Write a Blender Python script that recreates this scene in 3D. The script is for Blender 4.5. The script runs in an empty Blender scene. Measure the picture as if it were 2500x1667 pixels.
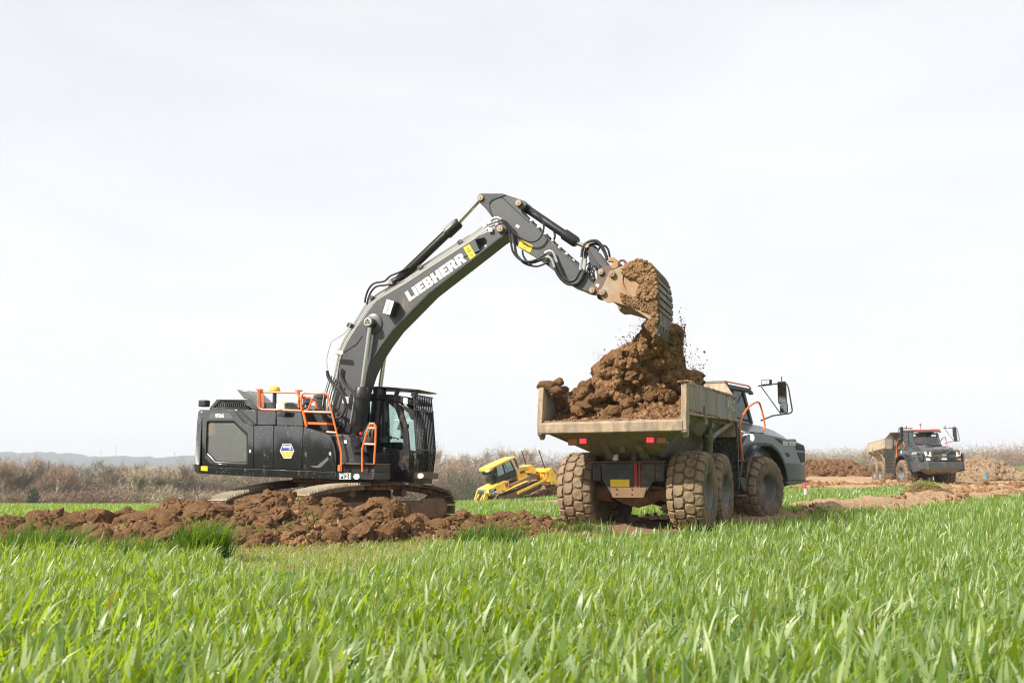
import bpy, bmesh, math, random
import numpy as np
from mathutils import Vector, Matrix, noise as mnoise
from mathutils.geometry import tessellate_polygon
R = math.radians
random.seed(7)
rng = np.random.default_rng(11)
scene = bpy.context.scene
col = scene.collection

# ------------------------------------------------------------ camera, world, sun
FPX, HY, CAMZ = 2431.0, 1170.0, 1.02          # focal length in photograph pixels, horizon row, camera height
PITCH = math.atan((HY - 833.5) / FPX)
cam_data = bpy.data.cameras.new("camera")
cam_data.sensor_width = 36.0
cam_data.lens = FPX / 2500 * 36.0 / math.cos(0)
cam_data.clip_end = 20000
cam_data.dof.use_dof = True
cam_data.dof.focus_distance = 21.0
cam_data.dof.aperture_fstop = 3.5
cam = bpy.data.objects.new("camera", cam_data)
cam.location = (0, 0, CAMZ)
cam.rotation_euler = (R(90) + PITCH, 0, 0)
col.objects.link(cam)
scene.camera = cam

SUN_EL = R(39)
SUN_DIR = Vector((-0.80 * math.cos(SUN_EL), -0.60 * math.cos(SUN_EL), math.sin(SUN_EL)))
world = bpy.data.worlds.new("World")
scene.world = world
world.use_nodes = True
wn = world.node_tree
for n in list(wn.nodes): wn.nodes.remove(n)
def wnode(t, **kw):
    n = wn.nodes.new(t)
    for k, v in kw.items(): setattr(n, k, v)
    return n
w_out = wnode('ShaderNodeOutputWorld')
w_bg = wnode('ShaderNodeBackground')
w_bg.inputs['Strength'].default_value = 0.10
w_sky = wnode('ShaderNodeTexSky')
w_sky.sky_type = 'NISHITA'
w_sky.sun_disc = False
w_sky.sun_elevation = SUN_EL
w_sky.sun_rotation = math.atan2(SUN_DIR.x, SUN_DIR.y)
w_sky.air_density = 1.0
w_sky.dust_density = 2.0
w_tc = wnode('ShaderNodeTexCoord')
w_sep = wnode('ShaderNodeSeparateXYZ')
wn.links.new(w_tc.outputs['Generated'], w_sep.inputs[0])
w_map = wnode('ShaderNodeMapping')
w_map.inputs['Scale'].default_value = (1.2, 1.2, 4.5)
w_map.inputs['Rotation'].default_value = (0, R(14), 0)
wn.links.new(w_tc.outputs['Generated'], w_map.inputs[0])
w_noise = wnode('ShaderNodeTexNoise')
w_noise.inputs['Scale'].default_value = 2.2
w_noise.inputs['Detail'].default_value = 6
w_noise.inputs['Roughness'].default_value = 0.55
w_noise.inputs['Distortion'].default_value = 0.4
wn.links.new(w_map.outputs[0], w_noise.inputs['Vector'])
# thin high cloud: thick towards the horizon, thinner overhead, streaky
w_el = wnode('ShaderNodeMapRange')
w_el.inputs['From Min'].default_value = 0.0; w_el.inputs['From Max'].default_value = 1.0
w_el.inputs['To Min'].default_value = 1.0; w_el.inputs['To Max'].default_value = 0.54
wn.links.new(w_sep.outputs['Z'], w_el.inputs['Value'])
w_nr = wnode('ShaderNodeMapRange')
w_nr.inputs['From Min'].default_value = 0.35; w_nr.inputs['From Max'].default_value = 0.65
w_nr.inputs['To Min'].default_value = -0.06; w_nr.inputs['To Max'].default_value = 0.06
wn.links.new(w_noise.outputs['Fac'], w_nr.inputs['Value'])
w_add = wnode('ShaderNodeMath', operation='ADD', use_clamp=True)
wn.links.new(w_el.outputs[0], w_add.inputs[0]); wn.links.new(w_nr.outputs[0], w_add.inputs[1])
w_mix = wnode('ShaderNodeMix', data_type='RGBA')
wn.links.new(w_add.outputs[0], w_mix.inputs['Factor'])
wn.links.new(w_sky.outputs[0], w_mix.inputs['A'])
w_mix.inputs['B'].default_value = (6.75, 6.73, 6.80, 1)
wn.links.new(w_mix.outputs['Result'], w_bg.inputs['Color'])
wn.links.new(w_bg.outputs[0], w_out.inputs['Surface'])

sun_data = bpy.data.lights.new("sun", 'SUN')
sun_data.energy = 5.0
sun_data.angle = R(0.6)
sun_data.color = (1.0, 0.93, 0.82)
sun = bpy.data.objects.new("sun", sun_data)
sun.rotation_euler = SUN_DIR.to_track_quat('Z', 'Y').to_euler()
sun.location = (-30, -20, 40)
col.objects.link(sun)

scene.view_settings.view_transform = 'Standard'
scene.view_settings.look = 'None'
scene.view_settings.exposure = 0.65
scene.view_settings.gamma = 1.0
scene.cycles.max_bounces = 7
scene.cycles.diffuse_bounces = 3
scene.cycles.glossy_bounces = 3
scene.cycles.transmission_bounces = 5
scene.cycles.transparent_max_bounces = 12
scene.cycles.volume_bounces = 0
scene.cycles.pixel_filter_type = 'BLACKMAN_HARRIS'
scene.cycles.filter_width = 1.1
scene.cycles.caustics_reflective = False
scene.cycles.caustics_refractive = False

# ------------------------------------------------------------ helpers
def tag(o, label=None, cat=None, group=None, kind=None):
    if label: o['label'] = label
    if cat: o['category'] = cat
    if group: o['group'] = group
    if kind: o['kind'] = kind
    return o
def empty(name, loc, rot=(0, 0, 0), parent=None):
    o = bpy.data.objects.new(name, None)
    o.empty_display_size = 0.2
    o.location = loc; o.rotation_euler = rot
    col.objects.link(o)
    if parent: o.parent = parent
    return o
def link(name, me, parent=None, mat=None, smooth=False):
    if mat is not None and not me.materials: me.materials.append(mat)
    o = bpy.data.objects.new(name, me)
    col.objects.link(o)
    if parent: o.parent = parent
    if smooth: me.polygons.foreach_set('use_smooth', [True] * len(me.polygons))
    return o
def sstep(a, b, x):
    t = np.clip((x - a) / (b - a), 0, 1)
    return t * t * (3 - 2 * t)

class MB:
    """collects shapes of one part; build() links them as one mesh object"""
    def __init__(s): s.v = []; s.f = []
    def add(s, vs, fs):
        n = len(s.v)
        s.v += [tuple(v) for v in vs]
        s.f += [tuple(i + n for i in f) for f in fs]
        return s
    def box(s, x0, x1, y0, y1, z0, z1, M=None):
        vs = [Vector((x, y, z)) for z in (z0, z1) for y in (y0, y1) for x in (x0, x1)]
        if M is not None: vs = [M @ v for v in vs]
        return s.add(vs, [(0, 2, 3, 1), (4, 5, 7, 6), (0, 1, 5, 4), (2, 6, 7, 3), (0, 4, 6, 2), (1, 3, 7, 5)])
    def prism(s, pts, y0, y1, holes=(), f=None):
        """outline in (x,z) extruded from y0 to y1"""
        loops = [list(pts)] + [list(h) for h in holes]
        flat = [p for l in loops for p in l]
        n = len(flat)
        tris = tessellate_polygon([[Vector((p[0], p[1], 0)) for p in l] for l in loops])
        vs = [(p[0], y0, p[1]) for p in flat] + [(p[0], y1, p[1]) for p in flat]
        fs = [tuple(t) for t in tris] + [tuple(i + n for i in t[::-1]) for t in tris]
        k = 0
        for l in loops:
            m = len(l)
            for i in range(m):
                a, b = k + i, k + (i + 1) % m
                fs.append((a, b, b + n, a + n))
            k += m
        if f: vs = [f(Vector(v)) for v in vs]
        return s.add(vs, fs)
    def plan(s, pts, z0, z1):
        n = len(pts)
        tris = tessellate_polygon([[Vector((p[0], p[1], 0)) for p in pts]])
        vs = [(p[0], p[1], z0) for p in pts] + [(p[0], p[1], z1) for p in pts]
        fs = [tuple(t) for t in tris] + [tuple(i + n for i in t[::-1]) for t in tris]
        fs += [(i, (i + 1) % n, (i + 1) % n + n, i + n) for i in range(n)]
        return s.add(vs, fs)
    def loft(s, rings, caps=True, close=True):
        m = len(rings[0]); vs = [p for r in rings for p in r]; fs = []
        for i in range(len(rings) - 1):
            for j in range(m if close else m - 1):
                a, b = i * m + j, i * m + (j + 1) % m
                fs.append((a, b, b + m, a + m))
        if caps:
            fs.append(tuple(range(m))[::-1]); fs.append(tuple((len(rings) - 1) * m + j for j in range(m)))
        return s.add(vs, fs)
    def tube(s, path, r, n=8, cap=True):
        path = [Vector(p) for p in path]
        rs = r if isinstance(r, (list, tuple)) else [r] * len(path)
        rings = []; up = None
        for i, p in enumerate(path):
            d = (path[min(i + 1, len(path) - 1)] - path[max(i - 1, 0)])
            d = d.normalized() if d.length > 1e-9 else Vector((0, 0, 1))
            if up is None:
                up = Vector((0, 0, 1)) if abs(d.z) < .9 else Vector((1, 0, 0))
            u = (up - d * up.dot(d)).normalized(); w = d.cross(u); up = u
            rings.append([p + (u * math.cos(t) + w * math.sin(t)) * rs[i] for t in [2 * math.pi * k / n for k in range(n)]])
        return s.loft(rings, caps=cap)
    def cyl(s, a, b, r, n=16, r2=None):
        return s.tube([a, b], [r, r if r2 is None else r2], n)
    def steps(s, a, b, prof, n=16):
        """turned shape between a and b: prof = [(t, radius)]"""
        a = Vector(a); b = Vector(b); d = (b - a).normalized(); L = (b - a).length
        u = d.orthogonal().normalized(); w = d.cross(u)
        rings = [[a + d * (L * t) + (u * math.cos(q) + w * math.sin(q)) * r for q in [2 * math.pi * k / n for k in range(n)]] for t, r in prof]
        return s.loft(rings)
    def bar(s, a, b, w, h, up=(0, 0, 1)):
        a = Vector(a); b = Vector(b); d = (b - a).normalized(); up = Vector(up)
        if abs(d.dot(up)) > .98: up = Vector((1, 0, 0))
        u = (up - d * up.dot(d)).normalized() * (h / 2); v = d.cross(u).normalized() * (w / 2)
        return s.loft([[p + u + v, p + u - v, p - u - v, p - u + v] for p in (a, b)])
    def mesh(s, name):
        me = bpy.data.meshes.new(name)
        me.from_pydata([tuple(v) for v in s.v], [], s.f)
        bm = bmesh.new(); bm.from_mesh(me)
        bmesh.ops.recalc_face_normals(bm, faces=bm.faces)
        bm.to_mesh(me); bm.free()
        return me
    def build(s, name, mat, parent=None, bevel=0, smooth=False, label=None, seg=2):
        me = s.mesh(name)
        o = link(name, me, parent, mat)
        if smooth or bevel:
            me.polygons.foreach_set('use_smooth', [True] * len(me.polygons))
            try:
                me.set_sharp_from_angle(angle=R(38))
            except Exception: pass
        if bevel:
            m = o.modifiers.new('bevel', 'BEVEL'); m.width = bevel; m.segments = seg; m.limit_method = 'ANGLE'; m.angle_limit = R(35); m.harden_normals = False
        if label: o['label'] = label
        return o

def arc(cx, cy, r, a0, a1, n):
    return [(cx + r * math.cos(R(a0 + (a1 - a0) * i / n)), cy + r * math.sin(R(a0 + (a1 - a0) * i / n))) for i in range(n + 1)]
def curve_pts(pts, n=6):
    """smooth path through 3-D points (Catmull-Rom)"""
    P = [Vector(p) for p in pts]; P = [P[0]] + P + [P[-1]]; out = []
    for i in range(1, len(P) - 2):
        for k in range(n):
            t = k / n
            out.append(0.5 * ((2 * P[i]) + (-P[i - 1] + P[i + 1]) * t + (2 * P[i - 1] - 5 * P[i] + 4 * P[i + 1] - P[i + 2]) * t * t + (-P[i - 1] + 3 * P[i] - 3 * P[i + 1] + P[i + 2]) * t ** 3))
    out.append(P[-2]); return out
def text_mesh(name, body, size, mat, parent, M, depth=0.004, bold=0.0, shear=0.0, spacing=1.0, align='CENTER', width=None):
    c = bpy.data.curves.new(name, 'FONT'); c.body = body; c.size = size; c.extrude = depth; c.offset = bold; c.shear = shear
    c.space_character = spacing; c.align_x = align; c.align_y = 'CENTER'; c.resolution_u = 3
    o = bpy.data.objects.new(name, c); col.objects.link(o)
    dg = bpy.context.evaluated_depsgraph_get(); me = bpy.data.meshes.new_from_object(o.evaluated_get(dg))
    bpy.data.objects.remove(o); bpy.data.curves.remove(c)
    if width:
        xs = [v.co.x for v in me.vertices]; k = width / (max(xs) - min(xs))
        for v in me.vertices: v.co.x *= k
    me.transform(M); me.materials.clear(); me.materials.append(mat)
    return link(name, me, parent)

# ---- pixel of the photograph -> place in the world
def ray(px, py):
    v = Vector(((px - 1250) / FPX, -(py - 833.5) / FPX, -1))
    M = Matrix.Rotation(R(90) + PITCH, 3, 'X')
    return M @ v
CR = {'c1': (440, 900, .2976), 'c2': (760, 440, .3571), 'c3': (1140, 440, .26786), 'c4': (1290, 860, .30187), 'c0': (0, 0, 1.0),
      'f': (0, 0, 1.06293), 'z1': (460, 930, .15947), 'z2': (780, 920, .17857), 'z3': (1420, 1080, .14028), 'z4': (1700, 900, .24233),
      'z5': (1440, 600, .16582), 'd': (1040, 1070, .17007), 'r': (1940, 1020, .2381)}
class Frame:
    """upright frame at (ox,oy) with x forward along yaw; hit() meets the plane y = lateral"""
    def __init__(s, ox, oy, yaw, oz=0):
        s.o = Vector((ox, oy, oz)); s.x = Vector((math.cos(yaw), math.sin(yaw), 0)); s.y = Vector((-math.sin(yaw), math.cos(yaw), 0)); s.yaw = yaw
    def hit(s, k, x, y, lat):
        ox, oy, sc = CR[k]; d = ray(ox + sc * x, oy + sc * y); c = Vector((0, 0, CAMZ))
        t = (s.o.dot(s.y) + lat - c.dot(s.y)) / d.dot(s.y)
        p = c + d * t - s.o
        return (p.dot(s.x), p.z)
    def P(s, k, x, y, lat):
        a, z = s.hit(k, x, y, lat); return Vector((a, lat, z))
    def poly(s, k, pts, lat): return [s.hit(k, x, y, lat) for x, y in pts]
    def path(s, k, pts, lat): return [s.P(k, x, y, lat) for x, y in pts]

# ------------------------------------------------------------ materials
def nodemat(name):
    m = bpy.data.materials.new(name); m.use_nodes = True
    nt = m.node_tree; b = nt.nodes['Principled BSDF']
    return m, nt, b
def N(nt, t, **kw):
    n = nt.nodes.new(t)
    for k, v in kw.items():
        if k in n.inputs.keys() if hasattr(n.inputs, 'keys') else False: n.inputs[k].default_value = v
        else: setattr(n, k, v)
    return n
def noise_node(nt, scale, detail=6, rough=.6, coord='Object', dist=0, stretch=None):
    tc = nt.nodes.new('ShaderNodeTexCoord'); n = nt.nodes.new('ShaderNodeTexNoise')
    n.inputs['Scale'].default_value = scale; n.inputs['Detail'].default_value = detail; n.inputs['Roughness'].default_value = rough; n.inputs['Distortion'].default_value = dist
    if stretch:
        mp = nt.nodes.new('ShaderNodeMapping'); mp.inputs['Scale'].default_value = stretch
        nt.links.new(tc.outputs[coord], mp.inputs[0]); nt.links.new(mp.outputs[0], n.inputs['Vector'])
    else: nt.links.new(tc.outputs[coord], n.inputs['Vector'])
    return n
def ramp(nt, src, stops):
    r = nt.nodes.new('ShaderNodeValToRGB'); e = r.color_ramp.elements
    while len(e) < len(stops): e.new(0.5)
    for i, (p, c) in enumerate(stops):
        e[i].position = p; e[i].color = (c, c, c, 1) if isinstance(c, (int, float)) else tuple(c) + (1,)
    nt.links.new(src, r.inputs[0]); return r
def bump(nt, b, src, strength, dist):
    bp = nt.nodes.new('ShaderNodeBump'); bp.inputs['Strength'].default_value = strength; bp.inputs['Distance'].default_value = dist
    nt.links.new(src, bp.inputs['Height']); nt.links.new(bp.outputs[0], b.inputs['Normal']); return bp
def mixc(nt, fac, a, bcol):
    m = nt.nodes.new('ShaderNodeMix'); m.data_type = 'RGBA'
    for s, v in (('Factor', fac), ('A', a), ('B', bcol)):
        if hasattr(v, 'is_linked') or hasattr(v, 'links'): nt.links.new(v, m.inputs[s])
        else: m.inputs[s].default_value = v if s == 'Factor' else tuple(v) + (1,)
    return m.outputs['Result']
MUD = (.235, .150, .088)
def paint(name, c, rough=.35, metal=0, mud=.25, mudcol=MUD, mscale=2.2, coat=0, streak=False, lowz=None, bumpk=0.15, speck=0, stain=0, dent=0):
    """painted steel with dried mud that keeps a shape of its own (patches, splashes, streaks)"""
    m, nt, b = nodemat(name)
    n1 = noise_node(nt, mscale, 8, .68, stretch=(1, 1, .35) if streak else None)
    n2 = noise_node(nt, 38, 3, .6)
    th = 0.72 - .42 * mud
    r1 = ramp(nt, n1.outputs['Fac'], [(max(0, th - .10), 0), (min(1, th + .13), 1)])
    r2 = ramp(nt, n2.outputs['Fac'], [(.60, 0), (.72, min(1, mud * 1.6))])
    mx = nt.nodes.new('ShaderNodeMath'); mx.operation = 'MAXIMUM'
    nt.links.new(r1.outputs[0], mx.inputs[0]); nt.links.new(r2.outputs[0], mx.inputs[1])
    fac = mx.outputs[0]
    if lowz:
        tc = nt.nodes.new('ShaderNodeTexCoord'); sp = nt.nodes.new('ShaderNodeSeparateXYZ'); nt.links.new(tc.outputs['Object'], sp.inputs[0])
        mr = nt.nodes.new('ShaderNodeMapRange'); mr.inputs['From Min'].default_value = lowz[0]; mr.inputs['From Max'].default_value = lowz[1]
        mr.inputs['To Min'].default_value = .55; mr.inputs['To Max'].default_value = -.05; nt.links.new(sp.outputs[2], mr.inputs[0])
        ad = nt.nodes.new('ShaderNodeMath'); ad.operation = 'ADD'; ad.use_clamp = True
        mu = nt.nodes.new('ShaderNodeMath'); mu.operation = 'MULTIPLY'; nt.links.new(mr.outputs[0], mu.inputs[0]); nt.links.new(n1.outputs['Fac'], mu.inputs[1])
        nt.links.new(fac, ad.inputs[0]); nt.links.new(mu.outputs[0], ad.inputs[1]); fac = ad.outputs[0]
    n3 = noise_node(nt, 9, 4, .6)
    cc = mixc(nt, n3.outputs['Fac'], [x * .82 for x in c], [min(1, x * 1.18) for x in c])
    mc = mixc(nt, n3.outputs['Fac'], [x * .65 for x in mudcol], [min(1, x * 1.3) for x in mudcol])
    if speck:
        ns = noise_node(nt, 26, 2, .5); nb = noise_node(nt, 1.7, 3, .6)
        rs = ramp(nt, ns.outputs['Fac'], [(.655, 0), (.70, 1)]); rb = ramp(nt, nb.outputs['Fac'], [(.40, .15), (.62, 1)])
        ms = nt.nodes.new('ShaderNodeMath'); ms.operation = 'MULTIPLY'; nt.links.new(rs.outputs[0], ms.inputs[0]); nt.links.new(rb.outputs[0], ms.inputs[1])
        m2 = nt.nodes.new('ShaderNodeMath'); m2.operation = 'MULTIPLY'; m2.inputs[1].default_value = speck; nt.links.new(ms.outputs[0], m2.inputs[0])
        cc = mixc(nt, m2.outputs[0], cc, (.34, .29, .22))
    if stain:
        nq = noise_node(nt, 3.2, 8, .75, stretch=(1.4, 1.4, .30)); rq = ramp(nt, nq.outputs['Fac'], [(.38, 1 - stain), (.60, 1.08)])
        mm_ = nt.nodes.new('ShaderNodeMix'); mm_.data_type = 'RGBA'; mm_.blend_type = 'MULTIPLY'; mm_.inputs['Factor'].default_value = 1
        nt.links.new(mc, mm_.inputs['A']); nt.links.new(rq.outputs[0], mm_.inputs['B']); mc = mm_.outputs['Result']
    nt.links.new(mixc(nt, fac, cc, mc), b.inputs['Base Color'])
    rr = nt.nodes.new('ShaderNodeMapRange'); rr.inputs['To Min'].default_value = rough; rr.inputs['To Max'].default_value = .92
    nt.links.new(fac, rr.inputs[0]); nt.links.new(rr.outputs[0], b.inputs['Roughness'])
    if metal:
        mm = nt.nodes.new('ShaderNodeMapRange'); mm.inputs['To Min'].default_value = metal; mm.inputs['To Max'].default_value = 0
        nt.links.new(fac, mm.inputs[0]); nt.links.new(mm.outputs[0], b.inputs['Metallic'])
    if coat: b.inputs['Specular IOR Level'].default_value = .5 + .5 * coat; b.inputs['Coat IOR'].default_value = 1.5 + .35 * coat; b.inputs['Coat Weight'].default_value = coat; b.inputs['Coat Roughness'].default_value = .10 if coat < .9 else .035
    if dent:
        nd = noise_node(nt, 2.6, 5, .6); ad = nt.nodes.new('ShaderNodeMath'); ad.operation = 'MULTIPLY_ADD'; ad.inputs[1].default_value = 2.5
        nt.links.new(nd.outputs['Fac'], ad.inputs[0]); nt.links.new(fac, ad.inputs[2]); bump(nt, b, ad.outputs[0], dent, .03)
    elif mud > .02 and bumpk: bump(nt, b, fac, bumpk, .02)
    return m
def plain(name, c, rough=.5, metal=0, emit=None, estr=1):
    m, nt, b = nodemat(name)
    n = noise_node(nt, 14, 4, .6)
    nt.links.new(mixc(nt, n.outputs['Fac'], [x * .85 for x in c], [min(1, x * 1.12) for x in c]), b.inputs['Base Color'])
    b.inputs['Roughness'].default_value = rough; b.inputs['Metallic'].default_value = metal
    if emit: b.inputs['Emission Color'].default_value = tuple(emit) + (1,); b.inputs['Emission Strength'].default_value = estr
    return m
def glass(name, tint=(.72, .86, .82), gl=.16):
    m, nt, b = nodemat(name); nt.nodes.remove(b)
    tr = nt.nodes.new('ShaderNodeBsdfTransparent'); tr.inputs[0].default_value = tuple(tint) + (1,)
    gs = nt.nodes.new('ShaderNodeBsdfGlossy'); gs.inputs['Roughness'].default_value = .03; gs.inputs['Color'].default_value = (.9, .95, .95, 1)
    fr = nt.nodes.new('ShaderNodeFresnel'); fr.inputs[0].default_value = 1.5
    ad = nt.nodes.new('ShaderNodeMath'); ad.operation = 'ADD'; ad.inputs[1].default_value = gl * .3; nt.links.new(fr.outputs[0], ad.inputs[0])
    mx = nt.nodes.new('ShaderNodeMixShader'); nt.links.new(ad.outputs[0], mx.inputs[0]); nt.links.new(tr.outputs[0], mx.inputs[1]); nt.links.new(gs.outputs[0], mx.inputs[2])
    nt.links.new(mx.outputs[0], nt.nodes['Material Output'].inputs[0]); return m
def soil_mat(name, a, bcol, c, bscale=30, bstr=.7, bdist=.03):
    m, nt, b = nodemat(name)
    n1 = noise_node(nt, 1.1, 6, .6, 'Object'); n2 = noise_node(nt, bscale, 8, .75, 'Object'); n3 = noise_node(nt, 7, 6, .7, 'Object')
    r = ramp(nt, n2.outputs['Fac'], [(.30, a), (.52, bcol), (.74, c)])
    r3 = ramp(nt, n3.outputs['Fac'], [(.35, .55), (.62, 1.25)])
    r1 = ramp(nt, n1.outputs['Fac'], [(.3, .75), (.7, 1.15)])
    m1 = nt.nodes.new('ShaderNodeMix'); m1.data_type = 'RGBA'; m1.blend_type = 'MULTIPLY'; m1.inputs['Factor'].default_value = 1
    nt.links.new(r.outputs[0], m1.inputs['A']); nt.links.new(r3.outputs[0], m1.inputs['B'])
    m2 = nt.nodes.new('ShaderNodeMix'); m2.data_type = 'RGBA'; m2.blend_type = 'MULTIPLY'; m2.inputs['Factor'].default_value = 1
    nt.links.new(m1.outputs['Result'], m2.inputs['A']); nt.links.new(r1.outputs[0], m2.inputs['B'])
    nt.links.new(m2.outputs['Result'], b.inputs['Base Color']); b.inputs['Roughness'].default_value = .95; b.inputs['Specular IOR Level'].default_value = .15
    ad = nt.nodes.new('ShaderNodeMath'); ad.operation = 'ADD'; nt.links.new(n2.outputs['Fac'], ad.inputs[0]); nt.links.new(n3.outputs['Fac'], ad.inputs[1])
    bump(nt, b, ad.outputs[0], bstr, bdist); return m
M = {}
M['soil'] = soil_mat('soil', (.095, .046, .021), (.285, .158, .076), (.50, .31, .17), 34, 1.0, .035)
M['soil_dark'] = soil_mat('soil_dark', (.070, .035, .017), (.20, .108, .053), (.36, .21, .115), 34, 1.0, .035)
M['soil_dry'] = soil_mat('soil_dry', (.19, .105, .058), (.29, .17, .098), (.40, .26, .16), 22, .5, .02)
# ------------------------------------------------------------ the land
def zland(X, Y):
    X = np.asarray(X, float); Y = np.asarray(Y, float)
    u = X / np.maximum(Y, 4.0)
    r = np.interp(Y, [0, 20, 34, 57, 90, 130, 170, 260, 500, 1500], [0, 0, .26, .60, 1.35, 2.5, 2.4, -2, -8, -10])
    l = np.interp(Y, [0, 24, 60, 75, 110, 150, 300, 1500], [0, 0, -.62, -.92, -2.4, -4.5, -9, -12])
    w = sstep(-.15, .34, u)
    z = l + (r - l) * w
    return z + .04 * np.sin(X * .21 + 1) * np.sin(Y * .17) * sstep(22, 40, Y)
def ground_at(px, py):
    """where the sight line through a pixel meets the land"""
    d = ray(px, py); c = Vector((0, 0, CAMZ)); t = 3.0; last = t
    while t < 400:
        p = c + d * (t / d.y)
        if p.z < float(zland(p.x, p.y)): break
        last = t; t *= 1.02
    lo, hi = last, t
    for _ in range(20):
        m = (lo + hi) / 2; p = c + d * (m / d.y)
        if p.z < float(zland(p.x, p.y)): hi = m
        else: lo = m
    p = c + d * (hi / d.y); return (p.x, p.y)
def gpoly(pts): return np.array([ground_at(x, y) for x, y in pts])
def inside(X, Y, poly):
    X = np.asarray(X); Y = np.asarray(Y); c = np.zeros(X.shape, bool); n = len(poly)
    for i in range(n):
        x1, y1 = poly[i]; x2, y2 = poly[(i + 1) % n]
        if y1 == y2: continue
        k = ((y1 > Y) != (y2 > Y)) & (X < (x2 - x1) * (Y - y1) / (y2 - y1) + x1)
        c ^= k
    return c
def vnoise(X, Y, s, seed=0):
    """cheap smooth 2-D value noise, -1..1"""
    X = np.asarray(X) * s + seed * 17.3; Y = np.asarray(Y) * s + seed * 9.1
    xi = np.floor(X).astype(np.int64); yi = np.floor(Y).astype(np.int64); fx = X - xi; fy = Y - yi
    fx = fx * fx * (3 - 2 * fx); fy = fy * fy * (3 - 2 * fy)
    def h(a, b):
        v = (a * 374761393 + b * 668265263 + seed * 1442695) & 0x7fffffff
        v = ((v ^ (v >> 13)) * 1274126177) & 0x7fffffff
        return ((v ^ (v >> 16)) & 0xffff) / 32767.5 - 1
    return (h(xi, yi) * (1 - fx) + h(xi + 1, yi) * fx) * (1 - fy) + (h(xi, yi + 1) * (1 - fx) + h(xi + 1, yi + 1) * fx) * fy
def fbm(X, Y, s, o=4, seed=0, g=.5):
    t = 0; a = 1; n = 0
    for i in range(o):
        t = t + a * vnoise(X, Y, s * 2 ** i, seed + i); n += a; a *= g
    return t / n
# bare earth areas (outlines read off the photograph and laid on the land)
DIRT = [gpoly([(-350, 1264), (300, 1264), (560, 1242), (860, 1246), (1120, 1266), (1330, 1264), (1560, 1266), (1700, 1262), (1960, 1250), (1960, 1232), (2130, 1222), (2260, 1212), (2290, 1186), (2120, 1196), (2040, 1198), (1940, 1198),
               (1940, 1160), (2000, 1152), (2130, 1150), (2330, 1155), (2500, 1168), (2900, 1172), (2900, 1198), (2500, 1212), (2380, 1224), (2220, 1246), (2020, 1262), (1800, 1282), (1560, 1305), (1290, 1318), (1080, 1318), (900, 1342), (500, 1348), (300, 1352), (100, 1342), (-350, 1335)])]
TRAMPLED = gpoly([(420, 1335), (900, 1322), (1110, 1310), (1260, 1306), (1230, 1340), (1100, 1372), (820, 1402), (560, 1398), (470, 1375)])
DOZER_PATCH = gpoly([(1225, 1226), (1400, 1217), (1600, 1222), (1560, 1232), (1240, 1234)])
def dirt_mask(X, Y):
    nx = .5 * vnoise(X, Y, .9, 3) + .25 * vnoise(X, Y, 2.7, 5); ny = .5 * vnoise(X, Y, .9, 8) + .25 * vnoise(X, Y, 2.7, 9)
    k = np.clip(Y / 22., .6, 1.5)
    m = np.zeros(np.shape(X), bool)
    for p in DIRT: m |= inside(X + nx * k * .7, Y + ny * k, p)
    return m
def wheat_edge(X, Y):
    """far edge of the tall wheat in front (true = inside the wheat)"""
    px = 1250 + FPX * X / np.maximum(Y, .5)
    yb = np.interp(px, [-200, 0, 150, 300, 420, 520, 560, 700, 860, 1000, 1060, 1130, 1260, 1330, 1480, 1700, 1850, 1960, 2100, 2230, 2380, 2500, 2700],
                   [13.2, 13.2, 12.8, 12.4, 12.6, 13.0, 10.4, 9.4, 9.4, 10.6, 12.4, 13.6, 13.6, 16.6, 17.0, 17.2, 19.6, 21.0, 22.5, 25.5, 30, 34, 37])
    return Y < yb + .35 * vnoise(X, Y, 1.4, 21)

def grid_mesh(name, xs, ys, zf, mask=True):
    X, Y = np.meshgrid(xs, ys); Z = zf(X, Y)
    nx, ny = len(xs), len(ys)
    v = np.stack([X, Y, Z], -1).reshape(-1, 3)
    i = np.arange(nx * ny).reshape(ny, nx)
    f = np.stack([i[:-1, :-1], i[:-1, 1:], i[1:, 1:], i[1:, :-1]], -1).reshape(-1, 4)
    me = np_mesh(name, v, f)
    return me, X, Y
def np_mesh(name, v, f, colr=None, mask=None):
    """mesh from numpy arrays; f = list of equal-size polygons or (tris, quads)"""
    me = bpy.data.meshes.new(name)
    fs = f if isinstance(f, tuple) else (f,)
    me.vertices.add(len(v)); me.vertices.foreach_set('co', np.asarray(v, np.float32).ravel())
    tot = sum(a.size for a in fs); me.loops.add(tot)
    me.loops.foreach_set('vertex_index', np.concatenate([a.ravel() for a in fs]).astype(np.int32))
    npoly = sum(len(a) for a in fs); me.polygons.add(npoly)
    sizes = np.concatenate([np.full(len(a), a.shape[1]) for a in fs])
    me.polygons.foreach_set('loop_start', np.concatenate([[0], np.cumsum(sizes)[:-1]]).astype(np.int32))
    try: me.polygons.foreach_set('loop_total', sizes.astype(np.int32))
    except Exception: pass
    me.update(calc_edges=True); me.validate()
    me.polygons.foreach_set('use_smooth', [True] * npoly)
    if colr is not None:
        at = me.color_attributes.new('tint', 'FLOAT_COLOR', 'POINT')
        c = np.ones((len(v), 4), np.float32); c[:, :3] = colr; at.data.foreach_set('color', c.ravel())
    if mask is not None:
        at = me.attributes.new('dirt', 'FLOAT', 'POINT'); at.data.foreach_set('value', np.asarray(mask, np.float32).ravel())
    return me

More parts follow.
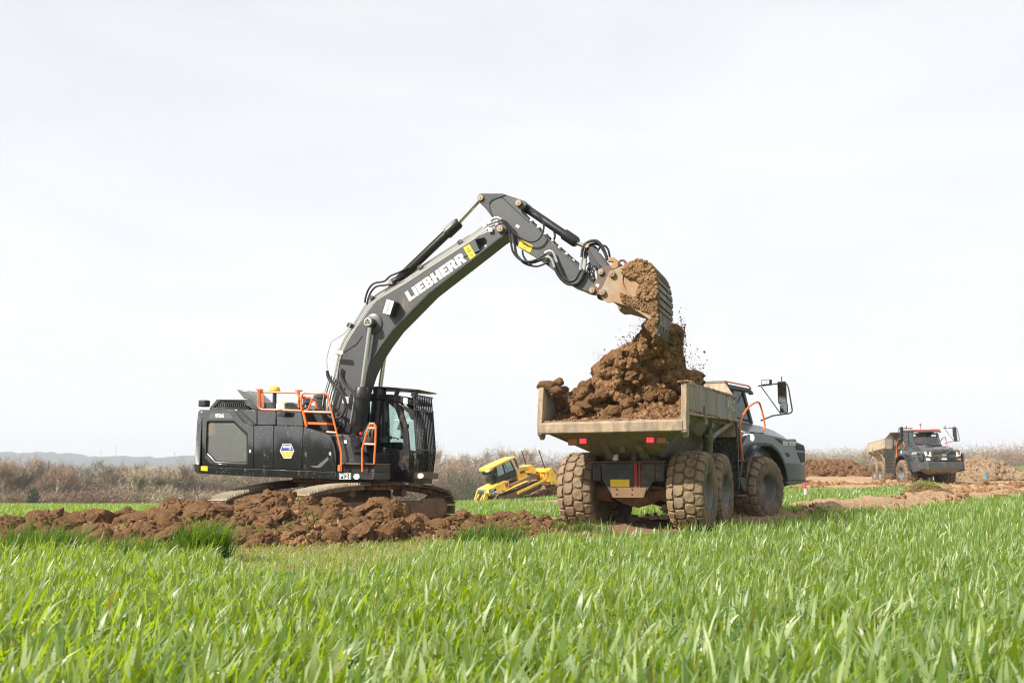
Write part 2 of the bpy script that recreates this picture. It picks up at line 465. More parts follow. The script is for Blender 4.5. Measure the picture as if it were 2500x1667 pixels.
def tyre_rut(X, Y):
    """wheel ruts with tread prints pressed in the haul track"""
    z = 0
    for pts in RUTS:
        P = np.array(pts)
        best = np.full(np.shape(X), 9.0); along = np.zeros(np.shape(X)); acc = 0
        for i in range(len(P) - 1):
            a, b = P[i], P[i + 1]; d = b - a; L = np.hypot(*d)
            t = np.clip(((X - a[0]) * d[0] + (Y - a[1]) * d[1]) / L ** 2, 0, 1)
            q = np.hypot(X - a[0] - t * d[0], Y - a[1] - t * d[1])
            k = q < best; best = np.where(k, q, best); along = np.where(k, acc + t * L, along); acc += L
        z = z - .15 * np.exp(-(best / .36) ** 4) * (1 - .45 * (np.sin(along * 12 + best * 5) > .1)) + .11 * np.exp(-((best - .62) / .2) ** 2)
    return z
RUTS = [[ground_at(*p) for p in q] for q in (
    [(1700, 1275), (1900, 1262), (2100, 1245), (2260, 1232), (2400, 1208), (2600, 1190)],
    [(1700, 1262), (1900, 1250), (2100, 1232), (2260, 1222), (2360, 1208), (2460, 1188)],
    [(1250, 1292), (1480, 1284), (1640, 1272), (1800, 1260)],
    [(1940, 1178), (2060, 1180), (2160, 1186), (2260, 1192), (2420, 1198)],
    [(1940, 1166), (2040, 1168), (2140, 1176), (2240, 1184), (2400, 1186)])]
def ground_z(X, Y):
    z = zland(X, Y)
    d = dirt_mask(X, Y)
    near = (1 - sstep(75, 110, Y))
    rough = .05 * fbm(X, Y, .8, 3, 4) + .035 * fbm(X, Y, 4, 3, 12) * (1 + .6 * (Y > 28))
    far_ = sstep(24, 34, Y)
    ruts = far_ * (.16 * (1 - 2.2 * np.abs(fbm(X * .16 + Y * .05, Y * .9 - X * .06, 1.0, 3, 91))) + .06 * fbm(X, Y, 2.2, 3, 93))
    z = z + np.where(d, rough + tyre_rut(X, Y) + ruts, .02 * fbm(X, Y, .5, 2, 2)) * near
    return z
xs = np.concatenate([-np.geomspace(3000, 17, 40), np.arange(-16, 8, .14), np.arange(8, 34, .17), np.geomspace(34.5, 3000, 44)])
ys = np.concatenate([-np.geomspace(2000, 4, 12), np.arange(0, 15, .5), np.arange(15, 30, .13), np.arange(30, 66, .3), np.geomspace(66.5, 4000, 60)])
me, GX, GY = grid_mesh('ground', xs, ys, ground_z)
dm = dirt_mask(GX, GY).astype(float)
dz = inside(GX, GY, DOZER_PATCH); dm = np.maximum(dm, dz)
tr = inside(GX + .5 * vnoise(GX, GY, 1.1, 31), GY + .4 * vnoise(GX, GY, 1.1, 32), TRAMPLED)
dm = np.where(tr & (dm < .5), .5, dm)
at = me.attributes.new('dirt', 'FLOAT', 'POINT'); at.data.foreach_set('value', dm.astype(np.float32).ravel())
m, nt, b = nodemat('field_ground')
a_ = nt.nodes.new('ShaderNodeAttribute'); a_.attribute_name = 'dirt'
n1 = noise_node(nt, 1.3, 8, .65); n2 = noise_node(nt, 9, 8, .75); n3 = noise_node(nt, 60, 3, .6); n4 = noise_node(nt, .25, 4, .5)
dry = ramp(nt, n2.outputs['Fac'], [(.30, (.20, .125, .068)), (.5, (.36, .24, .142)), (.72, (.52, .37, .24))])
wet = ramp(nt, n2.outputs['Fac'], [(.30, (.075, .038, .020)), (.52, (.18, .10, .052)), (.74, (.30, .18, .10))])
wr = ramp(nt, n1.outputs['Fac'], [(.42, 0), (.58, 1)])
tcg = nt.nodes.new('ShaderNodeTexCoord'); spg = nt.nodes.new('ShaderNodeSeparateXYZ'); nt.links.new(tcg.outputs['Object'], spg.inputs[0])
mrg = nt.nodes.new('ShaderNodeMapRange'); mrg.inputs['From Min'].default_value = 17; mrg.inputs['From Max'].default_value = 27; nt.links.new(spg.outputs['Y'], mrg.inputs[0])
mg = nt.nodes.new('ShaderNodeMath'); mg.operation = 'MAXIMUM'
mul = nt.nodes.new('ShaderNodeMath'); mul.operation = 'MULTIPLY'; mul.inputs[1].default_value = .5; nt.links.new(wr.outputs[0], mul.inputs[0])
nt.links.new(mul.outputs[0], mg.inputs[0]); nt.links.new(mrg.outputs[0], mg.inputs[1])
dirtc = mixc(nt, mg.outputs[0], wet.outputs[0], dry.outputs[0])
gr = ramp(nt, n3.outputs['Fac'], [(.3, (.035, .075, .012)), (.55, (.085, .16, .026)), (.75, (.16, .26, .05))])
tramp = mixc(nt, ramp(nt, n3.outputs['Fac'], [(.44, 0), (.56, 1)]).outputs[0], (.24, .17, .095), (.27, .30, .10))
s1 = ramp(nt, a_.outputs['Fac'], [(.2, 0), (.45, 1)]); s2 = ramp(nt, a_.outputs['Fac'], [(.6, 0), (.85, 1)])
c = mixc(nt, s1.outputs[0], gr.outputs[0], tramp); c = mixc(nt, s2.outputs[0], c, dirtc)
nt.links.new(c, b.inputs['Base Color']); b.inputs['Roughness'].default_value = .95; b.inputs['Specular IOR Level'].default_value = .1
bump(nt, b, n2.outputs['Fac'], .8, .05)
tag(link('ground', me, None, m), kind='structure')

# far blue ridge
def ridge_z(px): return np.interp(px, [-900, 0, 120, 180, 260, 330, 400, 470, 560, 900, 1400, 2000, 2600, 3400], [1112, 1106, 1107, 1110, 1116, 1117, 1118, 1116, 1120, 1130, 1140, 1150, 1160, 1168])
Yh = 2600.
pxs = np.linspace(-900, 3400, 420); rows = np.linspace(0, 1, 9)
v = []
for t in rows:
    yy = Yh - 900 * (1 - t)
    top = CAMZ + (HY - ridge_z(pxs)) * Yh / FPX + 4.5 * vnoise(pxs, pxs * 0, .06, 2) + 2.2 * vnoise(pxs, pxs * 0, .3, 6) + 1.6 * rng.random(len(pxs))
    v.append(np.stack([(pxs - 1250) / FPX * Yh * (1 + 0 * t), np.full_like(pxs, yy), -25 + (top + 25) * (t ** .6)], -1))
v = np.array(v).reshape(-1, 3); i = np.arange(len(v)).reshape(len(rows), -1)
f = np.stack([i[:-1, :-1], i[:-1, 1:], i[1:, 1:], i[1:, :-1]], -1).reshape(-1, 4)
M['ridge'] = soil_mat('ridge_woods', (.022, .032, .030), (.04, .05, .045), (.07, .08, .065), .01, .2, 2)
tag(link('far_hills', np_mesh('far_hills', v, f), None, M['ridge']), kind='structure')
# masts on the ridge
M['mast'] = plain('mast_steel', (.22, .22, .24), .6)
for (px, yt, yb, lab) in ((289, 1087, 1119, 'tallest thin radio mast on the hazy ridge at far left'), (253, 1098, 1117, 'short faint mast on the ridge left of the tallest mast'), (431, 1102, 1121, 'stubby mast with antenna arms on the ridge nearest the excavator tail')):
    X = (px - 1250) / FPX * 2500; zb = CAMZ + (HY - yb) * 2500 / FPX - 12; zt = CAMZ + (HY - yt) * 2500 / FPX
    t = empty('radio_mast', (X, 2500, zb)); tag(t, lab, 'mast')
    h = zt - zb
    mb = MB().tube([(0, 0, 0), (0, 0, h * .6), (0, 0, h)], [1.1, .7, .35], 6); mb.build('pole', M['mast'], t)
    mb = MB()
    for k in ((.8,) if px != 431 else (.72, .82, .9)): mb.box(-2.2, 2.2, -.6, .6, h * k, h * k + 1.3)
    mb.build('antenna_arms', M['mast'], t)

# ------------------------------------------------------------ wheat and grass
def blades(name, x, y, z, L, W, mat, lean=.35, curl=.6, seg=4, tints=None, seed=1, label=None, stuffcat='grass', wind=(.10, .02)):
    g = np.random.default_rng(seed); n = len(x)
    yaw = g.random(n) * 2 * np.pi; ln = np.abs(g.normal(0, lean, n)); cu = curl * (g.random(n) ** 1.5) * 1.6
    dx = np.cos(yaw); dy = np.sin(yaw)
    tw = yaw + np.pi / 2 + g.normal(0, .7, n); wx = np.cos(tw); wy = np.sin(tw)
    ts = np.linspace(0, 1, seg + 1)
    rowsV = []
    for k, t in enumerate(ts):
        hor = L * (ln * t + cu * t ** 3); ver = L * (t * np.cos(np.minimum(ln, 1.2)) - .45 * cu * t ** 3)
        cx = x + dx * hor + wind[0] * L * t * t; cy = y + dy * hor + wind[1] * L * t * t; cz = z + ver
        w = W * (1 - t ** 2.6) * (.6 + .75 * min(t * 2.2, 1) ) * .5 if t < 1 else W * 0
        rot = g.normal(0, .25, n) * t
        ax = wx * np.cos(rot) - wy * np.sin(rot); ay = wx * np.sin(rot) + wy * np.cos(rot)
        if k < seg:
            rowsV.append(np.stack([cx - ax * w, cy - ay * w, cz], -1)); rowsV.append(np.stack([cx + ax * w, cy + ay * w, cz + .12 * w], -1))
        else: rowsV.append(np.stack([cx, cy, cz], -1))
    v = np.stack(rowsV, 1); nv = v.shape[1]; base = (np.arange(n) * nv)[:, None]
    q = []
    for k in range(seg - 1): q.append(base + np.array([[2 * k, 2 * k + 1, 2 * k + 3, 2 * k + 2]]))
    q = np.concatenate(q); t3 = base + np.array([[2 * seg - 2, 2 * seg - 1, 2 * seg]])
    if tints is None: tints = np.ones((n, 3))
    g2 = np.repeat(tints[:, None, :], nv, 1)
    me = np_mesh(name, v.reshape(-1, 3), (q, t3), g2.reshape(-1, 3))
    o = link(name, me, None, mat); tag(o, label, stuffcat, None, 'stuff'); return o
def leaf_mat(name, a, bcol, trans, rough=.38, tmix=.45, spec=.5):
    m, nt, b = nodemat(name)
    at = nt.nodes.new('ShaderNodeAttribute'); at.attribute_name = 'tint'
    sp = nt.nodes.new('ShaderNodeSeparateColor'); nt.links.new(at.outputs['Color'], sp.inputs[0])
    c = mixc(nt, sp.outputs[0], a, bcol); c = mixc(nt, sp.outputs[1], c, (.36, .27, .10))
    nt.links.new(c, b.inputs['Base Color']); b.inputs['Roughness'].default_value = rough; b.inputs['Specular IOR Level'].default_value = spec
    tl = nt.nodes.new('ShaderNodeBsdfTranslucent'); 
    ct = mixc(nt, sp.outputs[1], trans, (.42, .30, .08)); nt.links.new(ct, tl.inputs[0])
    mx = nt.nodes.new('ShaderNodeMixShader'); mx.inputs[0].default_value = tmix
    nt.links.new(b.outputs[0], mx.inputs[1]); nt.links.new(tl.outputs[0], mx.inputs[2]); nt.links.new(mx.outputs[0], nt.nodes['Material Output'].inputs[0]); return m
M['wheat'] = leaf_mat('wheat_leaf', (.036, .088, .014), (.37, .44, .24), (.60, .80, .004), .40, .37, .6)
M['wheat_dark'] = leaf_mat('wheat_tuft', (.035, .085, .014), (.10, .17, .04), (.26, .44, .01), .36, .38, .5)
def scatter(n, y0, y1, u0=-.80, u1=.80):
    Y = np.sqrt(rng.random(n) * (y1 ** 2 - y0 ** 2) + y0 ** 2); return rng.uniform(u0, u1, n) * Y, Y
def tint_of(n, dry=.03):
    t = np.zeros((n, 3)); t[:, 0] = rng.random(n) ** 2.0; t[:, 1] = (rng.random(n) < dry) * rng.random(n); return t
# foreground wheat, in sown rows that clump a little
def wheat_zone(name, n, y0, y1, L, W, seg, label, clump=.5):
    X, Y = scatter(n, y0, y1)
    keep = wheat_edge(X, Y) & (vnoise(X, Y, 2.6, 41) * .6 + rng.random(n) > -clump + .18)
    X, Y = X[keep], Y[keep]; k = len(X)
    l = L * (rng.normal(1, .28, k)).clip(.4, 1.8) * (1 + .16 * vnoise(X, Y, .8, 44))
    w = W * (rng.normal(1, .25, k)).clip(.5, 1.8)
    return blades(name, X, Y, zland(X, Y) - .01, l, w, M['wheat'], .22, .38, seg, tint_of(k, .02), seed=n, label=label)
wheat_zone('wheat', 27000, 2.6, 7.0, .235, .026, 5, 'bright green young wheat nearest the camera, soft with blur')
wheat_zone('wheat', 86000, 7.0, 14.0, .225, .023, 4, 'young green wheat blades filling the middle foreground')
wheat_zone('wheat', 98000, 14.0, 38.0, .235, .023, 3, 'dense young wheat rising to the haul road at right')
# taller dark tufts along the edge
def tuft(px, py, n, r, L, label, mat='wheat_dark'):
    gx, gy = ground_at(px, py)
    a = rng.random(n) * 6.28; q = r * np.sqrt(rng.random(n)); X = gx + q * np.cos(a); Y = gy + q * np.sin(a) * .6
    l = L * rng.normal(1, .18, n).clip(.5, 1.5)
    o = blades('grass_tuft', X, Y, zland(X, Y) - .01, l, np.full(n, .012), M[mat], .28, .35, 4, tint_of(n, .01), seed=int(px), label=None)
    o['kind'] = 'stuff'; o['label'] = label; o['category'] = 'grass'; return o
tuft(95, 1372, 620, .55, .46, 'dark tall grass tuft at the far left wheat edge before the soil')
tuft(330, 1374, 380, .75, .36, 'thin loose grass tuft between the two dark tufts at left')
tuft(500, 1370, 620, .32, .50, 'tallest dark green grass tuft under the excavator tail')
tuft(1190, 1345, 480, .50, .40, 'green grass tuft before the right end of the excavator track')
tuft(2290, 1436, 120, .16, .24, 'small dark wheat tuft standing in the right foreground')
tuft(1420, 1305, 220, .60, .30, 'green tuft before the left rear truck tyre')
tuft(2060, 1262, 420, .9, .30, 'grass tuft coloured dark as shade beside the rutted track')  # dark leaf colour stands in for the truck's shadow on the grass
# thin trodden grass beside the soil heap
X, Y = scatter(26000, 8, 19, -.4, .1); k = inside(X, Y, TRAMPLED); X, Y = X[k], Y[k]
blades('trampled_grass', X, Y, zland(X, Y), .10 * rng.uniform(.5, 1.4, len(X)), np.full(len(X), .011), M['wheat'], .9, .7, 2, tint_of(len(X), .35), seed=5, label='short trodden pale grass between the soil heap and the wheat')
# fields beyond
X, Y = scatter(195000, 19, 75); k = ~dirt_mask(X, Y) & ~wheat_edge(X, Y) & ~inside(X, Y, DOZER_PATCH) & (rng.random(len(X)) < np.clip(1.25 - Y / 95, .3, 1)); X, Y = X[k], Y[k]; n = len(X)
blades('far_wheat', X, Y, ground_z(X, Y), .23 * rng.normal(1, .2, n).clip(.5, 1.5), .013 * (1 + Y / 22), M['wheat'], .30, .35, 2, tint_of(n), seed=6, label='green wheat field beyond the machines')
X, Y = scatter(75000, 75, 135, .1, .75); k = ~dirt_mask(X, Y); X, Y = X[k], Y[k]; n = len(X)
blades('far_wheat', X, Y, ground_z(X, Y), .25 * rng.normal(1, .2, n).clip(.5, 1.5), np.full(n, .08), M['wheat'], .30, .35, 2, tint_of(n), seed=8, label='farthest green wheat rising at right before the woods')

# ------------------------------------------------------------ woods
M['bark'] = plain('bark', (.22, .19, .15), .9)
m, nt, b = nodemat('twigs')
at = nt.nodes.new('ShaderNodeAttribute'); at.attribute_name = 'tint'; nt.links.new(at.outputs['Color'], b.inputs['Base Color']); b.inputs['Roughness'].default_value = .85
M['twig'] = m
def ribbons(P0, P1, W, tints):
    n = len(P0); d = P1 - P0; d /= np.maximum(np.linalg.norm(d, axis=1, keepdims=True), 1e-6)
    r = rng.normal(0, 1, (n, 3)); r[:, 1] *= .4; s = np.cross(d, r); s /= np.maximum(np.linalg.norm(s, axis=1, keepdims=True), 1e-6)
    W = np.asarray(W)[:, None] / 2
    v = np.stack([P0 - s * W, P0 + s * W, P1 + s * W * .35, P1 - s * W * .35], 1)
    f = np.arange(4 * n).reshape(n, 4)
    return v.reshape(-1, 3), f, np.repeat(tints, 4, 0)
def bare_tree(H, spread, seed, tint, levels=4, ivy=False):
    """returns (trunk MB, crown arrays) for a leafless tree of height H"""
    rd = random.Random(seed); tr_mb = MB(); A, B_, W_ = [], [], []
    def grow(p, d, L, r, lev):
        q = p; dd = d.copy(); pts = [p]; rs = [r]
        for k in range(3):
            dd = (dd + Vector((rd.gauss(0, .13), rd.gauss(0, .13), rd.gauss(.05, .06)))).normalized(); q = q + dd * (L / 3); pts.append(q); rs.append(r * (1 - .22 * (k + 1)))
        if lev <= 1: tr_mb.tube(pts, rs, 5 if lev == 0 else 4, cap=False)
        else:
            for k in range(3): A.append(tuple(pts[k])); B_.append(tuple(pts[k + 1])); W_.append(max(.05, rs[k] * 2.6))
        if lev >= levels: return
        nch = [5, 5, 6, 6, 5][lev]
        for k in range(nch):
            t = (.35 if lev == 0 else .25) + (1 - (.35 if lev == 0 else .25)) * (k + rd.random()) / nch
            i = min(2, int(t * 3)); f = t * 3 - i; b0 = pts[i].lerp(pts[i + 1], f)
            az = rd.random() * 6.283; el = rd.uniform(.45, 1.0)
            side = (dd.orthogonal().normalized()); side.rotate(Matrix.Rotation(az, 3, dd))
            nd = (dd * math.cos(el) + side * math.sin(el) * spread + Vector((0, 0, .22))).normalized()
            grow(b0, nd, L * rd.uniform(.48, .70), r * .5, lev + 1)
    grow(Vector((0, 0, 0)), Vector((rd.gauss(0, .05), rd.gauss(0, .05), 1)).normalized(), H * .52, H * .024 + .04, 0)
    A = np.array(A); B2 = np.array(B_); n = len(A)
    tt = np.array(tint)[None] * rng.uniform(.6, 1.35, (n, 1))
    v, f, c = ribbons(A, B2, np.array(W_), tt)
    # fine twig haze
    k = rng.integers(0, n, n); s = A[k] + (B2[k] - A[k]) * rng.random((len(k), 1)); e = s + rng.normal(0, 1, (len(k), 3)) * H * .035 + np.array([0, 0, H * .035])
    v2, f2, c2 = ribbons(s, e, np.full(len(k), .03), np.array(tint)[None] * rng.uniform(.7, 1.6, (len(k), 1)))
    V = [v, v2]; F = [f, f2 + len(v)]; C = [c, c2]
    if ivy:
        m_ = 900; zz = rng.random(m_) ** .8 * H * .55; an = rng.random(m_) * 6.28; rr = H * .055 * rng.random(m_) ** .5
        s = np.stack([rr * np.cos(an), rr * np.sin(an), zz], -1); e = s + rng.normal(0, .16, (m_, 3))
        v3, f3, c3 = ribbons(s, e, np.full(m_, .2), np.array([[.030, .055, .016]]) * rng.uniform(.5, 1.5, (m_, 1)))
        F.append(f3 + len(v) + len(v2)); V.append(v3); C.append(c3)
    return tr_mb, (np.concatenate(V), np.concatenate(F), np.concatenate(C))
protos = []
for (sp, sd, ti, iv) in ((.9, 1, (.33, .25, .17), False), (.75, 2, (.35, .28, .20), False), (1.0, 3, (.31, .22, .155), False), (.7, 4, (.27, .24, .16), True), (.85, 6, (.38, .33, .23), False)):
    tmb, (v, f, c) = bare_tree(9.0, sp, sd, ti, 4, iv); tm = tmb.mesh('trunk'); tm.materials.append(M['bark']); cm = np_mesh('crown', v, f, c); cm.materials.append(M['twig']); protos.append((tm, cm))
TREES = [  # px, top py, distance, kind, label
    (12, 1096, 128, 0, 'big bare tree with ivy foot at the left picture edge'), (62, 1103, 132, 1, 'bare grey-brown tree second from the left edge'),
    (100, 1098, 135, 2, 'wide reddish bare tree crown left of the far ridge'), (132, 1112, 126, 2, 'rounded reddish bare tree where the ridge begins'),
    (168, 1126, 138, 1, 'slim pale bare tree below the start of the ridge'), (228, 1117, 140, 3, 'ivy-clad forked tree under the short faint mast'),
    (250, 1124, 139, 3, 'dark ivy column tree just left of the tallest mast'), (276, 1122, 142, 1, 'feathery bare tree under the tallest mast'),
    (345, 1118, 134, 4, 'broad pale-olive bare tree in the middle of the left woods'), (368, 1108, 144, 0, 'thin upright bare tree right of the pale-olive tree'),
    (408, 1122, 138, 4, 'bare tree left below the stubby mast'), (452, 1116, 136, 1, 'tall bare tree close to the excavator tail'),
    (1058, 1078, 190, 1, 'thin bare tree right of the excavator cab guard'), (1118, 1090, 185, 0, 'bare tree left of the bulldozer cab above the woods'),
    (1172, 1094, 188, 3, 'tree with dark mistletoe clumps above the bulldozer'), (1215, 1082, 186, 1, 'taller bare tree above the bulldozer cab'),
    (1300, 1076, 195, 4, 'pale bare tree behind the bulldozer blade masts'), (1968, 1088, 230, 0, 'faint bare tree just right of the near truck bonnet'),
    (2440, 1080, 235, 2, 'bare tree above the woods right of the far truck'), (2090, 1092, 225, 1, 'bare tree left of the far truck body')]
for (px, pt, D, k, lab) in TREES:
    X = (px - 1250) / FPX * D; zb = float(zland(X, D)); zt = CAMZ + (HY - pt) * D / FPX; s = (zt - zb) / 9.3
    t = empty('bare_tree', (X, D, zb - .1), (0, 0, rng.random() * 6.28)); t.scale = (s * 1.1, s * 1.1, s)
    tag(t, lab, 'tree', 'bare trees along the field edge')
    for me_, nm in ((protos[k][0], 'trunk'), (protos[k][1], 'crown')): link(nm, me_, t)

def thicket(name, px0, px1, Dm, dD, tops, n, tintf, label, size=1.4, wid=.045, basez=None):
    """dense leafless undergrowth: thousands of twigs fanning up from many stools"""
    ns = int(n / 60); px = rng.uniform(px0, px1, ns); D = Dm + rng.uniform(0, dD, ns); X = (px - 1250) / FPX * D
    zb = zland(X, D) if basez is None else np.full(ns, basez)
    top = CAMZ + (HY - tops(px)) * D / FPX
    H = np.maximum((top - zb) * rng.uniform(.45, 1.03, ns), 1.0)
    i = rng.integers(0, ns, n); t = rng.random(n) ** .7
    az = rng.random(n) * 6.28; rad = H[i] * .26 * (.25 + t) * rng.random(n) ** .5 * 1.5
    s = np.stack([X[i] + rad * np.cos(az), D[i] + rad * np.sin(az), zb[i] + H[i] * t * (1 - .35 * (rad / (H[i] * .5)) ** 2)], -1)
    e = s + np.stack([np.cos(az) * .35 + rng.normal(0, .5, n), np.sin(az) * .35 + rng.normal(0, .45, n), rng.normal(.42, .42, n)], -1) * size * .6
    v, f, c = ribbons(s, e, wid * rng.uniform(.6, 1.6, n), tintf(px[i], t, i, n))
    o = link(name, np_mesh(name, v, f, c), None, M['twig']); tag(o, label, 'woodland', None, 'stuff'); return o
def tints(base, var=.35, blotch=None):
    def fn(px, t, i, n):
        b = np.array(base)[None] * np.ones((n, 1)); q = vnoise(px * .02, i * 0.0, 1.0, 7)[:, None]
        alt = np.array([[.31, .20, .145]]); alt2 = np.array([[.30, .26, .165]])
        b = np.where(q > .25, b * .5 + alt * .5, np.where(q < -.25, b * .45 + alt2 * .55, b))
        h = np.random.default_rng(3).uniform(.65, 1.3, 100000)[i % 100000][:, None]
        return b * h * rng.uniform(1 - var, 1 + var, (n, 1))
    return fn
def itp(a, b_): return lambda px: np.interp(px, a, b_)
lt = itp([-200, 0, 60, 130, 170, 230, 300, 400, 480, 700, 1000], [1104, 1108, 1114, 1126, 1144, 1150, 1146, 1138, 1130, 1116, 1104])
thicket('woodland', -250, 1020, 136, 22, lt, 260000, tints((.245, .195, .138)), 'leafless brown woodland at the far edge of the left field')
thicket('bramble_bank', -250, 700, 118, 10, itp([-200, 0, 200, 300, 420, 700], [1200, 1200, 1196, 1184, 1192, 1195]), 90000, tints((.275, .195, .135)), 'low reddish brush along the foot of the left woods', 1.1, .04)
ct = itp([990, 1060, 1120, 1200, 1300, 1450, 1700], [1096, 1106, 1110, 1106, 1100, 1104, 1104])
thicket('woodland', 960, 1950, 165, 30, ct, 260000, tints((.25, .205, .148)), 'leafless woodland behind the bulldozer')
rt = itp([1700, 1940, 2000, 2060, 2200, 2330, 2420, 2500, 2800], [1104, 1098, 1096, 1092, 1088, 1086, 1082, 1076, 1076])
thicket('woodland', 1900, 2800, 215, 30, rt, 190000, tints((.285, .232, .168)), 'pale leafless woodland behind the far truck', 1.8, .06)
# the wood behind the photographer, which the machines' glossy panels mirror
n = 34000; X = rng.uniform(-190, 60, n); Y = -62 - rng.random(n) * 16; H_ = 5.6 + 1.6 * vnoise(X, Y * 0, .12, 3) + 1.5 * vnoise(X, Y * 0, .5, 4); z0 = H_ * rng.random(n) ** .8
s_ = np.stack([X, Y, z0 - .5], -1); v, f, c = ribbons(s_, s_ + rng.normal(0, 1, (n, 3)) * np.array([.8, .4, 1.2]), np.full(n, .45), np.array([[.06, .065, .035]]) * rng.uniform(.5, 1.4, (n, 1)))
tag(link('woodland', np_mesh('woodland', v, f, c), None, M['twig']), 'dark wood behind the photographer, mirrored in the panels', 'woodland', None, 'stuff')
def shrub(px, py, D, w, h, tint, label, n=1500):
    X = (px - 1250) / FPX * D; zb = CAMZ - (py - HY) * D / FPX
    a = rng.random(n) * 6.28; el = np.arccos(rng.random(n)); r = rng.random(n) ** .4
    s = np.stack([w * r * np.sin(el) * np.cos(a), w * .7 * r * np.sin(el) * np.sin(a), h * r * np.cos(el)], -1); e = s + rng.normal(0, .22, (n, 3)) + s * .12
    v, f, c = ribbons(s, e, np.full(n, .05), np.array([tint]) * rng.uniform(.6, 1.4, (n, 1)))
    t = empty('shrub', (X, D, zb)); tag(t, label, 'shrub'); link('twigs', np_mesh('twigs', v, f, c), t, M['twig'])
    MB().tube([(0, 0, -1.2), (0, 0, h * .5)], [.12, .05], 5).build('stem', M['bark'], t)
shrub(418, 1238, 112, 1.9, 2.5, (.40, .34, .24), 'pale dome-shaped thorn shrub at the end of the left field')
shrub(508, 1238, 113, 1.0, 1.5, (.40, .36, .28), 'small whitish shrub beside the left end of the track')
shrub(96, 1236, 116, .8, 2.2, (.035, .06, .03), 'dark green bush at the foot of the reddish bare tree', 900)
shrub(1120, 1226, 150, 3.0, 4.6, (.10, .11, .06), 'dark green shrub left of the bulldozer ripper', 2600)
shrub(1165, 1222, 156, 3.0, 3.6, (.11, .10, .06), 'dark mixed shrub behind the bulldozer ripper', 2200)

# ------------------------------------------------------------ the air
hz = MB().box(-2900, 2900, -60, 3300, -40, 130).mesh('haze')
m = bpy.data.materials.new('haze'); m.use_nodes = True; nt = m.node_tree
nt.nodes.remove(nt.nodes['Principled BSDF'])
pv = nt.nodes.new('ShaderNodeVolumePrincipled'); pv.inputs['Color'].default_value = (.86, .92, 1.0, 1); pv.inputs['Density'].default_value = .00034; pv.inputs['Anisotropy'].default_value = 0
nt.links.new(pv.outputs[0], nt.nodes['Material Output'].inputs['Volume'])
HAZE = tag(link('haze', hz, None, m), kind='stuff')
# ------------------------------------------------------------ earth: heaps and clods
def clod_np(sub, seed, rough=1.0, flat=.8):
    bm = bmesh.new(); bmesh.ops.create_icosphere(bm, subdivisions=sub, radius=1)
    o = Vector((seed * 13.7, seed * 5.1, seed * 2.3)); rd = random.Random(seed * 7 + 1)
    planes = [(Vector((rd.gauss(0, 1), rd.gauss(0, 1), rd.gauss(0, 1))).normalized(), rd.uniform(.55, .85)) for _ in range(6)]
    for v in bm.verts:
        p = v.co.copy()
        n = .40 * mnoise.noise(p * 1.1 + o) + .20 * (1 - 2 * abs(mnoise.noise(p * 2.6 + o))) + .15 * mnoise.noise(p * 5.0 + o) + (.14 * mnoise.noise(p * 10 + o) + .10 * mnoise.noise(p * 19 + o)) * (sub > 2)
        v.co = p * (1 + rough * n)
        for pl in planes:
            e_ = v.co.dot(pl[0]) - pl[1]
            if e_ > 0: v.co -= pl[0] * e_ * .62
        v.co.z *= flat
    bmesh.ops.recalc_face_normals(bm, faces=bm.faces)
    bm.verts.ensure_lookup_table()
    V = np.array([v.co[:] for v in bm.verts]); F = np.array([[q.index for q in f.verts] for f in bm.faces]); bm.free(); return V, F
M['soil_grey'] = soil_mat('soil_grey', (.16, .105, .065), (.33, .235, .15), (.50, .38, .26), 12, .9, .05)
CLODS_BIG = [clod_np(4, i + 1) for i in range(7)]
CLODS_MID = [clod_np(3, i + 20, 1.1) for i in range(6)]
CLODS_SMALL = [clod_np(2, i + 40, 1.2) for i in range(6)]
CLODS_TINY = [clod_np(1, i + 60, .9) for i in range(5)]
def clod_meshes(mat):
    out = []
    for lst in (CLODS_BIG, CLODS_MID):
        for V, F in lst:
            me = np_mesh('clod', V, F); me.materials.append(mat); me.polygons.foreach_set('use_smooth', [False] * len(F)); out.append(me)
    return out
SOILM = {'soil': clod_meshes(M['soil']), 'soil_dark': clod_meshes(M['soil_dark']), 'soil_grey': clod_meshes(M['soil_grey'])}
def rand_rot(n, g):
    q = g.normal(0, 1, (n, 4)); q /= np.linalg.norm(q, axis=1, keepdims=True); w, x, y, z = q.T
    return np.stack([np.stack([1 - 2 * (y * y + z * z), 2 * (x * y - z * w), 2 * (x * z + y * w)], -1), np.stack([2 * (x * y + z * w), 1 - 2 * (x * x + z * z), 2 * (y * z - x * w)], -1), np.stack([2 * (x * z - y * w), 2 * (y * z + x * w), 1 - 2 * (x * x + y * y)], -1)], 1)
def crumbs(name, P, S, mat, parent=None, seed=1, label=None, cat=None, lib=None):
    """all the small crumbs of one heap as one mesh"""
    g = np.random.default_rng(seed); V, F = [], []; off = 0
    P = np.asarray(P); S = np.asarray(S); big = S > .045
    for sel, lb in ((big, lib or CLODS_SMALL), (~big, CLODS_TINY)):
        idx = np.nonzero(sel)[0]; pick = g.integers(0, len(lb), len(idx))
        for k, (cv, cf) in enumerate(lb):
            ii = idx[pick == k]
            if not len(ii): continue
            Rm = rand_rot(len(ii), g); vv = np.einsum('nij,mj->nmi', Rm, cv) * S[ii][:, None, None] + P[ii][:, None, :]
            ff = cf[None] + (np.arange(len(ii)) * len(cv))[:, None, None] + off
            V.append(vv.reshape(-1, 3)); F.append(ff.reshape(-1, 3)); off += vv.shape[0] * vv.shape[1]
    me = np_mesh(name, np.concatenate(V), np.concatenate(F)); me.polygons.foreach_set('use_smooth', [False] * len(me.polygons))
    o = link(name, me, parent, mat); tag(o, label, cat, None, 'stuff'); return o
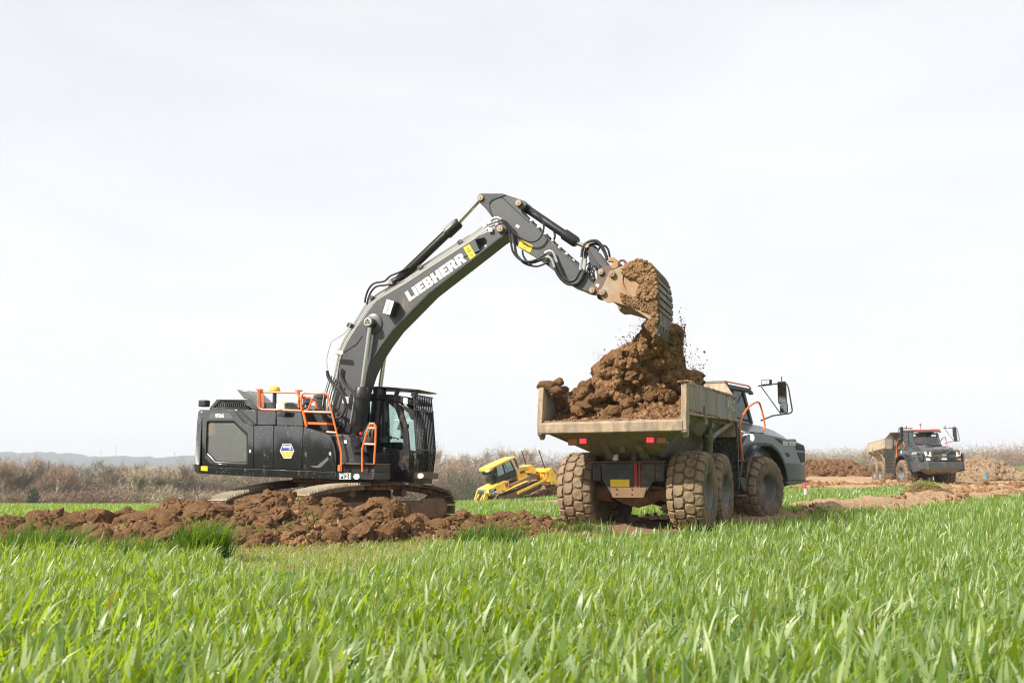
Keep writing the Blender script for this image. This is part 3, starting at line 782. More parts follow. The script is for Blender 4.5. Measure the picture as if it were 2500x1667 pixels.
def clod_parts(P, S, kind, parent, seed=1):
    g = random.Random(seed)
    for p, s in zip(P, S):
        me = SOILM[kind][g.randrange(7) if s > .16 else 7 + g.randrange(6)]
        o = bpy.data.objects.new('clod', me); o.location = tuple(p); o.scale = (s * g.uniform(.85, 1.2), s * g.uniform(.85, 1.2), s * g.uniform(.75, 1.0))
        o.rotation_euler = (g.uniform(-.5, .5), g.uniform(-.5, .5), g.uniform(0, 6.28)); col.objects.link(o); o.parent = parent
C_PX = [-400, -60, 0, 60, 105, 150, 185, 225, 260, 290, 300, 345, 380, 410, 470, 520, 560, 600, 650, 690, 740, 800, 840, 870, 900, 940, 975, 1005, 1040, 1065, 1120, 1160, 1200, 1240, 1265, 1300, 1340, 1400, 1500]
C_PY = [1262, 1262, 1266, 1268, 1258, 1260, 1266, 1256, 1254, 1268, 1252, 1256, 1246, 1234, 1234, 1230, 1226, 1219, 1208, 1200, 1207, 1219, 1222, 1228, 1226, 1222, 1230, 1250, 1272, 1278, 1258, 1262, 1280, 1262, 1258, 1268, 1274, 1300, 1306]
def heap_h(X, Y):
    px = 1250 + FPX * X / np.maximum(Y, 1)
    Yc = np.interp(px, [0, 500, 760, 950, 1050, 1330, 1500], [18.2, 18.2, 17.6, 17.7, 18.4, 19.4, 19.6])
    Yt = np.interp(px, [-300, 0, 300, 520, 740, 860, 1000, 1100, 1330], [16.2, 16.0, 15.6, 15.2, 15.3, 15.8, 16.7, 17.1, 18.2])
    hc = CAMZ - (np.interp(px, C_PX, C_PY) - HY) * Yc / FPX - np.interp(px, [300, 500, 620, 680, 740, 850, 1000, 1060], [.06, .10, .13, .15, .15, .19, .15, .04])
    t = np.clip((Y - Yt) / (Yc - Yt), 0, 1); t = np.sin(t * np.pi / 2) ** .85
    bk = 1 - sstep(.0, 1.9, Y - Yc) * .85; bk = bk * (1 - sstep(2.2, 3.6, Y - Yc))
    h = hc * t * bk
    rel = np.clip(h / .5, 0, 1)
    bill = 1 - np.abs(fbm(X, Y, 1.3, 2, 51)) * 2
    h = h * (.93 + .16 * bill * .5) + rel * (.09 * fbm(X, Y, 2.2, 3, 52) + .035 * (1 - 2 * np.abs(fbm(X, Y, 7, 2, 53)))) + (rel > 0) * .02 * fbm(X, Y, 16, 2, 55)
    return np.where(t > 0, h, -.2)
xs = np.arange(-14.5, 2.8, .045); ys = np.arange(14.9, 23.2, .045)
me, HX, HYY = grid_mesh('earth', xs, ys, lambda X, Y: np.maximum(heap_h(X, Y), -.2) + zland(X, Y) * 0 - .03)
HEAP = empty('soil_heap', (-4.5, 17.6, 0)); tag(HEAP, 'long brown heap of cloddy soil around the excavator tracks', 'soil heap')
o = link('earth', me, None, M['soil']); o.parent = HEAP; o.matrix_parent_inverse = Matrix.Translation((4.5, -17.6, 0)); o['kind'] = 'stuff'
def rel(P): return P - np.array([-4.5, 17.6, 0])
# big clods that can be told apart
n = 1400; X = rng.uniform(-10.5, 1.2, n); Y = rng.uniform(15.3, 20.2, n); h = heap_h(X, Y)
px = 1250 + FPX * X / Y
keep = (h > .05) & (px > -40) & (px < 1390) & (Y < np.interp(px, [0, 1330], [18.9, 20.3]))
# keep clear of the tracks
keep &= ~((px > 850) & (px < 1120) & (Y > 18.2))
X, Y, h = X[keep], Y[keep], h[keep]; S = .05 + .16 * rng.random(len(X)) ** 2.4
k = np.argsort(-S)[:290]; P = np.stack([X[k], Y[k], h[k] + S[k] * .25], -1)
clod_parts(rel(P), S[k], 'soil', HEAP, 3)
n = 40000; X = rng.uniform(-11.5, 1.6, n); Y = rng.uniform(14.9, 20.6, n); h = heap_h(X, Y); keep = (h > -.05); X, Y, h = X[keep], Y[keep], h[keep]
S = .010 + .055 * rng.random(len(X)) ** 3.2
crumbs('crumbs', rel(np.stack([X, Y, np.maximum(h, 0) + S * .3], -1)), S, M['soil'], HEAP, 4)
# hand-placed larger clods that stand out in the photograph: px, py(centre), Y, size
for px, py, Y, s in ((320, 1266, 17.6, .27), (240, 1266, 17.8, .30), (110, 1272, 18.0, .24), (575, 1305, 16.2, .24), (690, 1206, 17.8, .22), (545, 1213, 18.5, .10), (890, 1240, 17.2, .26), (945, 1232, 17.4, .25), (760, 1268, 16.6, .2),
                     (845, 1262, 16.9, .23), (685, 1288, 15.9, .2), (1075, 1272, 17.6, .2), (965, 1285, 16.9, .28), (1120, 1270, 18.6, .26), (1265, 1262, 19.0, .20), (1180, 1285, 18.2, .2), (1300, 1283, 18.6, .18), (395, 1262, 17.4, .22), (620, 1245, 17.2, .24)):
    d = ray(px, py + 7); p = Vector((0, 0, CAMZ)) + d * (Y / d.y)
    p.z = min(p.z, float(heap_h(np.array(p.x), np.array(p.y))) + s * .35)
    clod_parts([np.array(p) - np.array([-4.5, 17.6, 0])], [s * .82], 'soil', HEAP, int(px))

# tufts of torn grass lying on the heap
n = 700; X = rng.uniform(-10, 1.2, n); Y = rng.uniform(15.2, 18.6, n); g_ = vnoise(X, Y, 1.6, 77) > .42; X, Y = X[g_], Y[g_]
k = rng.integers(0, len(X), 2600); X = X[k] + rng.normal(0, .06, 2600); Y = Y[k] + rng.normal(0, .06, 2600)
blades('torn_grass', X, Y, np.maximum(heap_h(X, Y), 0) + .03, .10 * rng.uniform(.5, 1.6, 2600), np.full(2600, .009), M['wheat'], 1.0, .8, 2, tint_of(2600, .4), seed=15, label='torn grass blades caught among the soil clods')

def far_heap(label, pts, D, depth, kind='soil', dens=1.0, cs=.12, parts=60):
    """a heap whose outline was read off the photograph; pts = (px, top py), foot on the land at distance D"""
    pts = np.array(pts, float); x0, x1 = (pts[0, 0] - 1250) / FPX * D, (pts[-1, 0] - 1250) / FPX * D
    def hf(X, Y):
        px = 1250 + FPX * X / D; top = CAMZ - (np.interp(px, pts[:, 0], pts[:, 1]) - HY) * D / FPX; g = zland(X, Y)
        hh = np.maximum(top - zland(X, np.full_like(X, D)), -.1); t = np.clip(1 - np.abs(Y - D) / depth, 0, 1)
        e = sstep(x0, x0 + .6, X) * (1 - sstep(x1 - .6, x1, X))
        return g + hh * np.sin(t * np.pi / 2) * e + cs * .5 * fbm(X, Y, .35 / cs, 3, 61) * (t > 0) * e - .12 * (1 - e) - (t <= 0) * .1
    st = max(.06, D / 900)
    me, A, B_ = grid_mesh('earth', np.arange(x0, x1, st), np.arange(D - depth, D + depth, st * 1.6), hf)
    cx = (x0 + x1) / 2; cz = float(zland(cx, D)); H = empty('soil_heap', (cx, D, cz)); tag(H, label, 'soil heap')
    o = link('earth', me, H, M[kind]); o.matrix_parent_inverse = Matrix.Translation((-cx, -D, -cz)); o['kind'] = 'stuff'
    n = int(700 * dens); X = rng.uniform(x0 + .2, x1 - .2, n); Y = rng.uniform(D - depth * .9, D + depth * .25, n); h = hf(X, Y)
    S = cs * (.35 + 1.1 * rng.random(n) ** 2.2); P = np.stack([X - cx, Y - D, h - cz + S * .2], -1)
    k = np.argsort(-S); clod_parts(P[k[:parts]], S[k[:parts]], kind, H, int(D)); crumbs('crumbs', P[k[parts:]], S[k[parts:]], M[kind], H, int(D), lib=CLODS_TINY)
    return H
far_heap('dark brown soil ridge behind the haul road, right of the near truck', [(1935, 1138), (1965, 1132), (2010, 1129), (2060, 1130), (2090, 1138), (2120, 1148), (2160, 1156)], 84, 2.2, 'soil_dark', 1.2, .20)
far_heap('heap of grey-brown clods right of the far truck', [(2335, 1158), (2352, 1140), (2380, 1127), (2410, 1132), (2440, 1146), (2480, 1160), (2520, 1170)], 68, 2.6, 'soil_grey', 1.6, .26, 110)
far_heap('brown spoil bank under the bulldozer blade', [(1255, 1226), (1290, 1216), (1330, 1196), (1352, 1158), (1390, 1152), (1440, 1168), (1520, 1188), (1600, 1205), (1700, 1215)], 74.5, 3.0, 'soil', 1.4, .2)
far_heap('low lumpy earth mound topped by a green grass clump', [(2190, 1213), (2205, 1200), (2232, 1188), (2262, 1188), (2280, 1200), (2305, 1214)], 43, .9, 'soil_dark', .5, .12, 30)
far_heap('small lumps of soil at the right bend of the haul track', [(2405, 1214), (2425, 1205), (2446, 1207), (2462, 1215)], 36, .5, 'soil_dark', .3, .1, 20)
far_heap('small dark clod mound right of the near truck front wheel', [(1915, 1240), (1925, 1228), (1940, 1226), (1955, 1240)], 32, .45, 'soil_dark', .3, .12, 16)
# loose clods and crumbs strewn over the haul road and the wheel tracks
X = rng.uniform(-4, 34, 60000); Y = 21 + 40 * rng.random(60000) ** 1.3; kk = dirt_mask(X, Y) & (np.abs(X / Y) < .56) & (vnoise(X, Y, .35, 66) + .5 * vnoise(X, Y, 1.5, 67) > .05); X, Y = X[kk][:9000], Y[kk][:9000]; n = len(X)
S = (.015 + .07 * rng.random(n) ** 4) * (Y / 30)
crumbs('loose_crumbs', np.stack([X, Y, ground_z(X, Y) + S * .3], -1), S, M['soil'], None, 66, 'loose soil crumbs strewn over the haul road and wheel tracks', 'soil crumbs')
gx, gz = (2245 - 1250) / FPX * 43, CAMZ - (1190 - HY) * 43 / FPX
n = 900; X = gx + rng.normal(0, .34, n); Y = 43 + rng.normal(0, .25, n)
blades('grass_clump', X, Y, gz - .1 - .25 * ((X - gx) / .7) ** 2, .42 * rng.uniform(.6, 1.3, n), np.full(n, .022), M['wheat'], .55, .5, 3, tint_of(n, .05), seed=31, label='bright green grass clump growing on the lumpy earth mound')
# ------------------------------------------------------------ the tracked excavator
PI = math.pi
M['anthracite'] = paint('anthracite_paint', (.036, .038, .042), .26, 0, .08, coat=.5, bumpk=.03, speck=.4)
M['panel'] = paint('dark_gloss_panel', (.014, .016, .015), .05, 0, .03, coat=1.0, streak=True, bumpk=0, mscale=9, speck=.5)
M['panel_grey'] = paint('grey_panel', (.105, .112, .105), .30, 0, .10, coat=.4, bumpk=.03, speck=.35)
M['black'] = paint('black_steel', (.013, .013, .014), .38, 0, .06, bumpk=.03, speck=.5)
M['blackclean'] = plain('black_rubber', (.016, .016, .017), .55)
M['boomgrey'] = paint('boom_grey', (.070, .072, .078), .40, 0, .05, streak=True, bumpk=.03)
M['orange'] = paint('orange_rail', (.82, .17, .035), .38, 0, .06, bumpk=0)
M['chrome'] = plain('chrome_rod', (.62, .61, .58), .22, 1)
M['steelpipe'] = plain('steel_pipe', (.50, .50, .47), .38, .7)
M['boompipe'] = plain('zinc_pipe', (.40, .40, .37), .42, .6)
M['pin'] = paint('rusty_pin', (.33, .24, .17), .55, .3, .3)
M['trackbright'] = paint('worn_glint_track', (.36, .31, .235), .55, .1, .30)  # worn steel with sun glint put into its pale colour
M['trackdark'] = paint('muddy_track', (.055, .046, .038), .75, 0, .62)
M['mudsteel'] = paint('mud_caked_steel', (.09, .075, .06), .8, 0, .8)
M['bucket'] = paint('bucket_steel', (.30, .30, .27), .55, .25, .80, mudcol=(.36, .22, .12), mscale=1.6)
M['bucket_shell'] = paint('bucket_shell', (.16, .15, .135), .55, .3, .55, mudcol=(.14, .08, .045), mscale=3)
M['white'] = plain('white_decal', (.86, .86, .85), .5)
M['yellow'] = paint('yellow_label', (.86, .56, .02), .5, 0, .03, bumpk=0)
M['glass'] = glass('cab_glass', (.86, .945, .915))
M['lamp'] = plain('lamp_glass', (.85, .86, .84), .15, 0, (1, .98, .92), .5)
M['seat'] = plain('seat_fabric', (.03, .03, .035), .8)
M['reflector'] = plain('lens_white', (.7, .72, .72), .2)
EX = Frame(-3.79, 21.4, R(-19))
EXO = empty('excavator', (-3.79, 21.4, 0), (0, 0, R(-19)))
tag(EXO, 'big dark grey tracked excavator with orange handrails tipping soil into the truck', 'excavator')
def Pz(k, pts, lat): return EX.poly(k, pts, lat)
NL = -1.27      # lateral of the near side (towards the camera)
def slab(name, k, pts, l0, l1, mat, parent=EXO, bevel=.012, holes=(), label=None, ref=None):
    """outline traced on the plane ref (default the nearer of l0,l1), real thickness between them"""
    rf = min(l0, l1) if ref is None else ref
    mb = MB().prism(EX.poly(k, pts, rf), l0, l1, [EX.poly(k, h, rf) for h in holes])
    return mb.build(name, mat, parent, bevel, label=label)
def rail(name, k, pts, lat, r, mat=M["orange"], parent=EXO, n=8, smooth=0, label=None):
    P = EX.path(k, pts, lat) if not callable(lat) else [EX.P(k, x, y, lat(i)) for i, (x, y) in enumerate(pts)]
    if smooth: P = curve_pts(P, smooth)
    return MB().tube(P, r, n).build(name, mat, parent, smooth=True, label=label)
# -- counterweight: rounded block across the tail
a0, zt = EX.hit('c1', 175, 333, NL); _, zb = EX.hit('c1', 165, 862, NL); ar, _ = EX.hit('c1', 112, 800, NL + .25)
def cw_ring(z, inset, back):
    pts = [(a0, NL + inset)] + [(a0 - .16 - .2 * math.sin(R(t)) + 0 , NL + inset + .28 * (1 - math.cos(R(t)))) for t in (20, 50, 80)]
    pts = [(a0, NL + inset), (a0 - .12, NL + inset), (ar + .10 - back, NL + inset + .07), (ar - back, NL + inset + .26), (ar - .22 - back, NL + .75), (ar - .30 - back, 0)]
    pts += [(x, -y) for x, y in pts[:-1][::-1]]
    return [(x, y, z) for x, y in pts]
zz = [(zb, .10, -.18), (zb + .05, .02, -.06), (zb + .20, 0, 0), (zb + .22, .012, -.015), (zt - .25, .02, -.12), (zt - .04, .05, -.17), (zt, .10, -.24)]
MB().loft([cw_ring(z, i, b) for z, i, b in zz]).build('counterweight', M['anthracite'], EXO, .015)
# -- body shell
af, _ = EX.hit('c1', 1262, 700, NL)
_, zsh = EX.hit('c1', 800, 467, NL)
slab('body', 'c1', [(183, 340), (440, 340), (600, 470), (1005, 470), (1030, 485), (1225, 545), (1268, 700), (1272, 842), (1276, 900), (600, 876), (183, 860)], NL + .03, -NL, M['black'], bevel=.02)
slab('upper_deck', 'c1', [(400, 338), (990, 342), (1015, 475), (560, 475)], NL + .09, .95, M['black'], bevel=.02, ref=NL + .05)
# -- side panels, each a separate door with a dark joint round it
SIDE = [('door', [(180, 336), (430, 336), (520, 437), (560, 462), (600, 464), (597, 815), (180, 800)], 'panel', 'rear engine door with a hexagonal grey inlay', [[(205, 720), (218, 437), (235, 430), (440, 430), (552, 530), (550, 765), (540, 790), (255, 775)]]),
        ('panel', [(605, 466), (764, 466), (758, 819), (601, 815)], 'panel', None, []),
        ('panel', [(769, 468), (1006, 471), (990, 824), (762, 819)], 'panel', None, []),
        ('panel', [(1011, 474), (1042, 482), (1230, 543), (1262, 640), (1272, 700), (1276, 843), (994, 825)], 'panel', 'front side door that slopes down to the steps', [])]
for nm, pts, mt, lab, hol in SIDE: slab(nm, 'c1', pts, NL - .005, NL + .05, M[mt], label=lab, holes=hol)
for pts in ([(472, 338), (626, 338), (626, 461), (612, 461)], [(631, 338), (783, 340), (783, 461), (631, 461)], [(788, 341), (992, 345), (1012, 468), (788, 464)]):
    slab('upper_panel', 'c1', pts, NL + .045, NL + .10, M['panel'], ref=NL + .045)
slab('corner_trim', 'c1', [(428, 333), (474, 336), (612, 463), (560, 466), (522, 437)], NL - .012, NL + .05, M['anthracite'])
slab('door_inlay', 'c1', [(233, 446), (432, 446), (541, 552), (545, 765), (291, 757), (222, 683)], NL + .02, NL + .05, M['panel_grey'], ref=NL)
slab('inlay_rim', 'c1', [(205, 720), (222, 690), (291, 762), (548, 770), (540, 790), (255, 776)], NL - .012, NL + .045, M['anthracite'])
slab('badge_plate', 'c1', [(252, 361), (404, 361), (439, 411), (230, 407)], NL - .014, NL + .01, M['panel_grey'], bevel=.004)
slab('sill', 'c1', [(170, 803), (1278, 847), (1278, 905), (640, 884), (172, 862)], NL - .010, NL + .08, M['panel'], bevel=.01)
slab('corner_blade', 'c1', [(1062, 797), (1120, 797), (1212, 722), (1218, 745), (1150, 812), (1110, 812)], NL - .014, NL + .01, M['panel_grey'], bevel=.004)
slab('reflector', 'c1', [(169, 798), (223, 799), (223, 838), (169, 834)], NL - .018, NL, M['yellow'], bevel=0)
for (x, y) in ((573, 677), (1230, 698)):
    h_ = slab('latch', 'c1', [(x - 13, y - 20), (x + 13, y - 20), (x + 13, y + 16), (x - 13, y + 16)], NL - .012, NL, M['blackclean'], bevel=0)
    slab('latch_key', 'c1', [(x - 5, y - 14), (x + 5, y - 14), (x + 5, y + 10), (x - 5, y + 10)], NL - .018, NL - .01, M['white'], parent=h_, bevel=0)
def flat_text(name, body, k, x, y, h_px, lat, mat, parent=EXO, wpx=None, ang=0, bold=.0, shear=0, fr=EX, rotz=None):
    p = fr.P(k, x, y, lat); q = fr.P(k, x, y + h_px, lat); size = abs(p.z - q.z) * 1.5
    w = None
    if wpx: w = (fr.P(k, x + wpx / 2, y, lat) - fr.P(k, x - wpx / 2, y, lat)).length
    Mx = Matrix.Translation(p) @ Matrix.Rotation(ang, 4, 'Y') @ Matrix.Rotation(R(90), 4, 'X')
    return text_mesh(name, body, size, mat, parent, Mx, .003, bold, shear, width=w)
flat_text('number', '926', 'c1', 323, 387, 27, NL - .017, M['white'], wpx=74, bold=.004)
# hexagon sticker
M['blue'] = plain('sticker_blue', (.03, .06, .28), .4); M['gold'] = plain('sticker_gold', (.80, .42, .05), .4)
st = slab('sticker', 'c1', [(842, 614), (908, 614), (934, 674), (908, 735), (850, 735), (817, 674)], NL - .012, NL, M['white'], bevel=0, label='hexagonal company sticker')
slab('sticker_top', 'c1', [(845, 618), (905, 618), (929, 673), (822, 673)], NL - .015, NL - .012, M['blue'], parent=st, bevel=0)
slab('sticker_stripe', 'c1', [(822, 677), (850, 677), (878, 731), (853, 731)], NL - .015, NL - .012, M['gold'], parent=st, bevel=0)
slab('sticker_stripe', 'c1', [(854, 677), (884, 677), (904, 731), (882, 731)], NL - .015, NL - .012, M['gold'], parent=st, bevel=0)
slab('sticker_stripe', 'c1', [(888, 677), (928, 677), (907, 730)], NL - .015, NL - .012, M['gold'], parent=st, bevel=0)
flat_text('lettering', 'WIAME', 'c1', 877, 640, 19, NL - .017, M['white'], parent=st, wpx=70, bold=.002)
flat_text('lettering', 'TP', 'c1', 899, 660, 10, NL - .017, M['white'], parent=st, wpx=22, bold=.001)
# -- bonnet with slats, second bonnet, exhaust plate
slab('bonnet', 'c1', [(236, 338), (240, 318), (296, 250), (572, 252), (646, 336)], NL + .16, .9, M['anthracite'], holes=[[(276, 319), (332, 264), (520, 268), (553, 326)]], bevel=.02, ref=NL + .16)
gb = slab('grille_back', 'c1', [(270, 322), (330, 262), (522, 266), (556, 328)], NL + .45, NL + .50, M['blackclean'], bevel=0, ref=NL + .2)
for i in range(16):
    x = 284 + i * 16.5; top = max(266, 319 - (x - 270) * .95); lean = 14 if i < 14 else 16
    MB().prism(EX.poly('c1', [(x, 321), (x + 5, 321), (x + 5 - lean + 4, top), (x - lean + 4, top)] if x < 330 else [(x, 324), (x + 6, 324), (x - 8, 267), (x - 14, 267)], NL + .18), NL + .18, NL + .22).build('slat', M['panel_grey'] if i < 6 else M['anthracite'], EXO)
slab('rear_bonnet', 'c1', [(680, 340), (692, 277), (918, 275), (972, 322), (975, 340)], NL + .35, .6, M['anthracite'], bevel=.02, ref=NL + .35)
for i in range(5):
    x = 868 + i * 18; slab('slat', 'c1', [(x, 296), (x + 7, 296), (x + 17, 324), (x + 9, 324)], NL + .335, NL + .36, M['blackclean'], bevel=0, ref=NL + .34)
slab('exhaust_hood', 'c1', [(458, 168), (568, 181), (640, 248), (705, 318), (640, 300), (600, 262), (520, 243)], -.35, .15, M['panel_grey'], bevel=.02, ref=-.35)
MB().box(-.09, .09, -.09, .09, 0, .14).build('rear_camera', M['blackclean'], EXO, .02).location = EX.P('c1', 196, 312, -.95)
# -- receiver mast
mr = MB().tube([EX.P('c1', 772, 322, -.75), EX.P('c1', 775, 196, -.75)], .042, 10).build('receiver_mast', M['blackclean'], EXO, smooth=True)
p = EX.P('c1', 775, 176, -.75)
MB().steps(p - Vector((0, 0, .05)), p + Vector((0, 0, .09)), [(0, .05), (.2, .12), (.35, .125), (.36, .115), (.8, .095), (1, .03)], 18).build('receiver', M['yellow'], mr, smooth=True)
MB().box(-.06, .06, -.07, .07, -.07, .07).build('work_lamp', M['lamp'], EXO, .02).location = EX.P('c1', 822, 310, NL + .05)
MB().box(-.09, .09, -.03, .03, -.015, .015).build('warning_tab', M['yellow'], EXO, 0).location = EX.P('c1', 838, 281, NL + .05)
slab('camera_box', 'c1', [(792, 378), (830, 350), (862, 352), (858, 388), (795, 390)], NL - .14, NL + .05, M['blackclean'], bevel=.01)
# -- orange rails
G = 'handrail'
rail(G, 'c1', [(640, 170), (642, 240), (637, 290), (645, 322), (672, 333), (1030, 345), (1052, 330), (1064, 300), (1078, 255), (1066, 236), (990, 232), (970, 218), (963, 200), (963, 176)], NL + .03, .021)
rail(G, 'c1', [(652, 172), (652, 318)], NL + .25, .024); rail(G, 'c1', [(658, 186), (672, 200), (684, 232), (686, 318)], NL + .42, .022)
rail(G, 'c1', [(660, 190), (960, 196)], NL + .10, .022)
rail(G, 'c1', [(976, 176), (974, 320)], NL + .3, .024)
rail(G, 'c1', [(997, 345), (992, 260), (1000, 215), (1020, 200), (1192, 200), (1208, 214), (1240, 350), (1285, 530), (1322, 682), (1320, 842)], NL - .02, .021)
rail(G, 'c1', [(1008, 345), (1036, 475)], NL - .02, .028)
rail(G, 'c1', [(1012, 352), (1238, 358)], NL - .02, .022); rail(G, 'c1', [(1202, 518), (1280, 524)], NL - .02, .022); rail(G, 'c1', [(1080, 268), (1112, 272), (1118, 330)], NL + .3, .02)
for x, y in ((650, 172), (972, 180)):
    MB().box(-.06, .06, -.05, .05, -.012, .012).build('rail_cap', M['orange'], EXO).location = EX.P('c1', x, y, NL + .08)
slab('step', 'c1', [(1038, 436), (1202, 441), (1202, 460), (1038, 455)], NL, NL + .35, M['orange'], bevel=.005)
slab('foot_plate', 'c1', [(1292, 788), (1312, 788), (1312, 840), (1290, 840)], NL - .05, NL - .02, M['orange'], bevel=.004)
rail(G, 'c1', [(1494, 845), (1492, 660), (1520, 560), (1548, 468), (1560, 450), (1590, 450), (1604, 470), (1602, 600), (1590, 782)], NL + .02, .021)
rail(G, 'c1', [(1513, 617), (1600, 620)], NL + .02, .022); rail(G, 'c1', [(1542, 488), (1602, 486)], NL + .02, .022)
# -- steps and front chassis
slab('step_box', 'c1', [(1280, 846), (1505, 848), (1590, 852), (1590, 912), (1282, 904)], NL + .02, NL + .75, M['black'], bevel=.012)
slab('tool_box', 'c1', [(1322, 778), (1592, 778), (1592, 850), (1322, 846)], NL + .15, NL + .8, M['black'], bevel=.012, ref=NL + .1)
slab('step_tread', 'c1', [(1318, 773), (1595, 776), (1595, 783), (1318, 780)], NL + .05, NL + .82, M['mudsteel'], bevel=0, ref=NL + .1)
slab('upper_step', 'c1', [(1318, 680), (1470, 680), (1470, 690), (1318, 690)], NL + .25, NL + .8, M['black'], bevel=.004, ref=NL + .25)
slab('front_box', 'c1', [(1236, 540), (1300, 536), (1368, 542), (1392, 570), (1412, 680), (1440, 778), (1290, 778), (1268, 640)], NL + .10, NL + .75, M['anthracite'], bevel=.02, ref=NL + .1)
slab('white_label', 'c1', [(1345, 586), (1368, 586), (1370, 612), (1347, 612)], NL + .085, NL + .1, M['white'], bevel=0, ref=NL + .1)
plate = slab('plate', 'c1', [(1308, 856), (1402, 856), (1402, 906), (1306, 905)], NL + .008, NL + .02, M['white'], bevel=0, ref=NL + .02)
slab('plate_ground', 'c1', [(1311, 859), (1399, 859), (1399, 902), (1309, 901)], NL + .004, NL + .008, M['blackclean'], parent=plate, bevel=0, ref=NL + .02)
flat_text('lettering', 'P121', 'c1', 1354, 882, 33, NL + .003, M['white'], parent=plate, wpx=78, bold=.003)
p = EX.P('c1', 1447, 884, NL)
MB().cyl((0, -.02, 0), (0, .05, 0), .055, 18).build('work_lamp', M['lamp'], EXO, smooth=True).location = p
MB().cyl((0, -.02, 0), (0, .05, 0), .05, 18).build('work_lamp', M['lamp'], EXO, smooth=True).location = EX.P('c1', 1970, 877, -.33)
slab('frame_plate', 'c1', [(1000, 905), (1005, 885), (1560, 900), (1560, 935), (1010, 930)], -.9, .9, M['mudsteel'], bevel=.01, ref=-.5)
# -- cab on the far side of the boom
CN, CF = -.30, -1.30      # here measured towards the camera; the cab stands beyond the boom
cn, cf = .30, 1.30
def slabc(name, pts, l0, l1, mat, parent=None, bevel=.01, holes=(), ref=None, label=None): return slab(name, 'c1', pts, l0, l1, mat, parent or CAB, bevel, holes, label, ref if ref is not None else cn)
CAB = slab('cab', 'c1', [(1560, 640), (1640, 640), (1830, 668), (1858, 760), (1868, 850), (1862, 905), (1560, 905)], cn, cf, M['black'], ref=cn, bevel=.02)
slabc('roof', [(1500, 222), (1560, 205), (1740, 212), (1850, 228), (1905, 262), (1905, 286), (1810, 282), (1700, 262), (1500, 262)], cn - .03, cf + .03, M['black'], bevel=.02)
for l0, l1 in ((cn, cn + .06), (cf - .06, cf)):
    slabc('front_pillar', [(1690, 250), (1748, 258), (1800, 300), (1840, 400), (1868, 520), (1880, 650), (1878, 850), (1832, 850), (1835, 660), (1822, 540), (1795, 420), (1762, 330), (1712, 285)], l0, l1, M['black'])
    slabc('rear_pillar', [(1500, 240), (1545, 240), (1560, 660), (1510, 660)], l0, l1, M['black'])
    slabc('door_post', [(1652, 262), (1676, 262), (1672, 560), (1650, 560)], l0, l1, M['black'])
slabc('side_window', [(1545, 262), (1700, 270), (1758, 330), (1792, 420), (1820, 540), (1832, 660), (1810, 650), (1640, 642), (1560, 642)], cn + .02, cn + .03, M['glass'], bevel=0)
slabc('side_window', [(1545, 262), (1700, 270), (1758, 330), (1792, 420), (1820, 540), (1832, 660), (1640, 642), (1560, 642)], cf - .03, cf - .02, M['glass'], bevel=0)
fw = [EX.P('c1', x, y, cn + .04) for x, y in ((1760, 285), (1800, 320), (1845, 430), (1868, 560), (1872, 700))]
fwf = [p + Vector((0, .92, 0)) for p in fw]
MB().add([*fw, *fwf], [(i, i + 1, i + 6, i + 5) for i in range(4)]).build('windscreen', M['glass'], CAB)
lw = [EX.P('c1', x, y, cn + .04) for x, y in ((1876, 705), (1872, 780), (1866, 848))]
MB().add([*lw, *[p + Vector((0, .92, 0)) for p in lw]], [(i, i + 1, i + 4, i + 3) for i in range(2)]).build('lower_window', M['glass'], CAB)
bl = EX.P('c1', 1874, 700, 0); MB().box(bl.x - .03, bl.x + .03, cn, cf, bl.z - .03, bl.z + .03).build('front_crossbar', M['black'], CAB, .008)
bl = EX.P('c1', 1872, 858, cn); MB().box(bl.x - 1.0, bl.x + .12, cn, cf, bl.z - .22, bl.z + .05).build('cab_base', M['black'], CAB, .02)
slabc('front_bracket', [(1800, 846), (1980, 852), (1980, 903), (1800, 903)], cn + .02, cn + .9, M['mudsteel'], bevel=.01, ref=cn + .02)
# roof guard
slabc('roof_guard', [(1500, 146), (1700, 149), (1955, 170), (1953, 177), (1890, 180), (1800, 174), (1700, 162), (1500, 156)], cn - .02, cf, M['black'], bevel=.004)
slabc('guard_strut', [(1765, 160), (1800, 165), (1778, 226), (1750, 226)], cn, cn + .06, M['black']); slabc('guard_strut', [(1895, 180), (1940, 184), (1920, 205), (1915, 228), (1890, 225)], cn, cn + .06, M['black'])
slabc('guard_strut', [(1765, 160), (1800, 165), (1778, 226), (1750, 226)], cf - .08, cf - .02, M['black'])
# front grille guard: bars one by one
fy = .16
GD = MB()
pp = [EX.P('c1', x, y, cn) for x, y in ((1916, 336), (1938, 662), (1916, 846))]
qq = [EX.P('c1', x, y, cn) for x, y in ((1914, 212), (1922, 334))]
for p in pp + qq: GD.bar(p, p + Vector((0, cf - cn, 0)), .03, .035)
GD.build('guard_frame', M['black'], CAB)
for i in range(13):
    y = (cf - cn) * i / 12; w = .03 if i in (0, 12) else .018
    MB().bar(pp[0] + Vector((0, y, 0)), pp[1] + Vector((0, y, 0)), w * .5, .03, (1, 0, 0)).bar(pp[1] + Vector((0, y, 0)), pp[2] + Vector((0, y, 0)), w * .5, .03, (1, 0, 0)).build('guard_bar', M['black'], CAB)
for i in range(11):
    y = (cf - cn) * .94 * i / 10; MB().bar(qq[0] + Vector((0, y, 0)), qq[1] + Vector((0, y, 0)), .010, .03, (1, 0, 0)).build('guard_bar', M['black'], CAB)
slabc('guard_arm', [(1812, 290), (1850, 310), (1918, 340), (1918, 415), (1896, 418), (1870, 360), (1820, 320)], cn - .02, cn, M['black'])
slabc('guard_arm', [(1812, 290), (1850, 310), (1918, 340), (1918, 415), (1896, 418), (1870, 360), (1820, 320)], cf, cf + .02, M['black'])
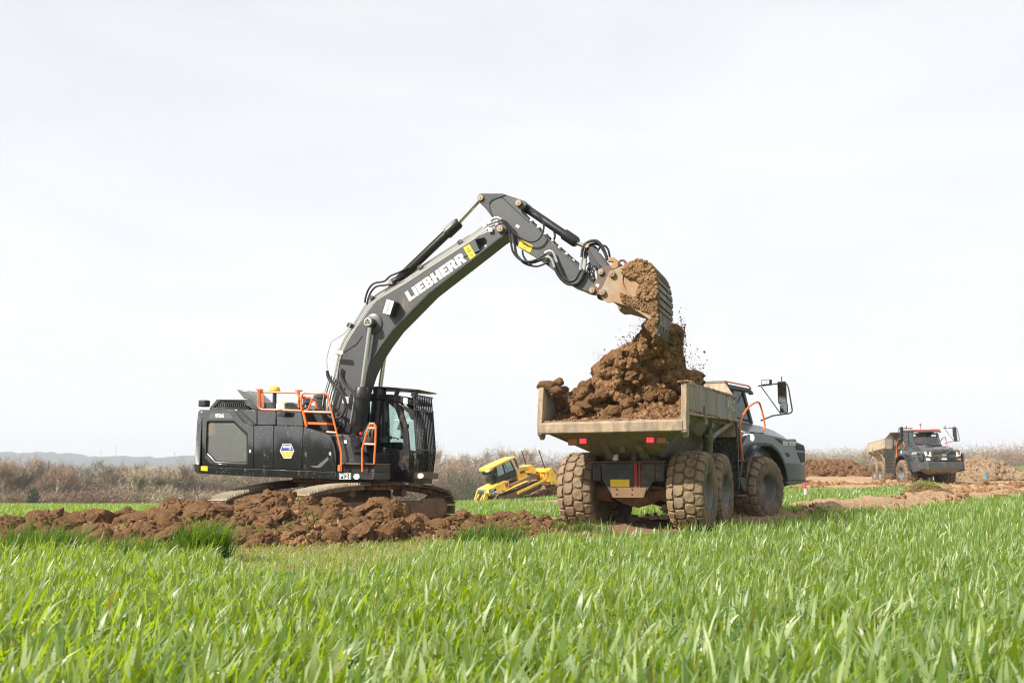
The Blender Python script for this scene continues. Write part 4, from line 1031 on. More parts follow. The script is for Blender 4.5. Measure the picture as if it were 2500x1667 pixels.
MB().box(-.03, .03, -.06, .06, -.06, .06).build('work_lamp', M['lamp'], CAB, .01).location = EX.P('c1', 1850, 264, cn - .06)
MB().box(-.04, .04, -.07, .07, -.07, .07).build('work_lamp', M['lamp'], CAB, .01).location = EX.P('c1', 1356, 256, -.35)
# inside
slabc('seat', [(1530, 420), (1580, 420), (1600, 640), (1700, 640), (1700, 690), (1540, 690)], cn + .25, cf - .25, M['seat'], bevel=.03)
slabc('console', [(1700, 600), (1790, 600), (1800, 660), (1690, 660)], cn + .1, cn + .25, M['blackclean'], bevel=.02)
M['screen'] = plain('screen_face', (.11, .13, .05), .25); M['cloth'] = plain('pale_cloth', (.30, .42, .42), .7)
slabc('monitor', [(1720, 432), (1802, 446), (1790, 508), (1700, 490)], cn + .45, cn + .49, M['screen'], bevel=.006)
rail('inner_rail', 'c1', [(1650, 478), (1690, 478), (1702, 488), (1702, 520)], cn + .2, .012, M['orange'], CAB)
slabc('side_pocket', [(1640, 556), (1686, 556), (1686, 606), (1640, 606)], cn + .05, cn + .10, M['cloth'], bevel=.005)
# -- boom
BH = .27
up_e = [('c2', q) for q in ((1330, 318), (1310, 300), (1285, 297), (1262, 308), (1250, 330), (1215, 348), (1130, 388), (1050, 440), (780, 618), (480, 800), (430, 845), (388, 895), (335, 975), (250, 1105), (205, 1200), (180, 1310), (160, 1430))]
lo_e = [('c1', q) for q in ((1255, 240), (1238, 440), (1255, 560), (1300, 600), (1370, 600), (1420, 540), (1432, 430))]
lo2 = [('c2', q) for q in ((330, 1450), (368, 1330), (398, 1262), (430, 1200), (480, 1122), (560, 1015), (640, 935), (800, 772), (1150, 500), (1270, 405), (1310, 378), (1335, 350))]
outl = [EX.hit(k, x, y, -BH) for k, (x, y) in up_e + lo_e + lo2]
hole = [EX.hit('c2', x, y, -BH) for x, y in ((1120, 405), (1185, 392), (1200, 412), (1198, 450), (1168, 484), (1145, 470))]
BOOM = MB().prism(outl, -BH, BH, [hole]).build('boom', M['boomgrey'], EXO, .014)
def flange(name, k, pts, parent):
    """weld flange standing proud along an edge"""
    mb = MB(); P = EX.path(k, pts, -BH - .006)
    for a, b in zip(P[:-1], P[1:]): mb.bar(a, b + (b - a).normalized() * .004, .02, .03)
    return mb.build(name, M['anthracite'], parent)
flange('edge_flange', 'c2', [(1310, 378), (1270, 405), (1150, 500), (800, 772), (640, 935), (560, 1015), (480, 1122), (430, 1200), (398, 1262), (368, 1330), (335, 1430)], BOOM)
# lettering along the boom
p0 = EX.P('c2', 672, 800, -BH - .004); p1 = EX.P('c2', 1032, 545, -BH - .004); v_ = p1 - p0; ang = math.atan2(v_.z, v_.x); L = v_.length
ce = (EX.P('c2', 642, 768, -BH) + EX.P('c2', 1062, 545, -BH) + EX.P('c2', 672, 830, -BH) + EX.P('c2', 1025, 500, -BH)) / 4; ce.y = -BH - .004
Lw = (EX.P('c2', 655, 800, -BH) - EX.P('c2', 1045, 525, -BH)).length
h_ = (EX.P('c2', 642, 768, -BH) - EX.P('c2', 672, 830, -BH)).length
# heavy slab letters drawn as outlines (unit height)
def glyphs():
    s = .30; q = .20
    G = {'L': [[(0, 0), (.66, 0), (.66, q + .04), (s + .02, q + .04), (s + .02, 1), (0, 1)]], 'I': [[(0, 0), (s + .02, 0), (s + .02, 1), (0, 1)]],
         'E': [[(0, 0), (.68, 0), (.68, .24), (.32, .24), (.32, .39), (.62, .39), (.62, .61), (.32, .61), (.32, .76), (.68, .76), (.68, 1), (0, 1)]],
         'H': [[(0, 0), (.31, 0), (.31, .38), (.52, .38), (.52, 0), (.83, 0), (.83, 1), (.52, 1), (.52, .62), (.31, .62), (.31, 1), (0, 1)]]}
    bo = [(0, 0), (.50, 0), (.66, .04), (.76, .14), (.78, .29), (.72, .43), (.62, .51), (.72, .60), (.75, .74), (.70, .88), (.60, .97), (.45, 1), (0, 1)]
    G['B'] = [bo, [(.30, .20), (.30, .40), (.42, .40), (.47, .36), (.47, .24), (.42, .20)], [(.30, .62), (.30, .81), (.40, .81), (.45, .77), (.45, .66), (.40, .62)]]
    G['R'] = [[(0, 0), (.31, 0), (.31, .36), (.38, .36), (.52, 0), (.84, 0), (.66, .42), (.76, .52), (.79, .68), (.76, .84), (.68, .94), (.50, 1), (0, 1)], [(.30, .58), (.30, .80), (.42, .80), (.48, .76), (.48, .62), (.42, .58)]]
    return G
GL = glyphs(); adv = {'L': .72, 'I': .40, 'E': .75, 'B': .84, 'H': .91, 'R': .88}
word = 'LIEBHERR'; tot = sum(adv[c] for c in word) - .06; sx = Lw / tot
xx = -Lw / 2; dv = Vector((math.cos(ang), 0, math.sin(ang))); uv = Vector((-math.sin(ang), 0, math.cos(ang)))
for ch in word:
    loops = [[(xx + gx_ * sx, (gy_ - .5) * h_) for gx_, gy_ in lp] for lp in GL[ch]]
    conv = [[((ce + dv * a_ + uv * b_).x, (ce + dv * a_ + uv * b_).z) for a_, b_ in lp] for lp in loops]
    MB().prism(conv[0], -BH - .006, -BH - .001, conv[1:]).build('letter', M['white'], BOOM)
    xx += adv[ch] * sx
def label_plate(k, pts, lat, parent):
    o = MB().prism(EX.poly(k, pts, lat), lat - .006, lat - .001).build('warning_label', M['yellow'], parent)
    P = [Vector((a, lat, z)) for a, z in EX.poly(k, pts, lat)]; c = (P[0] + P[1] + P[2] + P[3]) / 4; u = (P[1] - P[0]) * .5; w = (P[3] - P[0]) * .5
    def q(a, b_): v = c + u * a + w * b_; return (v.x, v.z)
    MB().prism([q(-.55, -.1), (q(.0, -.75)), q(.55, -.1)], lat - .009, lat - .006, [[q(-.34, -.2), q(0, -.58), q(.34, -.2)]]).build('warning_sign', M['blackclean'], o)
    mb = MB(); mb.prism([q(-.35, .35), q(.2, .35), q(.2, .42), q(-.35, .42)], lat - .009, lat - .006); mb.prism([q(-.1, .52), q(.4, .52), q(.4, .60), q(-.1, .60)], lat - .009, lat - .006); mb.build('print_marks', M['blackclean'], o)
    return o
label_plate('c2', [(1040, 462), (1080, 438), (1130, 522), (1090, 550)], -BH, BOOM)
# lamp on the boom
lp = MB(); P = EX.P('c2', 560, 880, -BH)
LB = Matrix.Translation(P) @ Matrix.Rotation(-R(72 - 90), 4, 'Y')
lmp = MB().box(-.07, .10, -.22, 0, -.16, .16, LB).build('boom_lamp', M['blackclean'], BOOM, .015)
MB().box(-.09, .09, -.235, -.22, -.15, .15, LB).build('lamp_front', M['white'], lmp, .006)
for k in range(6): MB().box(-.012, .012, -.24, -.235, -.11 + k * .042, -.09 + k * .042, LB).build('lamp_led', M['blackclean'], lmp)
for k in range(6): MB().box(.10, .125, -.21, -.02, -.15 + k * .055, -.135 + k * .055, LB).build('cooling_fin', M['blackclean'], lmp)
# pins
def pin(k, x, y, l, r, ln=.04, parent=BOOM, mat='pin'):
    p = EX.P(k, x, y, l); mb = MB().steps(p + Vector((0, .02, 0)), p - Vector((0, ln, 0)), [(0, r * 1.0), (.85, r), (1, r * .86)], 20)
    o = mb.build('pin', M[mat], parent, smooth=True); MB().cyl(p - Vector((0, ln, 0)), p - Vector((0, ln + .012, 0)), r * .35, 6).build('bolt', M['pin'], o); return o
pin('c2', 1297, 337, -BH, .075, .09)
# boom lift cylinders
def lift(lat, seg_, dark=True):
    (k1, x1, y1), (k2, x2, y2), (k3, x3, y3) = seg_
    a = EX.P(k1, x1, y1, lat); b_ = EX.P(k2, x2, y2, lat); c_ = EX.P(k3, x3, y3, lat)
    o = MB().steps(c_, b_, [(0, .125), (.80, .125), (.805, .145), (.97, .145), (1, .12)], 22).build('lift_cylinder', M['black'], EXO, smooth=True)
    MB().cyl(b_, a, .050, 16).build('cylinder_rod', M['chrome'], o, smooth=True)
    MB().cyl(a + Vector((0, -.09, 0)), a + Vector((0, .09, 0)), .105, 20).build('rod_eye', M['anthracite'], o, smooth=True)
    d = (b_ - c_).normalized(); off = Vector((-.15, 0, 0))
    MB().tube([c_ + d * .3 + off * 1.1, c_.lerp(b_, .55) + off, c_.lerp(b_, .9) + off, c_.lerp(b_, .96) + off * .6], .016, 8).build('cylinder_pipe', M['steelpipe'], o, smooth=True)
    return a
an = lift(-.40, (('c2', 405, 975), ('c1', 1492, 150), ('c1', 1425, 640)))
af_ = lift(.40, (('c2', 520, 1050), ('c1', 1640, 150), ('c1', 1590, 620)))
MB().cyl(Vector((an.x, -.55, an.z)), Vector((an.x, .50, an.z)), .07, 20).build('lift_pin', M['pin'], BOOM, smooth=True)
MB().steps(Vector((an.x + .0, -BH + .0, an.z)), Vector((an.x, -BH - .05, an.z)), [(0, .22), (.6, .21), (1, .15)], 28).build('pin_boss', M['boomgrey'], BOOM, smooth=True)
MB().steps(Vector((an.x, -.50, an.z)), Vector((an.x, -.55, an.z)), [(0, .09), (.7, .09), (1, .08)], 20).build('pin_cap', M['reflector'], BOOM, smooth=True)
for k in range(3):
    t = R(90 + 120 * k); MB().cyl((an.x + .04 * math.cos(t), -.55, an.z + .04 * math.sin(t)), (an.x + .04 * math.cos(t), -.562, an.z + .04 * math.sin(t)), .012, 8).build('bolt', M['blackclean'], BOOM)
# stick cylinder on top of the boom
a = EX.P('c2', 572, 705, 0); b_ = EX.P('c2', 1012, 285, 0); c_ = EX.P('c3', 128, 165, 0)
sc = MB().steps(a, b_, [(0, .07), (.05, .095), (.80, .095), (.805, .125), (.98, .125), (1, .10)], 22).build('stick_cylinder', M['black'], EXO, smooth=True)
MB().cyl(b_, c_, .048, 16).build('cylinder_rod', M['chrome'], sc, smooth=True)
MB().cyl(a + Vector((0, -.2, 0)), a + Vector((0, .2, 0)), .06, 16).build('pin', M['pin'], sc, smooth=True)
slab('cylinder_bracket', 'c2', [(480, 790), (520, 730), (560, 690), (600, 690), (620, 716), (500, 800)], -.16, .16, M['boomgrey'], BOOM, ref=-.16)
pth = [b_.lerp(a, t) + Vector((0.02, -.10, .10)) for t in (.04, .3, .6, .9)]
MB().tube(pth, .012, 8).build('cylinder_pipe', M['steelpipe'], sc, smooth=True)
# steel pipes along the boom's back and rubber hoses
top = [(1255, 300), (1230, 312), (1180, 332), (1120, 380), (1050, 425), (780, 598), (640, 690), (470, 790), (420, 832), (372, 885), (320, 970), (235, 1105), (200, 1190), (178, 1300), (150, 1430)]
for i, (dx, dy, lat) in enumerate(((0, 0, -.20), (-6, -8, -.10), (2, 8, -.25), (-10, -14, .04), (4, 14, -.262), (-12, -20, .14))):
    rail('hydraulic_pipe', 'c2', [(x + dx, y + dy) for x, y in top], lat, .011 if i % 2 else .014, M['boompipe'], BOOM, 6, 2)
for (x, y) in ((1210, 330), (1040, 440), (770, 610), (590, 695), (440, 815), (290, 1000), (205, 1180)):
    MB().box(-.05, .05, -.22, .22, -.03, .05, Matrix.Rotation(R(-32 if y < 800 else -62), 4, 'Y')).build('pipe_clamp', M['steelpipe'] if y in (330, 1180) else M['anthracite'], BOOM, .006).location = EX.P('c2', x, y, 0)
rail('hose', 'c2', [(660, 598), (600, 630), (540, 655), (500, 690), (430, 705), (392, 745), (372, 800), (366, 838)], -.12, .022, M['blackclean'], BOOM, 8, 5)
rail('hose', 'c2', [(570, 700), (520, 715), (450, 725), (415, 755), (392, 800), (380, 850)], -.18, .022, M['blackclean'], BOOM, 8, 5)
rail('guard_rod', 'c2', [(270, 985), (228, 1045), (145, 1098), (130, 1125), (105, 1220), (110, 1290)], -.5, .012, M['steelpipe'], BOOM, 6, 2)
slab('rod_bracket', 'c2', [(118, 1158), (215, 1168), (213, 1190), (118, 1180)], -.5, -.44, M['reflector'], BOOM, bevel=.003, ref=-.5)
rail('hose', 'c2', [(110, 1300), (125, 1345), (170, 1415), (215, 1480), (232, 1540)], -.52, .024, M['blackclean'], BOOM, 8, 5)
rail('hose', 'c1', [(1205, 20), (1215, 75), (1265, 135), (1310, 180), (1350, 250), (1355, 320), (1320, 390), (1270, 412), (1225, 395), (1180, 345), (1130, 265), (1085, 250)], -.75, .028, M['blackclean'], EXO, 8, 5)
rail('hose', 'c1', [(1330, 0), (1320, 50), (1350, 120), (1400, 170), (1440, 220)], -.32, .026, M['blackclean'], EXO, 8, 5)
for j, (dx, dy) in enumerate(((0, 0), (18, 10), (34, 24), (-16, -4), (50, 40))):
    rail('hose', 'c1', [(1245 + dx, 60 + dy), (1205 + dx, 180 + dy), (1185 + dx, 300 + dy), (1190 + dx, 400 + dy), (1230 + dx, 470 + dy)], -.35 - .05 * j, .014, M['steelpipe'] if j % 2 else M['blackclean'], EXO, 6, 4)
for j in range(3):
    rail('hose', 'c1', [(1240, 300 + 18 * j), (1290, 330 + 14 * j), (1325, 400 + 10 * j), (1310, 470), (1280, 500)], -.5 + .06 * j, .018, M['blackclean'], EXO, 6, 4)
MB().steps(EX.P('c1', 1150, 340, -.3), EX.P('c1', 1150, 212, -.3), [(0, .12), (.7, .12), (.75, .15), (.95, .15), (1, .1)], 20).build('air_filter', M['anthracite'], EXO, smooth=True)
MB().steps(EX.P('c1', 1040, 330, -.5), EX.P('c1', 1040, 240, -.5), [(0, .05), (.4, .05), (.5, .09), (1, .09)], 14).build('pre_cleaner', M['anthracite'], EXO, smooth=True)
slab('engine_block', 'c1', [(1010, 360), (1150, 360), (1200, 440), (1240, 560), (1020, 480)], NL + .5, .2, M['blackclean'], ref=NL + .5, bevel=.03)
slab('boom_foot', 'c1', [(1260, 420), (1330, 330), (1440, 430), (1470, 640), (1420, 700), (1280, 700)], .28, .42, M['black'], ref=.28); slab('boom_foot', 'c1', [(1300, 470), (1400, 440), (1480, 560), (1490, 760), (1300, 760)], -.42, -.30, M['black'], ref=-.42)
slab('valve_block', 'c1', [(1420, 560), (1560, 560), (1560, 610), (1420, 610)], -.75, -.45, M['anthracite'], ref=-.75)
for j in range(6): rail('hose', 'c1', [(1500 + 14 * j, 600), (1495 + 16 * j, 540 - 5 * j), (1520 + 14 * j, 490), (1548 + 8 * j, 440)], -.7 + .05 * j, .014, M['steelpipe'] if j % 2 else M['blackclean'], EXO, 6, 4)
MB().cyl((0, -.05, 0), (0, .05, 0), .035, 12).build('red_valve', plain('red_plastic', (.5, .02, .015), .4), EXO, smooth=True).location = EX.P('c1', 1490, 530, -.6)
slab('main_frame', 'c1', [(1270, 690), (1600, 690), (1600, 900), (1270, 890)], -.5, 1.2, M['blackclean'], ref=-.5, bevel=.02)
# -- stick
SH = .20
stk = [(100, 150), (112, 133), (135, 127), (322, 127), (372, 137), (402, 148), (500, 180), (535, 195), (548, 218), (520, 250), (492, 268), (505, 300), (700, 492), (830, 620), (1020, 778), (1120, 880), (1170, 925), (1150, 985), (1120, 1020), (1080, 1012), (1020, 985), (960, 965), (800, 830), (700, 752), (560, 662), (470, 610), (380, 548), (330, 450), (240, 345), (175, 262), (100, 190)]
STICK = slab('stick', 'c3', stk, -SH, SH, M['boomgrey'], EXO, .012)
slab('stick_ear', 'c3', [(98, 150), (112, 130), (135, 124), (322, 124), (360, 134), (300, 158), (240, 175), (205, 215), (215, 290), (245, 348), (240, 352), (175, 265), (98, 190)], -SH - .02, -SH - .002, M['anthracite'], STICK, .006, ref=-SH)
rail('weld_bead', 'c3', [(240, 350), (232, 320), (212, 270), (204, 225), (218, 195), (262, 168), (300, 156), (325, 160), (420, 250), (560, 380)], -SH - .006, .009, M['anthracite'], STICK)
for (x, y) in ((128, 165), (473, 211)): pin('c3', x, y, -SH - .02, .068, .05, STICK)
label_plate('c3', [(490, 540), (605, 600), (575, 662), (465, 602)], -SH, STICK)
slab('sticker_tag', 'c3', [(452, 402), (482, 418), (470, 438), (442, 424)], -SH - .006, -SH - .001, M['white'], STICK, 0, ref=-SH)
flp = EX.path('c3', [(700, 495), (830, 625), (1020, 785), (1150, 915)], -SH - .004); mbf = MB()
for q0, q1 in zip(flp[:-1], flp[1:]): mbf.bar(q0, q1, .02, .035)
mbf.build('edge_flange', M['anthracite'], STICK)
slab('tip_fork', 'c3', [(1270, 360), (1320, 395), (1352, 440), (1300, 500), (1270, 470)], -.26, -.255, M['anthracite'], STICK, 0) if False else None
# bucket cylinder and linkage
a = EX.P('c3', 473, 211, 0); b_ = EX.P('c3', 1005, 572, 0); e_ = EX.P('c3', 1120, 622, 0)
bc = MB().steps(a, b_, [(0, .06), (.04, .085), (.78, .085), (.785, .115), (.97, .115), (1, .09)], 22).build('bucket_cylinder', M['black'], STICK, smooth=True)
MB().cyl(b_, e_, .045, 14).build('cylinder_rod', M['chrome'], bc, smooth=True)
for s_ in (-1, 1):
    l = s_ * .24
    MB().prism(EX.poly('c3', [(1110, 625), (1135, 605), (1165, 620), (1285, 770), (1262, 792), (1240, 800), (1190, 760)], -.24), l - .02, l + .02).build('link_plate', M['boomgrey'], STICK, .01)
    MB().prism(EX.poly('c3', [(1095, 640), (1120, 620), (1150, 640), (1215, 790), (1190, 830), (1120, 760)], -.24), l * .9 - .02, l * .9 + .02).build('link_plate', M['anthracite'], STICK, .01)
MB().cyl(e_ + Vector((0, -.28, 0)), e_ + Vector((0, .28, 0)), .05, 16).build('pin', M['pin'], STICK, smooth=True)
# hoses over the stick
H = lambda pts, lat, r=.022, mt='blackclean', n=5: rail('hose', 'c3', pts, lat, r, M[mt], STICK, 8, n)
rail('pipe_fitting', 'c3', [(215, 372), (245, 350), (285, 345), (315, 362)], -.33, .03, M['steelpipe'], BOOM, 8, 3); rail('pipe_fitting', 'c3', [(190, 405), (235, 385), (290, 368)], -.30, .034, M['steelpipe'], BOOM, 8, 3)
slab('pipe_fitting', 'c3', [(192, 432), (232, 435), (232, 470), (195, 475)], -.33, -.28, M['reflector'], BOOM, .01)
H([(300, 362), (350, 375), (400, 430), (440, 490), (520, 545), (590, 562), (650, 540), (690, 480), (700, 410), (680, 350), (630, 300), (575, 275)], -.32, .021)
H([(330, 380), (385, 460), (400, 560), (420, 650), (480, 720), (560, 742), (640, 720), (715, 672)], -.30, .024)
H([(345, 385), (410, 470), (430, 570), (450, 670), (510, 735), (590, 752), (660, 735), (715, 708)], -.27, .022)
H([(360, 395), (395, 440), (430, 470), (445, 640), (470, 700), (530, 760), (630, 785), (700, 765), (735, 745)], -.24, .022)
H([(505, 640), (515, 690), (545, 735), (590, 765)], -.15, .02)
rail('pipe_fitting', 'c3', [(710, 665), (745, 648), (780, 655), (800, 690), (822, 750)], -.28, .028, M['steelpipe'], STICK, 8, 3)
rail('pipe_fitting', 'c3', [(708, 710), (740, 698), (768, 720), (790, 765), (800, 800)], -.26, .028, M['steelpipe'], STICK, 8, 3)
H([(822, 750), (850, 820), (880, 880), (930, 920), (985, 905), (1015, 860), (1035, 820)], -.30, .03)
H([(800, 795), (830, 860), (880, 920), (940, 950), (1010, 935), (1050, 880), (1072, 820)], -.27, .03)
rail('pipe_fitting', 'c3', [(1035, 820), (1040, 760), (1052, 705)], -.28, .032, M['steelpipe'], STICK, 8, 3); rail('pipe_fitting', 'c3', [(1070, 820), (1076, 770), (1082, 715)], -.25, .032, M['steelpipe'], STICK, 8, 3)
H([(1048, 705), (1052, 640), (1080, 580), (1140, 552), (1190, 560), (1235, 610), (1262, 670), (1280, 730)], -.26, .032)
H([(1082, 715), (1080, 650), (1110, 600), (1160, 580), (1210, 592), (1245, 640), (1275, 700)], -.20, .030)
H([(1090, 700), (1110, 630), (1150, 600), (1200, 640)], -.12, .021); H([(1190, 650), (1220, 605), (1260, 600), (1290, 640), (1302, 700)], -.14, .021)
H([(795, 470), (802, 510), (790, 550)], -.1, .022)
for j in range(7):
    rr_ = random.Random(j); x0, y0 = 1085 + 8 * j, 800 + 10 * j
    H([(x0, y0 + 60), (x0 + rr_.uniform(-30, 30), y0 - 10), (x0 + rr_.uniform(-10, 60), y0 - 50 - rr_.uniform(0, 30)), (x0 + rr_.uniform(10, 70), y0 + rr_.uniform(-20, 40)), (x0 + 50, y0 + 90)], -.12 - .03 * j, .012, 'blackclean', 4)
for j in range(22):   # hose clips and cable chain along the stick's upper edge
    t = j / 21; x, y = 560 + 450 * t, 352 + 425 * t
    MB().box(-.03, .03, -.05, .05, -.02, .03, Matrix.Rotation(R(40), 4, 'Y')).build('hose_clip', M['steelpipe'] if j % 3 == 1 else M['blackclean'], STICK).location = EX.P('c3', x + 8 * math.sin(j * 2.1), y, -.12)
H([(500, 275), (560, 345), (700, 478), (830, 600), (960, 715), (1030, 775)], -.12, .026, 'blackclean', 3)
# -- quick coupler
cp = [(1108, 990), (1118, 962), (1150, 945), (1182, 895), (1190, 830), (1200, 808), (1235, 788), (1290, 768), (1345, 800), (1330, 850), (1290, 900), (1240, 985), (1220, 1040), (1165, 1048), (1125, 1035)]
M['coupler'] = paint('coupler_steel', (.12, .085, .07), .6, .2, .35, mudcol=(.26, .13, .07))
CP = None
for s_ in (-1, 1):
    l = .30 * s_; o_ = MB().prism(EX.poly('c3', cp, -.32), l - .025, l + .025).build('coupler' if s_ < 0 else 'coupler_plate', M['coupler'], STICK if CP is None else CP, .012)
    CP = CP or o_
MB().prism(EX.poly('c3', [(1140, 1000), (1200, 830), (1300, 790), (1320, 850), (1230, 1010)], -.32), -.27, .27).build('coupler_core', M['coupler'], CP, .02)
for (x, y) in ((1222, 838), (1143, 1006)): pin('c3', x, y, -.33, .062, .05, CP)
slab('white_mark', 'c3', [(1178, 942), (1208, 950), (1200, 975), (1172, 966)], -.335, -.33, M['white'], CP, 0)
mb = MB(); c0 = [(1282, 742), (1290, 712), (1320, 700), (1352, 710), (1378, 745), (1382, 790), (1350, 810), (1310, 800), (1318, 765), (1312, 742), (1298, 740)]
mb.prism(EX.poly('c3', c0, -.32), -.33, -.20).build('coupler_hook', M['bucket'], CP, .012)
mb = MB(); mb.prism(EX.poly('c3', c0, -.32), .20, .33).build('coupler_hook', M['bucket'], CP, .012)
MB().tube([EX.P('c3', 1415 + 32 * math.cos(t), 760 + 30 * math.sin(t), -.1) for t in [2 * PI * i / 16 for i in range(17)]], .025, 8).build('lifting_ring', M['coupler'], CP, smooth=True)
# -- bucket
BW = .75
bo = [(545, 270), (640, 225), (720, 215), (800, 225), (880, 262), (925, 310), (960, 400), (985, 520), (1000, 650), (1005, 780), (1000, 900), (992, 1000), (985, 1150), (960, 1150), (900, 1110), (860, 1075), (730, 985), (590, 900), (490, 870), (350, 830), (260, 838), (190, 790), (150, 720), (160, 660), (210, 560), (270, 420), (290, 380), (420, 320)]
BK = MB().prism(EX.poly('z5', bo, -BW), -BW, -BW + .035).build('bucket', M['bucket'], STICK, .008)
MB().prism(EX.poly('z5', bo, -BW), BW - .035, BW).build('side_plate', M['bucket'], BK, .008)
shell = EX.poly('z5', bo[0:13], -BW); sh = [Vector((a, 0, z)) for a, z in shell]; cen = Vector(EX.P('z5', 700, 600, -BW)); cen.y = 0
mb = MB()
inn = [p + (cen - p).normalized() * .04 for p in sh]; o1 = [(p.x, p.z) for p in sh]; i1 = [(p.x, p.z) for p in inn]
mb.prism(o1 + i1[::-1], -BW + .02, BW - .02).build('bucket_shell', M['bucket_shell'], BK, .006)
def wear(ya, yb, nm='wear_strip', thick=.03):
    def onedge(y):
        for (x1, y1), (x2, y2) in zip(bo[3:12], bo[4:13]):
            if y1 <= y <= y2: return (x1 + (x2 - x1) * (y - y1) / (y2 - y1), y)
        return bo[12]
    A, B_ = onedge(ya), onedge(yb); a_, b2 = EX.P('z5', *A, -BW), EX.P('z5', *B_, -BW)
    d = (b2 - a_).normalized(); nrm = Vector((-d.z, 0, d.x)); 
    if nrm.x < 0: nrm = -nrm
    MB().prism([(a_.x, a_.z), (b2.x, b2.z), ((b2 + nrm * thick).x, (b2 + nrm * thick).z), ((a_ + nrm * thick).x, (a_ + nrm * thick).z)], -BW + .03, BW - .03).build(nm, M['bucket_shell'], BK, .005)
for ya, yb in ((270, 370), (395, 430), (455, 530), (560, 640), (668, 745), (780, 860), (885, 945)): wear(ya, yb)
for k in range(11):
    y0 = -BW + .05 + k * .135
    a_, b2 = EX.P('z5', 1000, 965, -BW), EX.P('z5', 988, 1150, -BW)
    MB().prism([(a_.x, a_.z), (b2.x, b2.z), (b2.x + .045, b2.z), (a_.x + .03, a_.z)], y0, y0 + .11).build('lip_shroud', M['bucket_shell'], BK, .006)
for k in range(6):
    y0 = -BW + .04 + k * .262; b2 = EX.P('z5', 985, 1140, -BW)
    MB().loft([[(b2.x - .06, y0, b2.z), (b2.x + .05, y0, b2.z), (b2.x + .05, y0 + .13, b2.z), (b2.x - .06, y0 + .13, b2.z)], [(b2.x - .05, y0 + .03, b2.z - .2), (b2.x - .01, y0 + .03, b2.z - .2), (b2.x - .01, y0 + .10, b2.z - .2), (b2.x - .05, y0 + .10, b2.z - .2)]]).build('tooth', M['bucket_shell'], BK, .008)
for (x, y) in ((332, 422), (188, 688)): pin('z5', x, y, -BW, .065, .07, BK)
rail('reinforcing_rib', 'z5', [(485, 430), (475, 500), (490, 580), (530, 670), (580, 730), (640, 770), (715, 790)], -BW - .01, .022, M['bucket'], BK, 6, 3)
MB().prism(EX.poly('z5', [(350, 800), (490, 862), (560, 895), (470, 880), (380, 860)], 0), -.3, .3).build('bucket_ear', M['coupler'], BK, .01)
# earth caked on the bucket side
def crust(k, region, lat, n, smin, smax, mat, parent, seed, out=.03):
    g = np.random.default_rng(seed); poly = np.array(region, float); x0, y0 = poly.min(0); x1, y1 = poly.max(0); P = []
    X = g.uniform(x0, x1, n * 3); Y = g.uniform(y0, y1, n * 3); kk = inside(X, Y, poly); X, Y = X[kk][:n], Y[kk][:n]
    for x, y in zip(X, Y): p = EX.P(k, x, y, lat); P.append((p.x, lat - out * g.random(), p.z))
    return crumbs('caked_soil', P, smin + (smax - smin) * g.random(len(P)) ** 2, mat, parent, seed)
M['soil_pale'] = soil_mat('soil_pale', (.16, .085, .042), (.30, .175, .09), (.43, .28, .16), 40, .6, .02)
crust('z5', [(500, 380), (560, 290), (680, 225), (820, 235), (900, 290), (950, 400), (985, 560), (1000, 780), (820, 800), (700, 740), (760, 560), (680, 480), (560, 460)], -BW, 2600, .012, .055, M['soil_pale'], BK, 5, .06)
crust('z5', [(450, 700), (600, 740), (760, 800), (1000, 800), (985, 1050), (880, 1000), (600, 880), (480, 830)], -BW, 1100, .010, .03, M['soil_pale'], BK, 6, .03)
crust('z5', [(930, 980), (1000, 1000), (985, 1150), (900, 1100)], -BW, 120, .02, .05, M['soil_pale'], BK, 7, .04)
